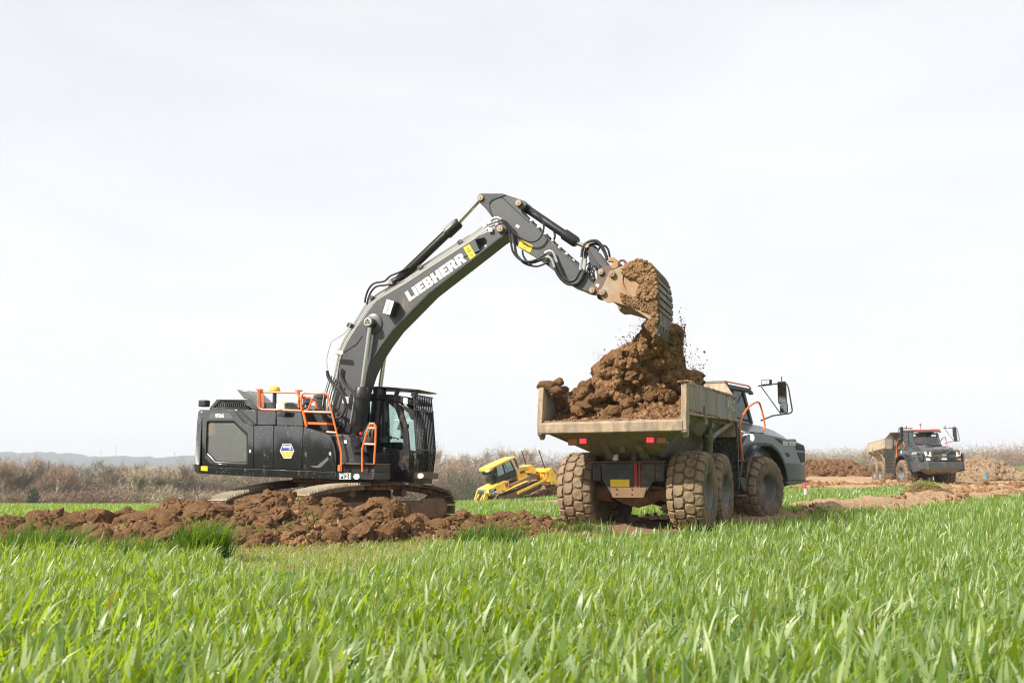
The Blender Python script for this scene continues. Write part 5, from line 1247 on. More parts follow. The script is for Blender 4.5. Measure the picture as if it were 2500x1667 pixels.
# -- swing ring and undercarriage (turned under the upper part)
UO = empty('undercarriage', (0, 0, 0), (0, 0, R(50) + R(19)), EXO)
EXC_tilt = 0
ring = MB().steps((0, 0, .72), (0, 0, 1.12), [(0, .62), (.35, .62), (.36, .70), (.62, .70), (.63, .78), (1, .80)], 48).build('swing_ring', M['mudsteel'], EXO, .006)
for k in range(64):
    t = 2 * PI * k / 64; MB().box(-.02, .02, -.015, .015, -.03, .03, Matrix.Translation((.715 * math.cos(t), .715 * math.sin(t), .90)) @ Matrix.Rotation(t, 4, 'Z')).build('ring_bolt', M['pin'], ring)
MB().box(-1.1, 1.1, -.62, .62, .45, .80).build('centre_frame', M['mudsteel'], UO, .04)
def track(yc, parent):
    """closed chain of shoes round idler and sprocket; the left ends slope down"""
    Lh, r = 1.72, .34; zc = .42
    path = []
    nT = 46
    def pt(s):   # arc length parameter to position/tangent
        straight = 2 * Lh; semi = PI * r; tot = 2 * straight + 2 * semi; s %= tot
        if s < straight:
            x = -Lh + s; return Vector((x, 0, zc + r + .15 * (1 - (x / Lh) ** 2) ** .8 if abs(x) < Lh else zc + r)), (-.17 * x / Lh)
        s -= straight
        if s < semi: a = s / r; return Vector((Lh + r * math.sin(a), 0, zc + r * math.cos(a))), -a
        s -= semi
        if s < straight: return Vector((Lh - s, 0, zc - r)), -PI
        s -= straight; a = s / r; return Vector((-Lh - r * math.sin(a), 0, zc - r * math.cos(a))), -PI - a
    tot = 4 * Lh + 2 * PI * r
    for k in range(nT):
        p, a = pt((k + .5) * tot / nT); pitch = tot / nT
        Mx = Matrix.Translation(p + Vector((0, yc, 0))) @ Matrix.Rotation(-a, 4, 'Y')
        w = .30; mb = MB().box(-pitch / 2 + .006, pitch / 2 - .006, -w, w, .0, .022, Mx)
        for gx_ in (-.06, 0, .06): mb.box(gx_ - .008, gx_ + .008, -w, w, .022, .066, Mx)
        mb.box(-pitch / 2 + .01, pitch / 2 - .01, -.10, -.06, -.09, 0, Mx).box(-pitch / 2 + .01, pitch / 2 - .01, .06, .10, -.09, 0, Mx)
        mb.build('track_shoe', M['trackbright'] if (k < (5 if yc > 0 else 7) or k > 43) else M['trackdark'], parent)  # near-left shoes get the paler colour to look sunlit
    side = MB(); s_ = -1 if yc < 0 else 1
    MB().box(-Lh + .1, Lh - .1, yc - .17, yc + .17, zc - .20, zc + .15).build('track_frame', M['mudsteel'], parent, .04)
    for x in (-Lh, Lh):
        MB().steps((x, yc - .13, zc), (x, yc + .13, zc), [(0, .24), (.3, .26), (.31, .30), (.69, .30), (.7, .26), (1, .24)], 28).build('idler' if x < 0 else 'sprocket', M['mudsteel'], parent, .006)
        MB().cyl((x, yc - .24, zc), (x, yc + .24, zc), .17, 20).build('hub', M['mudsteel'], parent, .01)
    for x in np.linspace(-Lh + .45, Lh - .45, 7): MB().cyl((x, yc - .16, zc - .28), (x, yc + .16, zc - .28), .09, 14).build('roller', M['mudsteel'], parent, smooth=True)
    for x in (-.7, .7): MB().cyl((x, yc - .14, zc + .32), (x, yc + .14, zc + .32), .07, 14).build('roller', M['mudsteel'], parent, smooth=True)
    MB().box(Lh - .55, Lh + .12, yc + s_ * .15, yc + s_ * .22, zc - .22, zc + .2).build('motor_cover', M['mudsteel'], parent, .03)
    MB().box(Lh - .9, Lh - .5, yc + s_ * .15, yc + s_ * .21, zc - .12, zc + .1).build('step_bracket', M['mudsteel'], parent, .02)
for yc in (-1.28, 1.28):
    tp = empty('track', (0, 0, 0 if yc < 0 else .03), (0, R(0 if yc < 0 else -4.5), R(69)), EXO)
    track(yc, tp)
# ------------------------------------------------------------ articulated dump trucks
M['truckgrey'] = paint('truck_grey', (.090, .103, .120), .30, 0, .10, coat=.35, bumpk=.03)
M['truckdark'] = paint('truck_dark', (.050, .056, .060), .4, 0, .22, bumpk=.04)
M['fender'] = paint('fender_rubber', (.020, .021, .023), .5, 0, .22, bumpk=.05)
M['bedsteel'] = paint('bed_steel', (.17, .18, .175), .55, 0, .55, mudcol=(.33, .24, .155), mscale=2.2, streak=True, stain=.5, dent=.22)
M['bedmud'] = paint('bed_mud', (.20, .185, .16), .75, 0, .70, mudcol=(.44, .325, .225), mscale=2.4, stain=.45, dent=.25)
M['hull'] = paint('hull_muddy', (.15, .15, .13), .7, 0, .55, mudcol=(.25, .19, .12), mscale=1.6, stain=.5, dent=.25)
M['chassis'] = paint('chassis_black', (.018, .020, .024), .5, 0, .26, mudcol=(.20, .125, .07), bumpk=.1)
M['axlemud'] = paint('axle_mud', (.06, .045, .035), .8, 0, .85, mudcol=(.19, .115, .065), bumpk=.2)
M['tyre'] = paint('tyre_muddy', (.030, .028, .026), .8, 0, .70, mudcol=(.185, .125, .075), stain=.4, mscale=2.5, bumpk=.15)
M['tread'] = paint('tread_muddy', (.055, .046, .036), .85, 0, .93, mudcol=(.27, .188, .115), mscale=3, bumpk=.25, stain=.4)
M['rim'] = paint('rim_grey', (.15, .155, .16), .45, .1, .42, mudcol=(.22, .16, .10), bumpk=.1)
M['mudmat'] = paint('mud_mat', (.020, .020, .020), .7, 0, .35, mudcol=(.15, .12, .085), mscale=14, bumpk=.2)
M['hoodblack'] = paint('hood_black', (.035, .038, .045), .25, 0, .12, coat=.6, bumpk=.03)
M['bedpale'] = paint('bed_pale', (.42, .36, .27), .75, 0, .6, mudcol=(.58, .46, .32), mscale=2.4, stain=.4)
M['redlens'] = plain('red_lens', (.6, .01, .01), .3); M['redlit'] = plain('red_lamp_lit', (.9, .03, .03), .3, 0, (1, .08, .08), 1.2)
M['amber'] = plain('amber_lens', (.55, .16, .01), .3); M['strap'] = paint('red_strap', (.36, .02, .018), .7, 0, .25, bumpk=0)
M['lit'] = plain('lamp_lit', (.9, .9, .9), .3, 0, (1, .98, .94), 3.0)
M['darkglass'] = glass('truck_glass', (.80, .90, .90), .2)
M['mirror'] = plain('mirror_face', (.30, .34, .32), .05, 1)
PHT, PHF = 23.5, 43.5
TO = (2.625, 21.02)
TRF = Frame(TO[0], TO[1], R(90 - PHT))
HX = 4.57
TCF = Frame(TO[0] + HX * math.sin(R(PHT)), TO[1] + HX * math.cos(R(PHT)), R(90 - PHF))
class XFrame:
    """helper that meets the plane x = const of a frame"""
    def __init__(s, f): s.f = f
    def P(s, k, x, y, xc):
        ox, oy, sc = CR[k]; d = ray(ox + sc * x, oy + sc * y); c = Vector((0, 0, CAMZ)); f = s.f
        t = ((f.o - c).dot(f.x) + xc) / d.dot(f.x); p = c + d * t - f.o; return Vector((xc, p.dot(f.y), p.z))
TCX, TRX = XFrame(TCF), XFrame(TRF)
TR_, TW = .805, .74
def tyre_profile():
    return [(-.33, .36), (-.365, .42), (-.375, .56), (-.37, .68), (-.34, .745), (-.25, .765), (0, .772), (.25, .765), (.34, .745), (.37, .68), (.375, .56), (.365, .42), (.33, .36), (.30, .355), (-.30, .355)]
def lathe_y(prof, n=48):
    rings = [[(r * math.cos(2 * PI * k / n), y, r * math.sin(2 * PI * k / n)) for y, r in prof] for k in range(n)]
    mb = MB(); m = len(prof); vs = [p for r in rings for p in r]
    mb.add(vs, [(i * m + j, i * m + (j + 1) % m, ((i + 1) % n) * m + (j + 1) % m, ((i + 1) % n) * m + j) for i in range(n) for j in range(m)]); return mb
NP = 20
def block_mesh(kind):
    """one tread block, curved to the carcass; kinds: 0 centre, 1 shoulder"""
    pit = 2 * PI / NP
    if kind == 0: out = [(-.40, .015), (-.10, .00), (.30, .03), (.44, .12), (.36, .20), (.02, .215), (-.36, .19), (-.47, .09)]
    else: out = [(-.40, .215), (.02, .235), (.40, .215), (.44, .30), (.40, .372), (-.30, .372), (-.42, .30)]
    def rr(v): return np.interp(abs(v), [0, .25, .34, .372], [.772, .765, .745, .69])
    mb = MB(); rings = []
    for hgt, sh in ((-.01, 1.0), (.024, .97), (.033, .86)):
        cu = sum(p[0] for p in out) / len(out); cv = sum(p[1] for p in out) / len(out); ring = []
        for u, v in out:
            uu = cu + (u - cu) * sh; vv = cv + (v - cv) * sh; r = rr(vv) + hgt; a = uu * pit; ring.append((r * math.cos(a), vv, r * math.sin(a)))
        rings.append(ring)
    return mb.loft(rings)
BLK = [block_mesh(0).mesh('tread_block'), block_mesh(1).mesh('tread_block')]
for b_ in BLK: b_.materials.append(M['tread'])
def flipped(me):
    m2 = me.copy()
    for v in m2.vertices: v.co.y *= -1
    m2.flip_normals(); return m2
BLKL = [flipped(b_) for b_ in BLK]
SB = []
for b_ in BLK + BLKL: SB.append((np.array([v.co[:] for v in b_.vertices]), [tuple(p.vertices) for p in b_.polygons]))
TY = lathe_y(tyre_profile()).mesh('tyre'); TY.materials.append(M['tyre']); TY.polygons.foreach_set('use_smooth', [True] * len(TY.polygons))
def rim_mesh(side):
    pr = [(.30, .375), (.335, .385), (.34, .365), (.30, .345), (.16, .335), (.10, .30), (.09, .17), (.13, .16), (.17, .14), (.18, .05), (.18, .001), (-.28, .001), (-.28, .33), (-.33, .385), (-.30, .395)]
    mb = lathe_y([(y * side, r) for y, r in pr], 40)
    for k in range(12):
        t = 2 * PI * k / 12; mb.cyl((.22 * math.cos(t), .09 * side, .22 * math.sin(t)), (.22 * math.cos(t), .13 * side, .22 * math.sin(t)), .018, 6)
    me = mb.mesh('rim'); me.materials.append(M['rim']); me.polygons.foreach_set('use_smooth', [True] * len(me.polygons)); me.set_sharp_from_angle(angle=R(35)); return me
RIMS = {1: rim_mesh(1), -1: rim_mesh(-1)}
def all_blocks():
    V, F, off = [], [], 0; mb = MB()
    for k in range(NP):
        for j, (v, f) in enumerate(SB):
            a = 2 * PI * (k + (.5 if j >= 2 else 0) + (.25 if j % 2 else 0)) / NP; ca, sa = math.cos(a), math.sin(a)
            mb.add([(x * ca - z * sa, y, x * sa + z * ca) for x, y, z in v], f)
    me = mb.mesh('tread'); me.materials.append(M['tread']); return me
TREAD_ALL = all_blocks()
def wheel(root, mat4, side, separate, roll=0):
    w = empty('wheel', (0, 0, 0)); w.parent = root; w.matrix_local = mat4 @ Matrix.Rotation(roll, 4, 'Y')
    link('tyre', TY, w); link('rim', RIMS[side], w)
    if separate:
        for k in range(NP):
            for j, me in enumerate(BLK + BLKL):
                a = 2 * PI * (k + (.5 if j >= 2 else 0) + (.25 if j % 2 else 0)) / NP
                o = bpy.data.objects.new('tread_block', me); col.objects.link(o); o.parent = w; o.rotation_euler = (0, -a, 0)
    else:
        o = link('tread', TREAD_ALL, w); o['kind'] = 'stuff'
    return w
def build_truck(x, y, z, pht, art, label, near, seed=0):
    root = empty('dump_truck', (x, y, z), (0, 0, R(90 - pht))); tag(root, label, 'dump truck')
    TM = Matrix.Translation((HX, 0, 0)) @ Matrix.Rotation(-R(art), 4, 'Z')
    I4 = Matrix.Identity(4)
    def TB(mb, name, mat, bevel=0, smooth=False, label=None, parent=None, tr=True):
        o = mb.build(name, M[mat], parent or root, bevel, smooth, label)
        if tr and parent is None: o.matrix_local = TM
        return o
    def RB(mb, name, mat, bevel=0, smooth=False, label=None, parent=None): return TB(mb, name, mat, bevel, smooth, label, parent, False)
    def ground_roll(i): return i * 1.3
    # wheels: rear, middle (trailer), front (tractor); right side is y<0
    i = 0
    for xx in (0, 1.67):
        for sd in (-1, 1):
            wheel(root, Matrix.Translation((xx, 1.16 * sd, TR_ - .01)), sd, near and xx == 0, ground_roll(i)); i += 1
    for sd in (-1, 1): wheel(root, TM @ Matrix.Translation((1.30, 1.13 * sd, TR_ - .01)), sd, False, ground_roll(i)); i += 1
    # ---- trailer chassis
    for sd in (-1, 1):
        RB(MB().box(-.60, 3.9, sd * .42 - .06, sd * .42 + .06, 1.02, 1.36), 'frame_rail', 'chassis', .01)
        RB(MB().loft([[(.1, sd * .62 - .07, .95), (.1, sd * .62 + .07, .95), (.1, sd * .62 + .07, .70), (.1, sd * .62 - .07, .70)], [(.83, sd * .62 - .08, 1.08), (.83, sd * .62 + .08, 1.08), (.83, sd * .62 + .08, .72), (.83, sd * .62 - .08, .72)], [(1.57, sd * .62 - .07, .95), (1.57, sd * .62 + .07, .95), (1.57, sd * .62 + .07, .70), (1.57, sd * .62 - .07, .70)]]), 'bogie_beam', 'axlemud', .02)
        RB(MB().steps((1.95, sd * 1.0, 1.0), (1.12, sd * 1.30, 2.25), [(0, .07), (.03, .105), (.70, .105), (.71, .12), (.80, .12), (.81, .06), (1, .06)], 16), 'tipping_cylinder', 'hull', smooth=True)
    for xx in (0, 1.67):
        ax = MB().tube([(xx, -1.0, .80), (xx, -.55, .78), (xx, -.30, .72), (xx, 0, .70), (xx, .30, .72), (xx, .55, .78), (xx, 1.0, .80)], [.14, .14, .20, .27, .20, .14, .14], 14); RB(ax, 'axle', 'axlemud', smooth=True)
        RB(MB().tube([(xx - .25, -.62, .86), (xx - .3, .0, .90), (xx - .28, .62, .86)], .035, 8), 'link_rod', 'axlemud', smooth=True)
        for sd in (-1, 1): RB(MB().cyl((xx, sd * .55, .8), (xx, sd * .95, .8), .24, 18), 'brake_housing', 'axlemud', .015)
    RB(MB().tube([(0.2, 0, .75), (1.5, 0, .78)], .05, 8).tube([(1.9, 0, .80), (4.2, 0, 1.0)], .06, 8), 'drive_shaft', 'axlemud', smooth=True)
    cb = RB(MB().box(-.66, -.60, -.74, .74, 1.06, 1.37), 'rear_beam', 'chassis', .012)
    RB(MB().box(-.74, -.58, -.78, .78, 1.365, 1.385), 'beam_lip', 'axlemud', parent=cb)
    RB(MB().add([(-.69, -.56, 1.34), (-.69, .56, 1.34), (-.69, .56, 1.02), (-.74, .30, .66), (-.74, -.32, .66), (-.69, -.56, 1.02), (-.62, -.56, 1.34), (-.62, .56, 1.34), (-.62, .56, 1.02), (-.62, .30, .66), (-.62, -.32, .66), (-.62, -.56, 1.02)],
        [(0, 1, 2, 3, 4, 5), (11, 10, 9, 8, 7, 6), (0, 6, 7, 1), (1, 7, 8, 2), (2, 8, 9, 3), (3, 9, 10, 4), (4, 10, 11, 5), (5, 11, 6, 0)]), 'tow_plate', 'chassis', .008)
    RB(MB().add([(-.735, .38, .86), (-.735, -.40, .86), (-.755, -.34, .66), (-.755, .31, .66)], [(0, 1, 2, 3)]), 'mud_coat', 'axlemud', parent=cb)
    RB(MB().box(-.725, -.705, -.04, .36, .88, 1.02, Matrix.Identity(4)), 'warning_label', 'yellow', parent=cb)
    RB(MB().box(-.73, -.70, -.21, -.14, .74, 1.35), 'strap', 'strap', .006, parent=cb)
    RB(MB().box(-.735, -.70, -.27, -.24, .84, 1.35), 'strap', 'strap', .004, parent=cb)
    for yy, zz in ((.22, .83), (-.10, .83), (.22, .72), (-.10, .72)): RB(MB().cyl((-.765, yy, zz), (-.74, yy, zz), .014, 8), 'bolt', 'blackclean', parent=cb)
    for sd in (-1, 1):
        RB(MB().box(-.70, -.45, sd * .66 - .09, sd * .66 + .09, .98, 1.30), 'suspension_bracket', 'chassis', .02)
        RB(MB().box(-.55, -.15, sd * .44 - .1, sd * .44 + .1, 1.37, 1.62), 'body_hinge', 'chassis', .02)
        RB(MB().cyl((-.35, sd * .44 - .16, 1.52), (-.35, sd * .44 + .16, 1.52), .07, 14), 'hinge_pin', 'axlemud', smooth=True)
        RB(MB().tube([(-.5, sd * .7, 1.2), (-.58, sd * .72, 1.05), (-.5, sd * .6, .92), (0, sd * .5, .85)], .02, 6), 'hose', 'blackclean', smooth=True)
    RB(MB().box(-.72, -.62, .20, .31, 1.40, 1.53), 'rear_lamp', 'reflector', .012)
    RB(MB().tube([(-.66, .25, 1.40), (-.66, .25, 1.37)], .02, 6), 'lamp_stalk', 'chassis')
    RB(MB().box(-.70, -.60, -.18, -.08, 1.39, 1.56), 'bump_stop', 'chassis', .01)
    # ---- bed
    def hullring(s, zb, hb, zt, ht):
        return [(s, -ht, zt), (s, -hb, zb), (s, hb, zb), (s, ht, zt)]
    bed = MB()
    st = [(-1.74, 1.93, 1.36, 2.24, 1.44), (-1.1, 1.70, .98, 2.26, 1.43), (-.5, 1.48, .62, 2.28, 1.42), (.6, 1.43, .62, 2.31, 1.42), (2.3, 1.40, .62, 2.36, 1.42), (3.0, 1.62, .72, 2.38, 1.42), (3.16, 2.0, .9, 2.40, 1.42)]
    outer = [hullring(*q) for q in st]; vs = [p for r_ in outer for p in r_]; fs = []
    for a in range(len(outer) - 1):
        for j in range(3): fs.append((a * 4 + j, a * 4 + j + 1, a * 4 + j + 5, a * 4 + j + 4))
    inner = [hullring(q[0] + .0, q[1] + .06, q[2] - .03, q[3], q[4] - .06) for q in st]; n0 = len(vs); vs += [p for r_ in inner for p in r_]
    for a in range(len(outer) - 1):
        for j in range(3): fs.append((n0 + a * 4 + j, n0 + a * 4 + j + 4, n0 + a * 4 + j + 5, n0 + a * 4 + j + 1))
    fs.append(tuple((len(outer) - 1) * 4 + j for j in range(4)))
    for j in range(3): fs.append((j, n0 + j, n0 + j + 1, j + 1))
    bed.add(vs, fs); BED = RB(bed, 'bed', 'hull' if near else 'bedpale')
    for sd in (-1, 1):
        y0, y1 = sorted((sd * 1.39, sd * 1.50))
        ws = RB(MB().prism([(-1.66, 2.26), (3.16, 2.39), (3.16, 2.945), (-1.62, 2.83)], y0, y1), 'side_wall', 'bedsteel' if near else 'bedpale', .012)
        RB(MB().prism([(-1.60, 2.815), (3.16, 2.93), (3.16, 2.975), (-1.60, 2.86)], sd * 1.455 - .055, sd * 1.455 + .055), 'top_rail', 'bedmud', .012)
        RB(MB().prism([(-1.70, 2.235), (3.16, 2.37), (3.16, 2.40), (-1.66, 2.275)], sd * 1.46 - .06, sd * 1.46 + .055), 'lower_rail', 'bedmud', .006)
        po = [(-1.86, 2.12), (-1.84, 1.90), (-1.74, 1.86), (-1.60, 2.10), (-1.56, 2.84), (-1.66, 2.87), (-1.76, 2.84)]
        RB(MB().prism(po, sd * 1.46 - .055, sd * 1.46 + .055), 'corner_post', 'bedmud', .015)
        RB(MB().prism([(-.32, 2.12), (-.15, 2.12), (-.15, 2.46), (-.2, 2.5), (-.28, 2.5), (-.32, 2.46)], sd * 1.52 - .015, sd * 1.52 + .015, [[(-.27, 2.22), (-.2, 2.22), (-.2, 2.34), (-.27, 2.34)]]), 'lock_plate', 'bedsteel', .004)
        RB(MB().bar((2.85, sd * 1.45, 2.34), (1.55, sd * 1.25, 1.95), .05, .10), 'side_brace', 'bedsteel', .005)
        RB(MB().box(1.0, 1.22, sd * 1.34 - .04, sd * 1.34 + .06, 2.12, 2.36), 'cylinder_bracket', 'hull', .01)
        # tail lamps in their housing
        hb = RB(MB().box(-1.42, -1.26, sd * .80 - .22, sd * .80 + .22, 1.70, 1.86), 'lamp_housing', 'hull', .012)
        RB(MB().box(-1.44, -1.42, sd * .80 + sd * .02, sd * .80 + sd * .20, 1.72, 1.835), 'indicator', 'amber', .004, parent=hb)
        rl = RB(MB().box(-1.44, -1.42, sd * .80 - sd * .20, sd * .80 - sd * .02, 1.72, 1.835), 'brake_light', 'redlens', .004, parent=hb)
        for a in range(4):
            for b_ in range(3): RB(MB().box(-1.448, -1.439, sd * .80 - sd * .11 + (a - 1.5) * .036 - .012, sd * .80 - sd * .11 + (a - 1.5) * .036 + .012, 1.735 + b_ * .032, 1.757 + b_ * .032), 'brake_led', 'redlit' if near else 'redlens', parent=hb)
        RB(MB().bar((-1.3, sd * .34, 1.84), (-.55, sd * .36, 1.42), .14, .10), 'under_beam', 'hull', .01)
        RB(MB().box(3.20, 3.24, sd * 1.5 if sd < 0 else .55, -.55 if sd < 0 else 1.5, .80, 2.34), 'mud_guard', 'mudmat', .004)
        RB(MB().bar((3.16, sd * 1.49, .82), (3.16, sd * 1.49, 2.36), .035, .05), 'guard_edge', 'chassis')
    RB(MB().box(-1.05, -.95, -.05, .05, 1.55, 1.78), 'tail_lug', 'hull', .01)
    lip = MB().prism([(-1.80, 1.905), (-1.86, 1.93), (-1.88, 2.11), (-1.80, 2.15), (-1.66, 2.16), (-1.55, 2.06), (-1.6, 1.93)], -1.44, 1.44); RB(lip, 'tail_lip', 'bedmud', .012)
    for sd in (-1, 1): RB(MB().prism([(-1.86, 1.95), (-1.60, 1.95), (-1.64, 1.84), (-1.72, 1.80)], sd * 1.46 - .04, sd * 1.46 + .04), 'lip_gusset', 'bedmud', .006)
    RB(MB().add([(-1.62, -1.36, 2.10), (-1.62, 1.36, 2.10), (1.0, 1.2, 1.86), (1.0, -1.2, 1.86), (3.0, -1.2, 1.9), (3.0, 1.2, 1.9)], [(0, 1, 2, 3), (3, 2, 5, 4)]), 'bed_floor', 'bedmud')
    fw_ = MB().loft([[(3.10, -1.46, 2.0), (3.16, -1.46, 2.0), (3.16, 1.46, 2.0), (3.10, 1.46, 2.0)], [(3.12, -1.46, 2.95), (3.18, -1.46, 2.95), (3.18, 1.46, 2.95), (3.12, 1.46, 2.95)], [(3.42, -1.19, 3.31), (3.47, -1.19, 3.31), (3.47, 1.19, 3.31), (3.42, 1.19, 3.31)]]); RB(fw_, 'front_wall', 'bedmud' if near else 'bedsteel', .01)
    RB(MB().box(3.40, 3.75, -1.2, 1.2, 3.30, 3.36), 'spill_guard', 'bedsteel', .012)
    for sd in (-1, 0, 1): RB(MB().bar((3.2, sd * 1.0, 2.3), (3.66, sd * 1.0, 3.30), .06, .10), 'front_rib', 'truckdark', .005)
    # bed lettering: on the right wall near the front, mirrored on the left wall
    for sd in (-1, 1):
        Mx = Matrix.Translation((2.55, sd * 1.503, 2.68)) @ Matrix.Rotation(R(90), 4, 'X') if sd < 0 else Matrix.Translation((2.55, sd * 1.503, 2.68)) @ Matrix.Rotation(PI, 4, 'Z') @ Matrix.Rotation(R(90), 4, 'X')
        o = text_mesh('lettering', 'VOLVO', .33, M['worn_white'], root, Mx @ Matrix.Rotation(R(1.4), 4, 'Z'), .002, .012, width=.95); 
    # ---- articulation
    TB(MB().box(-.5, .5, -.35, .35, .8, 1.35), 'hitch', 'chassis', .05); TB(MB().cyl((0, 0, .7), (0, 0, 1.5), .16, 16), 'hitch_pin', 'axlemud', smooth=True)
    for sd in (-1, 1):
        RB(MB().steps((3.6, sd * .65, 1.05), (4.9, sd * .62, 1.08), [(0, .06), (.05, .08), (.6, .08), (.61, .04), (1, .04)], 12), 'steering_cylinder', 'chassis', smooth=True)
        RB(MB().tube([(3.5, sd * .3, 1.5), (4.1, sd * .45, 1.75), (4.7, sd * .35, 1.6)], .03, 8), 'hose', 'blackclean', smooth=True)
    # ---- tractor (x from the hitch)
    TB(MB().box(.2, 3.7, -.45, .45, .75, 1.25), 'chassis', 'chassis', .03)
    TB(MB().tube([(1.3, -1.0, .80), (1.3, -.4, .78), (1.3, 0, .72), (1.3, .4, .78), (1.3, 1.0, .80)], [.15, .15, .26, .15, .15], 12), 'axle', 'axlemud', smooth=True)
    # bonnet: rings across, from the cowl to the nose
    def hr(xc, zb, zsh, ztop, wb, wsh, wt):
        h = [(-wb, zb), (-wb, zsh - .22), (-wsh, zsh), (-wsh * .9, zsh + .03), (-wt, ztop), (0, ztop + .03)]
        return [(xc, y, z) for y, z in h] + [(xc, -y, z) for y, z in h[:-1][::-1]]
    hood = MB().loft([hr(.95, 1.55, 2.22, 2.48, 1.16, 1.06, .72), hr(1.6, 1.60, 2.20, 2.46, 1.20, 1.10, .74), hr(2.3, 1.50, 2.12, 2.42, 1.22, 1.12, .74), hr(3.0, 1.42, 2.02, 2.33, 1.22, 1.12, .72), hr(3.55, 1.40, 1.95, 2.22, 1.16, 1.06, .68), hr(3.78, 1.42, 1.90, 2.14, 1.04, .95, .60)])
    HD = TB(hood, 'bonnet', 'truckgrey' if near else 'hoodblack', .02)
    for k in range(3): TB(MB().box(1.0 + .0, 1.62, -1.215, -1.15, 2.02 + k * .075, 2.025 + k * .075 + .03), 'vent_slot', 'blackclean', parent=HD)
    TB(MB().bar((1.9, 0, 2.49), (3.3, 0, 2.30), .9, .02), 'bonnet_panel', 'truckgrey', .01, parent=HD)
    TB(MB().box(2.05, 3.0, -.34, .34, 2.44, 2.50, Matrix.Translation((2.5, 0, 2.45)) @ Matrix.Rotation(R(8), 4, 'Y') @ Matrix.Translation((-2.5, 0, -2.45))), 'bonnet_vent', 'blackclean', .01, parent=HD)
    # grille and face
    TB(MB().prism([(3.74, 1.46), (3.80, 1.46), (3.84, 1.90), (3.80, 2.10), (3.72, 2.12)], -.96, .96), 'face', 'truckdark', .02)
    for k, (z0, z1) in enumerate(((1.90, 2.06), (1.50, 1.70))):
        fr_ = TB(MB().box(3.80, 3.86, -.62, .62, z0, z1), 'grille', 'blackclean', .01)
        for j in range(6): TB(MB().box(3.86, 3.88, -.60, .60, z0 + .01 + j * (z1 - z0) / 6, z0 + .022 + j * (z1 - z0) / 6), 'grille_bar', 'truckdark', parent=fr_)
    em = TB(MB().bar((3.90, -.42, 1.50), (3.90, .42, 2.10), .02, .05, (1, 0, 0)), 'emblem_bar', 'chrome')
    TB(MB().tube([(3.91, .10 * math.cos(t), 1.80 + .10 * math.sin(t)) for t in [2 * PI * q / 20 for q in range(21)]], .02, 6), 'emblem_ring', 'chrome', smooth=True, parent=em)
    text_mesh('lettering', 'VOLVO', .05, M['white'], em, Matrix.Translation((3.94, 0, 1.80)) @ Matrix.Rotation(R(90), 4, 'Z') @ Matrix.Rotation(R(90), 4, 'X'), .002, .001)
    TB(MB().box(3.87, 3.89, -.16, .16, 1.55, 1.64), 'number_plate', 'white')
    for sd in (-1, 1):
        TB(MB().loft([[(3.74, sd * .70, 1.72), (3.74, sd * 1.02, 1.78), (3.70, sd * 1.05, 1.98), (3.74, sd * .74, 2.02)], [(3.86, sd * .72, 1.75), (3.83, sd * .98, 1.80), (3.80, sd * 1.0, 1.94), (3.84, sd * .76, 1.98)]]), 'headlight', 'lamp', .006)
        TB(MB().box(3.80, 3.85, sd * .90 - .09, sd * .90 + .09, 1.52, 1.62), 'front_indicator', 'amber' if sd > 0 or near else 'lit', .006)
        # bumper: side piece, chamfer, front
        TB(MB().plan([(2.43, sd * 1.32), (3.17, sd * 1.34), (3.95, sd * 1.12), (4.05, sd * .95), (3.9, sd * .9), (3.4, sd * 1.0), (2.43, sd * 1.1)][::sd], 1.0, 1.44), 'bumper_corner', 'truckdark', .02)
        TB(MB().prism([(2.43, 1.0), (2.60, .86), (3.1, .90), (4.0, 1.0)], sd * 1.22 - .1, sd * 1.22 + .1), 'bumper_skirt', 'truckdark', .01)
        # fender arch
        def ar_(r0, a0, a1, n=18): return [(1.30 + r0 * math.cos(R(a0 + (a1 - a0) * q / n)), .86 + r0 * math.sin(R(a0 + (a1 - a0) * q / n))) for q in range(n + 1)]
        TB(MB().prism(ar_(1.08, 6, 168) + ar_(.99, 168, 6), *sorted((sd * .70, sd * 1.47))), 'fender', 'fender', .015)
        o_ = [(1.30 + 1.08 * math.cos(R(a)), .86 + 1.08 * math.sin(R(a))) for a in np.linspace(8, 150, 18)]
        side = [(2.40, 1.02), (2.43, 1.44), (3.5, 1.43), (3.72, 1.5), (3.74, 1.90), (3.3, 2.02), (2.3, 2.13), (1.2, 2.20), (.62, 2.05), (.34, 1.55)]
        TB(MB().prism(o_ + side[::-1][0:0] + [], *sorted((sd * 1.1, sd * 1.12))) if False else MB().prism([(2.37, 1.01)] + o_ + [(.34, 1.50), (.40, 1.80), (.70, 2.10), (1.2, 2.19), (2.3, 2.11), (3.2, 2.02), (3.66, 1.93), (3.72, 1.80), (3.70, 1.50), (3.5, 1.43), (2.45, 1.43)], *sorted((sd * 1.16, sd * 1.26))), 'side_cover', 'truckgrey' if near else 'hoodblack', .015)
        TB(MB().prism([(3.15, 1.98), (3.60, 1.92), (3.66, 1.78), (3.20, 1.80)], sd * 1.265 - .008, sd * 1.265 + .008), 'side_grille', 'blackclean', .004)
        TB(MB().prism([(3.25, 1.74), (3.66, 1.73), (3.64, 1.48), (3.45, 1.47)], sd * 1.265 - .008, sd * 1.265 + .008), 'side_grille', 'blackclean', .004)
        TB(MB().prism([(2.60, 1.72), (2.82, 1.70), (2.86, 1.62), (2.72, 1.60)], sd * 1.265 - .008, sd * 1.265 + .008), 'side_intake', 'blackclean', .004)
        TB(MB().prism([(2.05, 2.08), (2.42, 2.06), (2.45, 1.94)], sd * 1.265 - .006, sd * 1.265 + .006), 'side_intake', 'blackclean', .004)
        Mx = Matrix.Translation((2.88, sd * 1.272, 1.95)) @ (Matrix.Identity(4) if sd < 0 else Matrix.Rotation(PI, 4, 'Z')) @ Matrix.Rotation(R(90), 4, 'X')
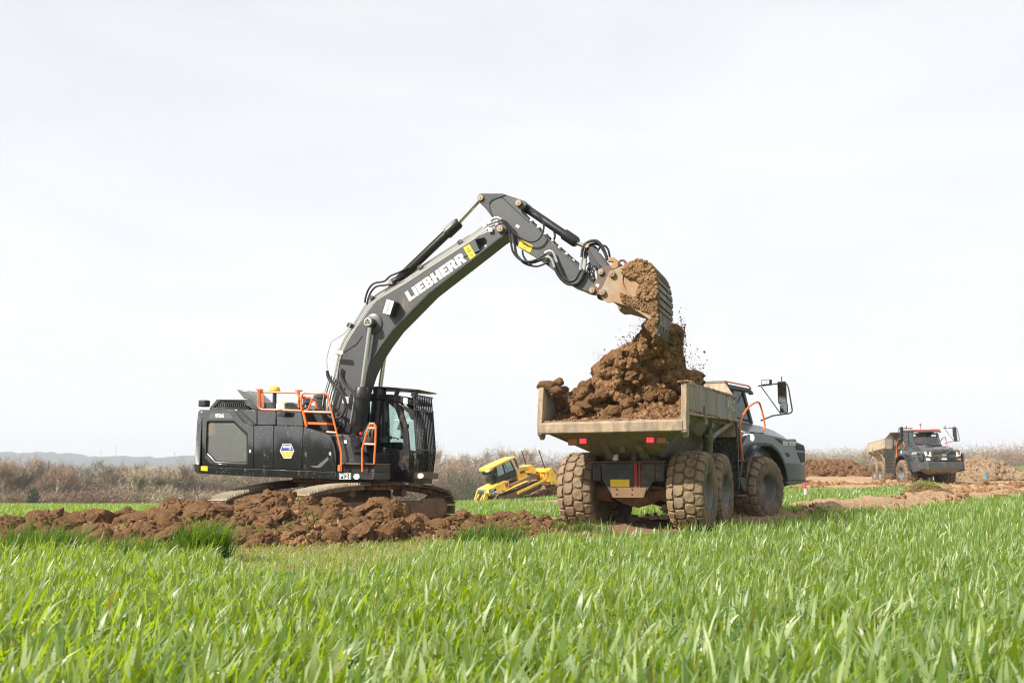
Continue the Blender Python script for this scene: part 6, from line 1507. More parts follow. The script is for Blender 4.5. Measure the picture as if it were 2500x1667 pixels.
        text_mesh('lettering', 'VOLVO', .13, M['white'], root, TM @ Mx @ Matrix.Translation((.12, 0, 0)), .002, .003, width=.40); text_mesh('lettering', 'EDE', .12, M['white'], root, TM @ Mx @ Matrix.Translation((-.26 if sd < 0 else -.26, 0, 0)), .002, .004, width=.25)
        # steps, tank, rear of the fender
        TB(MB().box(-.35, .45, sd * 1.0 - .2, sd * 1.0 + .2, .9, 2.0), 'fuel_tank', 'chassis', .04)
        TB(MB().prism([(.16, .95), (.30, .75), (.62, .70), (.75, .82), (.42, 1.35), (.28, 1.6)], sd * 1.2 - .15, sd * 1.2 + .15), 'step_fender', 'truckdark', .02)
        for q in range(3): TB(MB().box(-.05, .35, sd * 1.28 - .12, sd * 1.28 + .12, .62 + q * .42, .65 + q * .42), 'step', 'axlemud', .004)
        TB(MB().tube([(.02, sd * 1.32, .62), (.0, sd * 1.32, .40)], .015, 6), 'step_chain', 'chrome' if False else 'chassis')
        pts = TCF.path('c4', [(1768, 928), (1748, 895), (1735, 860), (1722, 780), (1712, 600), (1728, 525), (1778, 445), (1838, 405), (1862, 405), (1876, 428), (1898, 510), (1913, 595), (1900, 635)], -1.30)
        TB(MB().tube([(p.x, p.y * -sd, p.z) for p in curve_pts(pts, 3)], .024, 8), 'handrail', 'orange', smooth=True)
        TB(MB().cyl((.95, sd * 1.05, 2.06), (.95, sd * 1.27, 2.06), .085, 18), 'side_lamp', 'lit' if near else 'reflector', .008)
        # mirrors
        mf = [(1860, 272), (2066, 247), (2090, 256), (2104, 290), (2134, 465), (2130, 484), (2110, 493), (1975, 512), (1880, 552)]
        pts = [TCX.P('c4', x_, y_, 1.95) for x_, y_ in mf]; pts = [(p.x, p.y * -sd, p.z) for p in pts]
        mm = TB(MB().tube(pts, .019, 8), 'mirror_arm', 'blackclean', smooth=True)
        q = [TCX.P('c4', x_, y_, 1.95) for x_, y_ in ((1885, 280), (2042, 498))]; TB(MB().tube([(p.x, p.y * -sd, p.z) for p in q], .014, 6), 'mirror_brace', 'blackclean', smooth=True, parent=mm)
        for (cx_, cy_, w_, h_) in ((2052, 325, .11, .29), (2066, 448, .10, .135)):
            p = TCX.P('c4', cx_, cy_, 1.95); Lm = Matrix.Translation((p.x, p.y * -sd, p.z)) @ Matrix.Rotation(R(-20 * sd), 4, 'Z')
            TB(MB().box(-.05, .06, -w_, w_, -h_, h_, Lm), 'mirror_housing', 'blackclean', .04, parent=mm); TB(MB().box(-.058, -.05, -w_ * .82, w_ * .82, -h_ * .88, h_ * .88, Lm), 'mirror_glass', 'mirror', 0, parent=mm)
            TB(MB().tube([(p.x, p.y * -sd, p.z + h_), (p.x, p.y * -sd, p.z + h_ + .12)], .012, 6), 'mirror_stalk', 'blackclean', parent=mm)
        if sd < 0 or not near:
            p = TCX.P('c4', 1927, 243, 1.95); TB(MB().box(-.06, .06, -.13, .13, -.07, .07, Matrix.Translation((p.x, p.y * -sd, p.z))), 'work_lamp', 'blackclean', .015, parent=mm)
            for q in range(3): TB(MB().box(.055, .075, -.11 + q * .075, -.05 + q * .075, -.05, .05, Matrix.Translation((p.x, p.y * -sd, p.z))), 'lamp_lens', 'lamp', .004, parent=mm); TB(MB().box(-.075, -.055, -.11 + q * .075, -.05 + q * .075, -.05, .05, Matrix.Translation((p.x, p.y * -sd, p.z))), 'lamp_lens', 'reflector', .004, parent=mm)
    TB(MB().box(3.35, 4.0, -1.0, 1.0, 1.02, 1.43), 'bumper', 'truckdark', .03)
    TB(MB().loft([[(2.6, -1.05, 1.0), (4.0, -.95, 1.02), (4.0, .95, 1.02), (2.6, 1.05, 1.0)], [(2.6, -.5, .72), (3.6, -.55, .78), (3.6, .55, .78), (2.6, .5, .72)]]), 'belly_plate', 'bedmud' if not near else 'chassis', .01)
    # cab
    cabm = MB().prism([(.0, 1.55), (1.80, 1.65), (1.82, 2.46), (.0, 2.46)], -.80, .80); CB = TB(cabm, 'cab', 'truckdark', .03)
    for sd in (-1, 1):
        yy = sorted((sd * .80, sd * .73))
        TB(MB().prism([(1.74, 2.46), (1.84, 2.46), (1.46, 3.28), (1.36, 3.28)], *yy), 'pillar', 'truckdark', .008, parent=CB)
        TB(MB().prism([(.0, 2.46), (.10, 2.46), (.10, 3.28), (.0, 3.28)], *yy), 'pillar', 'truckdark', .008, parent=CB)
        TB(MB().prism([(.86, 2.46), (.93, 2.46), (.93, 3.28), (.86, 3.28)], *yy), 'pillar', 'truckdark', .008, parent=CB)
        TB(MB().prism([(.08, 2.46), (1.76, 2.46), (1.40, 3.28), (.08, 3.28)], sd * .765 - .004, sd * .765 + .004), 'side_window', 'darkglass', parent=CB)
        TB(MB().box(1.62, 1.74, sd * .62 - .14, sd * .62 + .14, 3.20, 3.27), 'roof_lamp', 'lit' if not near else 'lamp', .01, parent=CB)
    TB(MB().add([(1.80, -.74, 2.47), (1.80, .74, 2.47), (1.42, .72, 3.28), (1.42, -.72, 3.28)], [(0, 1, 2, 3)]), 'windscreen', 'darkglass', parent=CB)
    TB(MB().add([(.03, -.74, 2.47), (.03, .74, 2.47), (.03, .74, 3.28), (.03, -.74, 3.28)], [(0, 1, 2, 3)]), 'rear_window', 'darkglass', parent=CB)
    TB(MB().prism([(-.12, 3.28), (1.55, 3.27), (1.78, 3.20), (1.80, 3.26), (1.60, 3.36), (.2, 3.42), (-.12, 3.38)], -.86, .86), 'cab_roof', 'truckdark', .02, parent=CB)
    for sd in (-1, 1): TB(MB().tube([(-.05, sd * .84, 3.40), (.4, sd * .86, 3.46), (1.55, sd * .86, 3.42), (1.72, sd * .82, 3.36)], .02, 8), 'roof_rail', 'orange', smooth=True, parent=CB)
    TB(MB().tube([(1.72, -.82, 3.36), (1.78, 0, 3.37), (1.72, .82, 3.36)], .02, 8), 'roof_rail', 'orange', smooth=True, parent=CB)
    TB(MB().prism([(.35, 2.30), (.85, 2.30), (.85, 2.45), (.52, 2.50), (.45, 3.05), (.35, 3.05)], -.28, .28), 'seat', 'seat', .03, parent=CB)
    TB(MB().tube([(1.42 + .06 * math.sin(t), .19 * math.cos(t), 2.62 + .17 * math.sin(t)) for t in [2 * PI * q / 18 for q in range(19)]], .016, 6), 'steering_wheel', 'blackclean', smooth=True, parent=CB)
    TB(MB().box(1.5, 1.8, -.7, .7, 2.44, 2.56), 'dashboard', 'blackclean', .03, parent=CB)
    TB(MB().tube([(1.84, -.45, 2.50), (1.72, -.1, 2.78)], .01, 6).tube([(1.84, .25, 2.50), (1.72, .6, 2.78)], .01, 6), 'wiper', 'blackclean', parent=CB)
    if not near: TB(MB().tube([(.7, .1, 3.40), (.7, .1, 3.68)], .015, 6).cyl((.7, .1, 3.68), (.7, .1, 3.78), .05, 10), 'beacon', 'redlens', smooth=True, parent=CB)
    # roof edge clutter, air filter behind the cab
    TB(MB().steps((-.15, .45, 2.3), (-.15, .45, 3.1), [(0, .14), (.8, .14), (.82, .2), (1, .18)], 16), 'air_filter', 'truckdark', smooth=True)
    TB(MB().box(-.45, .0, -.75, .3, 1.5, 2.5), 'rear_cabinet', 'truckdark', .03)
    return root
M['worn_white'] = paint('worn_white', (.62, .62, .60), .6, 0, .55, mudcol=(.20, .15, .10), mscale=7, bumpk=0)
NEAR = build_truck(TO[0], TO[1], 0, PHT, PHF - PHT, 'near grey dump truck seen from behind, bed under the tipping bucket', True)
fy, fx = 60.0, .3937 * 60.0
ha, ta = R(179), R(188)
# far truck: its front right wheel sits at (fx, fy)
axc = Vector((fx, fy)) - 1.10 * Vector((math.cos(ha), -math.sin(ha)))
hit_ = axc - 1.30 * Vector((math.sin(ha), math.cos(ha))); rear_ = hit_ - HX * Vector((math.sin(ta), math.cos(ta)))
FAR = build_truck(rear_.x, rear_.y, .585, 188, -9, 'far muddy dump truck facing the camera with lit roof lamps', False)

# ---- soil in the bed, falling soil
cr = []
g9 = np.random.default_rng(9)
for _ in range(900):   # soil stuck along the tail lip, the rails and the corner posts
    k = g9.random()
    if k < .55: cr.append((-1.70 - .1 * g9.random(), g9.uniform(-1.40, 1.40), 2.155 + .01 * g9.random()))
    elif k < .75: cr.append((g9.uniform(-1.6, 3.1), -1.46 + .05 * g9.normal(), 2.87 + .03 * g9.random()))
    elif k < .85: cr.append((g9.uniform(-1.8, -1.6), -1.46 + .05 * g9.normal(), 2.86))
    else: cr.append((g9.uniform(-1.6, 3.1), -1.50 - .02 * g9.random(), g9.choice([2.30, 2.31]) + .03))
crumbs('caked_soil', cr, .008 + .022 * g9.random(len(cr)) ** 2, M['soil_dry'], NEAR, 91)
SL = empty('soil_load', (TO[0], TO[1], 2.1), (0, 0, R(90 - PHT))); tag(SL, 'heaped brown soil load in the bed of the near truck', 'soil')
def loadh(x, y):
    base = .02 + .22 * sstep(-1.7, -.6, x)
    pk = 1.25 * np.exp(-(((x - .75) / .95) ** 2 + ((y + .15) / .85) ** 2))
    wall = .30 * sstep(.9, 1.38, np.abs(y)) * sstep(-1.6, -.4, x)
    return base + pk + wall + .30 * np.exp(-(((x + .1) / .6) ** 2 + ((y - .75) / .4) ** 2)) + .13 * fbm(x, y, 1.6, 3, 71) + .05 * (1 - 2 * np.abs(fbm(x, y, 5, 2, 72)))
me, A, B_ = grid_mesh('earth', np.arange(-1.66, 3.12, .05), np.arange(-1.40, 1.41, .05), lambda X, Y: np.where(np.abs(Y) > 1.375, .14, loadh(X, Y)))
o = link('earth', me, SL, M['soil']); o['kind'] = 'stuff'
n = 8000; X = rng.uniform(-1.6, 3.0, n); Y = rng.uniform(-1.36, 1.36, n); h = loadh(X, Y); S = .010 + .07 * rng.random(n) ** 3.5
crumbs('crumbs', np.stack([X, Y, h + S * .3], -1), S, M['soil'], SL, 71)
n = 70; X = rng.uniform(-1.3, 2.2, n); Y = rng.uniform(-1.2, 1.2, n); clod_parts(np.stack([X, Y, loadh(X, Y) + .02], -1), .07 + .12 * rng.random(n) ** 1.6, 'soil', SL, 72)
def into(root_frame, P, oz=0): return np.array([[(p - root_frame.o).dot(root_frame.x), (p - root_frame.o).dot(root_frame.y), p.z - oz] for p in P])
def at_px(px, py, Y): d = ray(px, py); return Vector((0, 0, CAMZ)) + d * (Y / d.y)
# lump on the left corner post and lumps hand-placed from the photograph
for px, py, Y, s in ((1338, 942, 20.1, .16), (1362, 936, 20.2, .13), (1350, 955, 20.1, .16), (1372, 952, 20.3, .12), (1427, 944, 20.6, .16), (1418, 966, 20.4, .2), (1445, 975, 20.3, .16), (1410, 1000, 20.0, .14), (1425, 990, 20.1, .17), (1360, 985, 20.6, .2), (1335, 985, 20.5, .14), (1625, 965, 20.0, .19), (1640, 985, 20.1, .13), (1560, 905, 20.3, .32), (1590, 960, 20.2, .16), (1495, 1002, 19.9, .12),
                     (1450, 940, 20.8, .18), (1475, 905, 20.9, .26), (1500, 930, 20.6, .28), (1480, 960, 20.4, .2), (1530, 985, 20.1, .16), (1660, 935, 20.9, .25), (1690, 925, 21.8, .26), (1700, 935, 22.2, .2), (1520, 885, 20.9, .30)):
    clod_parts(into(TRF, [at_px(px, py, Y)], 2.1), [s], 'soil_dark' if px > 1650 else 'soil', SL, int(px))
FS = empty('falling_soil', (2.2, 20.2, 3.2)); tag(FS, 'mass of loose brown soil falling from the bucket lip', 'falling soil', None, 'stuff')
mass = [(1583, 781), (1655, 800), (1664, 812), (1660, 850), (1668, 885), (1672, 905), (1705, 915), (1712, 925), (1700, 950), (1600, 975), (1480, 975), (1452, 955), (1446, 935), (1455, 918), (1453, 899), (1477, 873), (1502, 862), (1515, 853), (1538, 846), (1561, 824)]
mp = np.array(mass, float)
def depthY(py): return float(np.interp(py, [780, 850, 900, 950], [19.75, 20.2, 20.7, 20.8]))
def span(py):
    xs_ = []
    for (x1, y1), (x2, y2) in zip(mass, mass[1:] + mass[:1]):
        if (y1 > py) != (y2 > py): xs_.append(x1 + (x2 - x1) * (py - y1) / (y2 - y1))
    return (min(xs_), max(xs_)) if xs_ else None
core_P, core_S = [], []
g = np.random.default_rng(5)
for py in range(790, 968, 7):
    sp_ = span(py)
    if not sp_: continue
    a_, b2 = sp_; Yc = depthY(py); w = (b2 - a_) / 2 / FPX * Yc
    m_ = max(2, int(w / .13))
    for q in range(m_):
        for dd in (-.28, .18):
            r_ = min(.19, w * .62); xx = a_ + r_ * 118 + (b2 - a_ - 2 * r_ * 118) * (q + .5) / m_
            core_P.append(at_px(xx, py, Yc + dd * min(1, w * 1.4))); core_S.append(r_ * g.uniform(.40, .62))
def rel2(P): return np.array([[p[0] - 2.2, p[1] - 20.2, p[2] - 3.2] for p in P])
crumbs('falling_lumps', rel2(core_P), core_S, M['soil_dark'], FS, 81, lib=CLODS_BIG)
P, S = [], []
x0, y0 = mp.min(0); x1, y1 = mp.max(0)
X = g.uniform(x0 - 6, x1 + 6, 64000); Y = g.uniform(y0, y1, 64000)
ins = inside(X, Y, mp)
for x, y in zip(X[ins], Y[ins]):
    a_, b2 = span(y) or (x, x); Yc = depthY(y); w = max(.05, (b2 - a_) / 2 / FPX * Yc); u_ = (x - (a_ + b2) / 2) / max(1, (b2 - a_) / 2)
    dY = -math.sqrt(max(0, 1 - u_ * u_)) * min(.55, w) * g.uniform(.55, 1.10) * (1 + .35 * vnoise(np.array(x * .05), np.array(y * .05), 1.0, 5) + .2 * vnoise(np.array(x * .14), np.array(y * .14), 1.0, 6))
    P.append(at_px(x, y, Yc + dY)); S.append(.012 + .072 * g.random() ** 5)
crumbs('falling_crumbs', rel2(P), S, M['soil'], FS, 82)
# spray of loose bits round the stream, and the single bit to the right
P, S = [], []
for cx_, cy_, sx_, sy_, k in ((1664, 850, 7, 42, 500), (1680, 870, 16, 30, 120), (1540, 838, 16, 10, 260), (1560, 805, 12, 14, 120), (1664, 815, 6, 18, 260), (1700, 895, 16, 12, 120), (1590, 790, 10, 10, 160), (1470, 872, 12, 10, 120)):
    for _ in range(k):
        P.append(at_px(g.normal(cx_, sx_), g.normal(cy_, sy_), g.uniform(19.6, 20.9))); S.append(.004 + .016 * g.random() ** 4)
P.append(at_px(1720, 859, 20.2)); S.append(.028); P.append(at_px(1663, 815, 19.6)); S.append(.05); P.append(at_px(1658, 808, 19.5)); S.append(.05)
crumbs('flying_bits', rel2(P), S, M['soil_dark'], FS, 83)
# ------------------------------------------------------------ the bulldozer
M['cat_y'] = paint('dozer_yellow', (.80, .47, .035), .4, 0, .24, mudcol=(.30, .2, .11), coat=.2, bumpk=.03, speck=.5)
M['cat_ym'] = paint('dozer_yellow_muddy', (.74, .42, .04), .5, 0, .38, mudcol=(.30, .2, .11), bumpk=.05)
DZX, DZY = (1251 - 1250) / FPX * 70.5, 70.5
DZ = empty('bulldozer', (DZX, DZY, -.20)); tag(DZ, 'yellow bulldozer climbing a soil bank beyond the field', 'bulldozer')
DZ.rotation_euler = (Matrix.Rotation(R(28), 4, 'Z') @ Matrix.Rotation(-R(21), 4, 'Y')).to_euler()
DZ.scale = (1, 1, .88)
# local: x forward, y left (away), z up, origin below the track centre on the ground
def B(mb, name, mat, bevel=.015, smooth=False, parent=None, label=None): return mb.build(name, M[mat], parent or DZ, bevel, smooth, label)
for sd in (-1, 1):
    yc = sd * 1.0; ch = MB(); path = []
    rI, rS = .36, .42; xI, xS = 1.45, -1.45; zI, zS = .38, .50
    for t in np.linspace(90, -90, 9): path.append((xI + rI * math.cos(R(t)), zI + rI * math.sin(R(t))))
    for t in np.linspace(-100, -270, 9): path.append((xS + rS * math.cos(R(t)), zS + rS * math.sin(R(t))))
    path.append((xS + .1, zS + rS)); path.append((-.5, .80)); path.append((.6, .78))
    tk = B(MB().prism([(xS, .14), (xI, .06), (xI, .60), (xS, .62)], yc - .16, yc + .16), 'track_frame', 'mudsteel', .04)
    # shoes one by one
    P_ = path + [path[0]]; seg = []; 
    for (ax_, az_), (bx_, bz_) in zip(P_[:-1], P_[1:]):
        L = math.hypot(bx_ - ax_, bz_ - az_); seg.append(((ax_, az_), (bx_, bz_), L))
    tot_ = sum(s_[2] for s_ in seg); nS = 38; shoe = []
    for k in range(nS):
        d_ = (k + .5) * tot_ / nS
        for (a_, b2, L) in seg:
            if d_ <= L: t = d_ / L; px_, pz_ = a_[0] + (b2[0] - a_[0]) * t, a_[1] + (b2[1] - a_[1]) * t; an_ = math.atan2(b2[1] - a_[1], b2[0] - a_[0]); break
            d_ -= L
        Mx = Matrix.Translation((px_, yc, pz_)) @ Matrix.Rotation(-an_, 4, 'Y')
        B(MB().box(-.10, .10, -.28, .28, -.0, .03, Mx).box(-.02, .02, -.28, .28, .03, .08, Mx), 'track_shoe', 'trackdark' if k % 5 else 'trackbright', 0, parent=tk)
    for x in (xI, xS): B(MB().cyl((x, yc - .2, zI if x > 0 else zS), (x, yc + .2, zI if x > 0 else zS), .28, 20), 'idler' if x > 0 else 'sprocket', 'mudsteel', .01, parent=tk)
    for x in np.linspace(-1, 1, 6): B(MB().cyl((x, yc - .18, .18), (x, yc + .18, .18), .10, 12), 'roller', 'mudsteel', 0, parent=tk)
    B(MB().bar((-.2, sd * 1.34, .42), (2.3, sd * 1.30, .48), .16, .20), 'push_arm', 'cat_ym')
    B(MB().bar((-.9, sd * 1.0, .93), (1.0, sd * 1.0, .93), .5, .05), 'track_fender', 'cat_ym', .01)
B(MB().box(-1.7, 2.0, -.68, .68, .55, 1.15), 'hull', 'mudsteel', .05)
# engine hood ahead of the cab, rear body with radiator
B(MB().prism([(.55, 1.0), (2.05, 1.0), (2.15, 1.45), (1.95, 1.92), (.60, 2.02)], -.60, .60), 'engine_hood', 'cat_y', .05)
for x0_, z0_, w_ in ((.85, 1.55, .42), (1.35, 1.2, .5)): B(MB().prism([(x0_, z0_), (x0_ + w_, z0_ - .02), (x0_ + w_, z0_ + .18), (x0_ + .05, z0_ + .22)], -.615, -.60), 'side_vent', 'axlemud', .0)
rb = B(MB().prism([(-2.0, .95), (-.45, 1.0), (-.35, 1.45), (-.50, 1.62), (-1.9, 1.55), (-2.12, 1.30)], -.98, .98), 'rear_body', 'cat_y', .05)
B(MB().prism([(-2.0, 1.0), (-1.55, 1.02), (-1.45, 1.35), (-1.75, 1.52), (-2.02, 1.5)], -.992, -.98), 'model_panel', 'blackclean', 0)
for k in range(4): B(MB().bar((-1.95 + .03 * k, -.995, 1.32 + .05 * k), (-1.62 + .03 * k, -.995, 1.36 + .05 * k), .01, .018), 'print_stripe', 'white', 0)
text_mesh('lettering', '71PXi', .24, M['white'], DZ, Matrix.Translation((-1.74, -.998, 1.14)) @ Matrix.Rotation(R(90), 4, 'X'), .002, .006, .15)
B(MB().prism([(-.72, 1.1), (-.50, 1.12), (-.47, 1.45), (-.69, 1.43)], -.995, -.98), 'side_vent', 'axlemud', 0)
B(MB().prism([(-2.16, .78), (-2.04, .78), (-1.98, 1.52), (-2.12, 1.60), (-2.2, 1.3)], -.52, .52), 'radiator_grille', 'steelpipe', .02)
for k in range(14): B(MB().bar((-2.21, -.48, .84 + k * .05), (-2.21, .48, .84 + k * .05), .01, .015), 'grille_bar', 'blackclean', 0)
# cab
B(MB().prism([(-1.0, 1.55), (.50, 1.55), (.62, 1.75), (.62, 2.1), (-1.0, 2.1)], -.62, .62), 'cab_lower', 'black', .02)
for x0_, x1_, t0, t1 in ((-.98, -.86, -.80, -.70), (-.28, -.18, -.26, -.16), (.50, .60, .38, .46)):
    for y in (-.62, .54): B(MB().prism([(x0_, 2.1), (x1_, 2.1), (t1, 2.92), (t0, 2.92)], y, y + .08), 'pillar', 'black', .01)
for y in (-.60, .58): B(MB().prism([(-.9, 2.1), (.56, 2.1), (.42, 2.92), (-.74, 2.92)], y, y + .01), 'side_window', 'darkglass', 0)
B(MB().add([(.60, -.58, 2.1), (.60, .58, 2.1), (.44, .55, 2.92), (.44, -.55, 2.92)], [(0, 1, 2, 3)]), 'windscreen', 'darkglass', 0)
B(MB().add([(-.98, -.58, 2.1), (-.98, .58, 2.1), (-.78, .55, 2.92), (-.78, -.55, 2.92)], [(0, 1, 2, 3)]), 'rear_window', 'darkglass', 0)
B(MB().prism([(-1.42, 2.86), (-1.35, 3.02), (-.2, 3.08), (.85, 3.06), (.92, 2.98), (.60, 2.90), (-.9, 2.88), (-1.25, 2.74), (-1.42, 2.76)], -.80, .80), 'cab_roof', 'cat_y', .04)
B(MB().box(-1.46, -1.40, -.7, -.2, 2.74, 2.84), 'work_lamp', 'lamp', .01); B(MB().box(-1.38, -1.05, -.55, .55, 2.42, 2.70), 'cooling_unit', 'black', .03)
B(MB().prism([(-1.3, 1.7), (-.95, 1.7), (-.95, 2.35), (-1.3, 2.2)], -.3, .5), 'fuel_tank', 'black', .03)
B(MB().tube([(1.05, -.18, 1.95), (1.05, -.18, 2.6), (1.0, -.18, 2.75), (.93, -.18, 2.82)], .07, 10), 'exhaust_pipe', 'mudsteel', 0, True)
B(MB().cyl((.8, .3, 2.0), (.8, .3, 2.35), .13, 14), 'pre_cleaner', 'black', .01)
# blade with ribs on its back
bl = B(MB().prism([(2.62, .02), (2.68, .02), (2.52, .45), (2.52, .9), (2.70, 1.28), (2.64, 1.30), (2.44, .92), (2.44, .42)], -1.75, 1.75), 'blade', 'cat_y', .01)
for k in range(9):
    y = -1.6 + k * .4; B(MB().prism([(2.44, .2), (2.44, 1.15), (2.28, .95), (2.24, .40)], y - .03, y + .03), 'blade_rib', 'cat_ym', .0, parent=bl)
    if k < 8: B(MB().bar((2.32, y, .35 if k % 2 else 1.05), (2.32, y + .4, 1.05 if k % 2 else .35), .09, .12), 'blade_stiffener', 'cat_y', .01, parent=bl)
B(MB().box(2.26, 2.44, -1.7, 1.7, 1.06, 1.20), 'blade_beam', 'cat_y', .02, parent=bl); B(MB().box(2.24, 2.46, -1.7, 1.7, .28, .42), 'blade_beam', 'cat_ym', .02, parent=bl)
for sd in (-1, 1):
    B(MB().prism([(2.3, .05), (2.75, .02), (2.85, .6), (2.7, 1.28), (2.45, 1.2), (2.3, .5)], sd * 1.77 - .02, sd * 1.77 + .02), 'end_plate', 'cat_y', .0, parent=bl)
    B(MB().steps((1.3, sd * .72, 1.55), (2.3, sd * .55, .9), [(0, .05), (.05, .075), (.6, .075), (.61, .04), (1, .04)], 12), 'lift_cylinder', 'cat_ym', 0, True)
    ms = B(MB().tube([(2.5, sd * 1.25, 1.28), (2.5, sd * 1.25, 2.95)], .035, 8), 'sensor_mast', 'blackclean', 0, True)
    B(MB().steps((2.5, sd * 1.25, 2.93), (2.5, sd * 1.25, 3.05), [(0, .05), (.2, .15), (.8, .13), (1, .05)], 14), 'receiver', 'white', 0, True, parent=ms)
# ripper at the tail
B(MB().box(-2.95, -2.7, -1.05, 1.05, .42, .66), 'ripper_beam', 'cat_y', .03)
for y in (-.85, 0, .85): B(MB().prism([(-2.98, .9), (-2.78, .9), (-2.76, .3), (-2.82, .02), (-2.94, .12), (-2.98, .4)], y - .05, y + .05), 'ripper_shank', 'cat_y', .01)
for sd in (-1, 1):
    B(MB().bar((-2.05, sd * .6, .55), (-2.75, sd * .6, .50), .12, .18), 'ripper_arm', 'cat_y', .02)
    B(MB().prism([(-2.2, 1.35), (-2.06, 1.4), (-2.1, .9), (-2.6, .62), (-2.72, .66)], sd * .66 - .05, sd * .66 + .05), 'ripper_link', 'cat_y', .02)
    B(MB().steps((-2.1, sd * .35, 1.25), (-2.8, sd * .35, .68), [(0, .05), (.05, .07), (.6, .07), (.61, .035), (1, .035)], 12), 'ripper_cylinder', 'cat_ym', 0, True)
# ------------------------------------------------------------ people and small things
M['skin'] = plain('skin', (.52, .30, .21), .55); M['hivis'] = plain('orange_vest', (.90, .20, .03), .7); M['navy'] = plain('dark_workwear', (.030, .045, .050), .85)
M['hair'] = plain('dark_hair', (.03, .022, .018), .8); M['helmet'] = plain('grey_cap', (.22, .23, .23), .5); M['eye'] = plain('eye', (.03, .02, .02), .3)
def seated(loc, rotz, label, top, hair, scale=1.0):
    """seated operator: one continuous skinned body, head with a face, hands with five fingers"""
    root = empty('person', loc, (0, 0, rotz)); tag(root, label, 'person'); root.scale = (scale,) * 3
    def skin(name, verts, edges, radii, mat, lvl=2, root_i=0, parent=root):
        me = bpy.data.meshes.new(name); me.from_pydata(verts, edges, []); o = bpy.data.objects.new(name, me); col.objects.link(o); o.parent = parent
        sm = o.modifiers.new('skin', 'SKIN'); sm.use_smooth_shade = True; o.modifiers.new('sub', 'SUBSURF').levels = lvl; o.modifiers['sub'].render_levels = lvl
        for i, r in enumerate(radii): me.skin_vertices[0].data[i].radius = (r, r) if not isinstance(r, tuple) else r
        me.skin_vertices[0].data[root_i].use_root = True
        dg = bpy.context.evaluated_depsgraph_get(); me2 = bpy.data.meshes.new_from_object(o.evaluated_get(dg)); bpy.data.objects.remove(o)
        me2.materials.clear(); me2.materials.append(mat); me2.polygons.foreach_set('use_smooth', [True] * len(me2.polygons))
        o = bpy.data.objects.new(name, me2); col.objects.link(o); o.parent = parent; return o
    # x forward, y left; seat height at z=0
    v = [(0, 0, .02), (-.02, 0, .22), (-.04, 0, .42), (-.02, 0, .53), (.0, 0, .60)]; r = [(.16, .13), (.14, .12), (.17, .12), (.07, .07), (.055, .055)]; e = [(0, 1), (1, 2), (2, 3), (3, 4)]
    for s in (1, -1):
        b = len(v); v += [(-.03, .19 * s, .45), (.06, .25 * s, .24), (.29, .20 * s, .20)]; r += [.062, .048, .036]; e += [(2, b), (b, b + 1), (b + 1, b + 2)]
        b = len(v); v += [(.08, .10 * s, .0), (.44, .13 * s, .03), (.50, .13 * s, -.34), (.60, .13 * s, -.38)]; r += [.085, .062, .045, .04]; e += [(0, b), (b, b + 1), (b + 1, b + 2), (b + 2, b + 3)]
    body = skin('body', v, e, r, M[top])
    hd = MB(); seg, rg = 16, 12; vs = []
    for i in range(rg + 1):
        ph = PI * i / rg
        for j in range(seg):
            th = 2 * PI * j / seg; x = .095 * math.sin(ph) * math.cos(th); y = .075 * math.sin(ph) * math.sin(th); z = .12 * math.cos(ph)
            if z < -.03: x = x * .9 + .012; y *= .82
            if x > .06 and abs(y) < .02 and -.04 < z < .02: x += .022
            vs.append((x + .02, y, z + .72))
    hd.add(vs, [(i * seg + j, i * seg + (j + 1) % seg, (i + 1) * seg + (j + 1) % seg, (i + 1) * seg + j) for i in range(rg) for j in range(seg)])
    head = hd.build('head', M['skin'], root, smooth=True)
    for s in (1, -1):
        MB().steps((.105, .030 * s, .725), (.113, .030 * s, .725), [(0, .011), (1, .009)], 8).build('eye', M['eye'], head)
        MB().steps((.01, .072 * s, .71), (.015, .088 * s, .715), [(0, .025), (1, .02)], 8).build('ear', M['skin'], head, smooth=True)
    MB().box(.098, .108, -.022, .022, .662, .668).build('mouth', M['strap'], head)
    cap = MB().steps((.01, 0, .755), (.01, 0, .86), [(0, .098), (.4, .094), (.75, .07), (1, .02)], 16); cap.build('hair', M[hair], head, smooth=True)
    for s in (1, -1):
        hv = [(.29, .20 * s, .20), (.335, .195 * s, .20), (.375, .19 * s, .20)]; hr_ = [.034, (.040, .022), (.040, .018)]; he = [(0, 1), (1, 2)]
        hand = skin('hand', hv, he, hr_, M['skin'], 1)
        for k in range(4):
            y = (.19 + (k - 1.5) * .019) * s; L = (.9, 1.0, .95, .75)[k]
            skin('finger', [(.385, y, .20), (.385 + .035 * L, y, .195), (.385 + .055 * L, y, .172), (.385 + .05 * L, y, .15)], [(0, 1), (1, 2), (2, 3)], [.0095, .009, .008, .007], M['skin'], 1, parent=hand)
        skin('thumb', [(.345, (.19 - .035) * s, .198), (.372, (.19 - .055) * s, .190), (.398, (.19 - .055) * s, .178)], [(0, 1), (1, 2)], [.011, .0095, .008], M['skin'], 1, parent=hand)
    return root
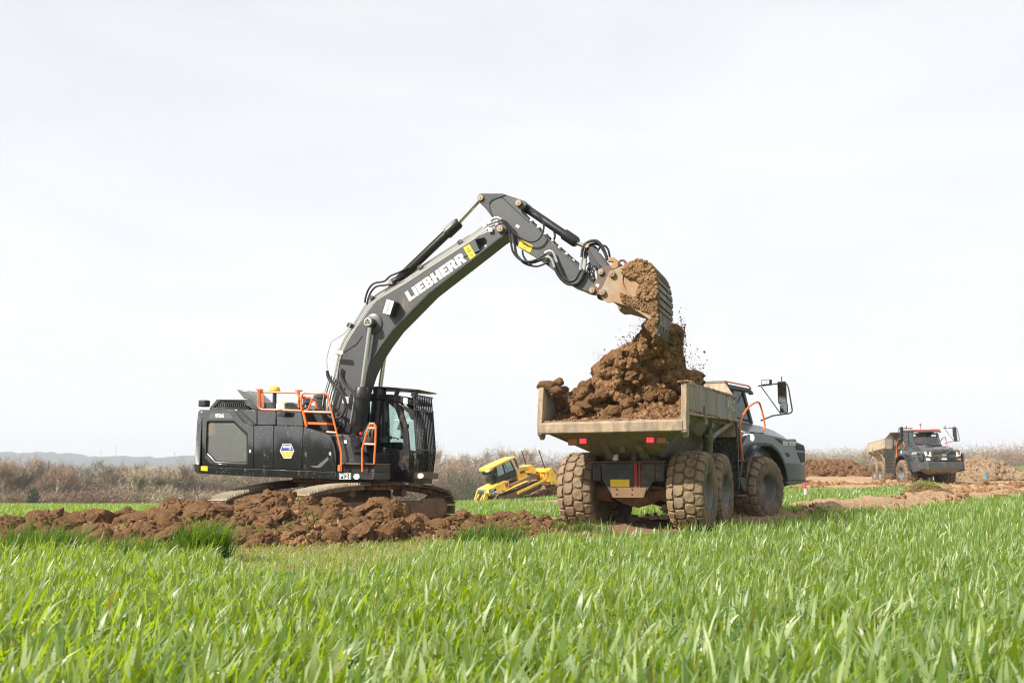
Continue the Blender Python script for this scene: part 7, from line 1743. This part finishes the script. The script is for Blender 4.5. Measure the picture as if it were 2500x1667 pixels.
# excavator operator: sits beyond the boom, looking forward
p = EX.P('c1', 1610, 640, .85); w = EX.o + EX.x * p.x + EX.y * .85 + Vector((0, 0, p.z))
seated(w + Vector((0, 0, .0)), EX.yaw, 'operator in dark workwear seated inside the excavator cab', 'navy', 'hair')
bpy.context.view_layer.update()
tm = FAR.matrix_world @ Matrix.Translation((HX, 0, 0)) @ Matrix.Rotation(-R(-9), 4, 'Z')
w = tm @ Vector((.68, 0, 2.47)); hd_ = (tm @ Vector((1.68, 0, 2.47)) - w)
seated(w, math.atan2(hd_.y, hd_.x), 'driver in an orange vest behind the far truck windscreen', 'hivis', 'helmet')
# stakes
M['stake_red'] = plain('stake_red', (.75, .08, .07), .6); M['stake_blue'] = plain('stake_blue', (.05, .22, .36), .6); M['stake_y'] = plain('stake_yellow', (.70, .50, .10), .6); M['stake_w'] = plain('stake_pale', (.78, .60, .56), .7)
def stake(px, yt, yb, D, wd, mat, label, lean=0, band=None):
    X = (px - 1250) / FPX * D; zb = CAMZ - (yb - HY) * D / FPX; h = (yb - yt) * D / FPX
    t = empty('survey_stake', (X, D, zb)); t.rotation_euler = (0, R(lean), 0.3); tag(t, label, 'stake')
    if band: MB().box(-wd, wd, -wd, wd, -.15, h * .52).build('post', M[band], t, .004); MB().box(-wd * 1.02, wd * 1.02, -wd * 1.02, wd * 1.02, h * .52, h).build('painted_top', M[mat], t, .004)
    else: MB().box(-wd, wd, -wd, wd, -.15, h * .9).loft([[(-wd, -wd, h * .9), (wd, -wd, h * .9), (wd, wd, h * .9), (-wd, wd, h * .9)], [(-wd * .3, -wd * .3, h), (wd * .3, -wd * .3, h), (wd * .3, wd * .3, h), (-wd * .3, wd * .3, h)]]).build('post', M[mat], t, .003)
    return t
stake(1959, 1166, 1220, 38, .038, 'stake_red', 'red and white survey stake below the near truck bumper', -2, 'stake_w')
stake(2399, 1151, 1173, 63, .04, 'stake_blue', 'blue survey stake before the clod heap right of the far truck')
X = (2032 - 1250) / FPX * 46; gz = CAMZ - (1192 - HY) * 46 / FPX
t = empty('bent_rod', (X, 46, gz)); tag(t, 'thin bent yellow rod sticking out of the grass by the haul road', 'rod')
MB().tube([(.1, 0, -.1), (.02, 0, .12), (-.06, 0, .28), (-.2, 0, .42)], .018, 6).build('rod', M['stake_y'], t, smooth=True)
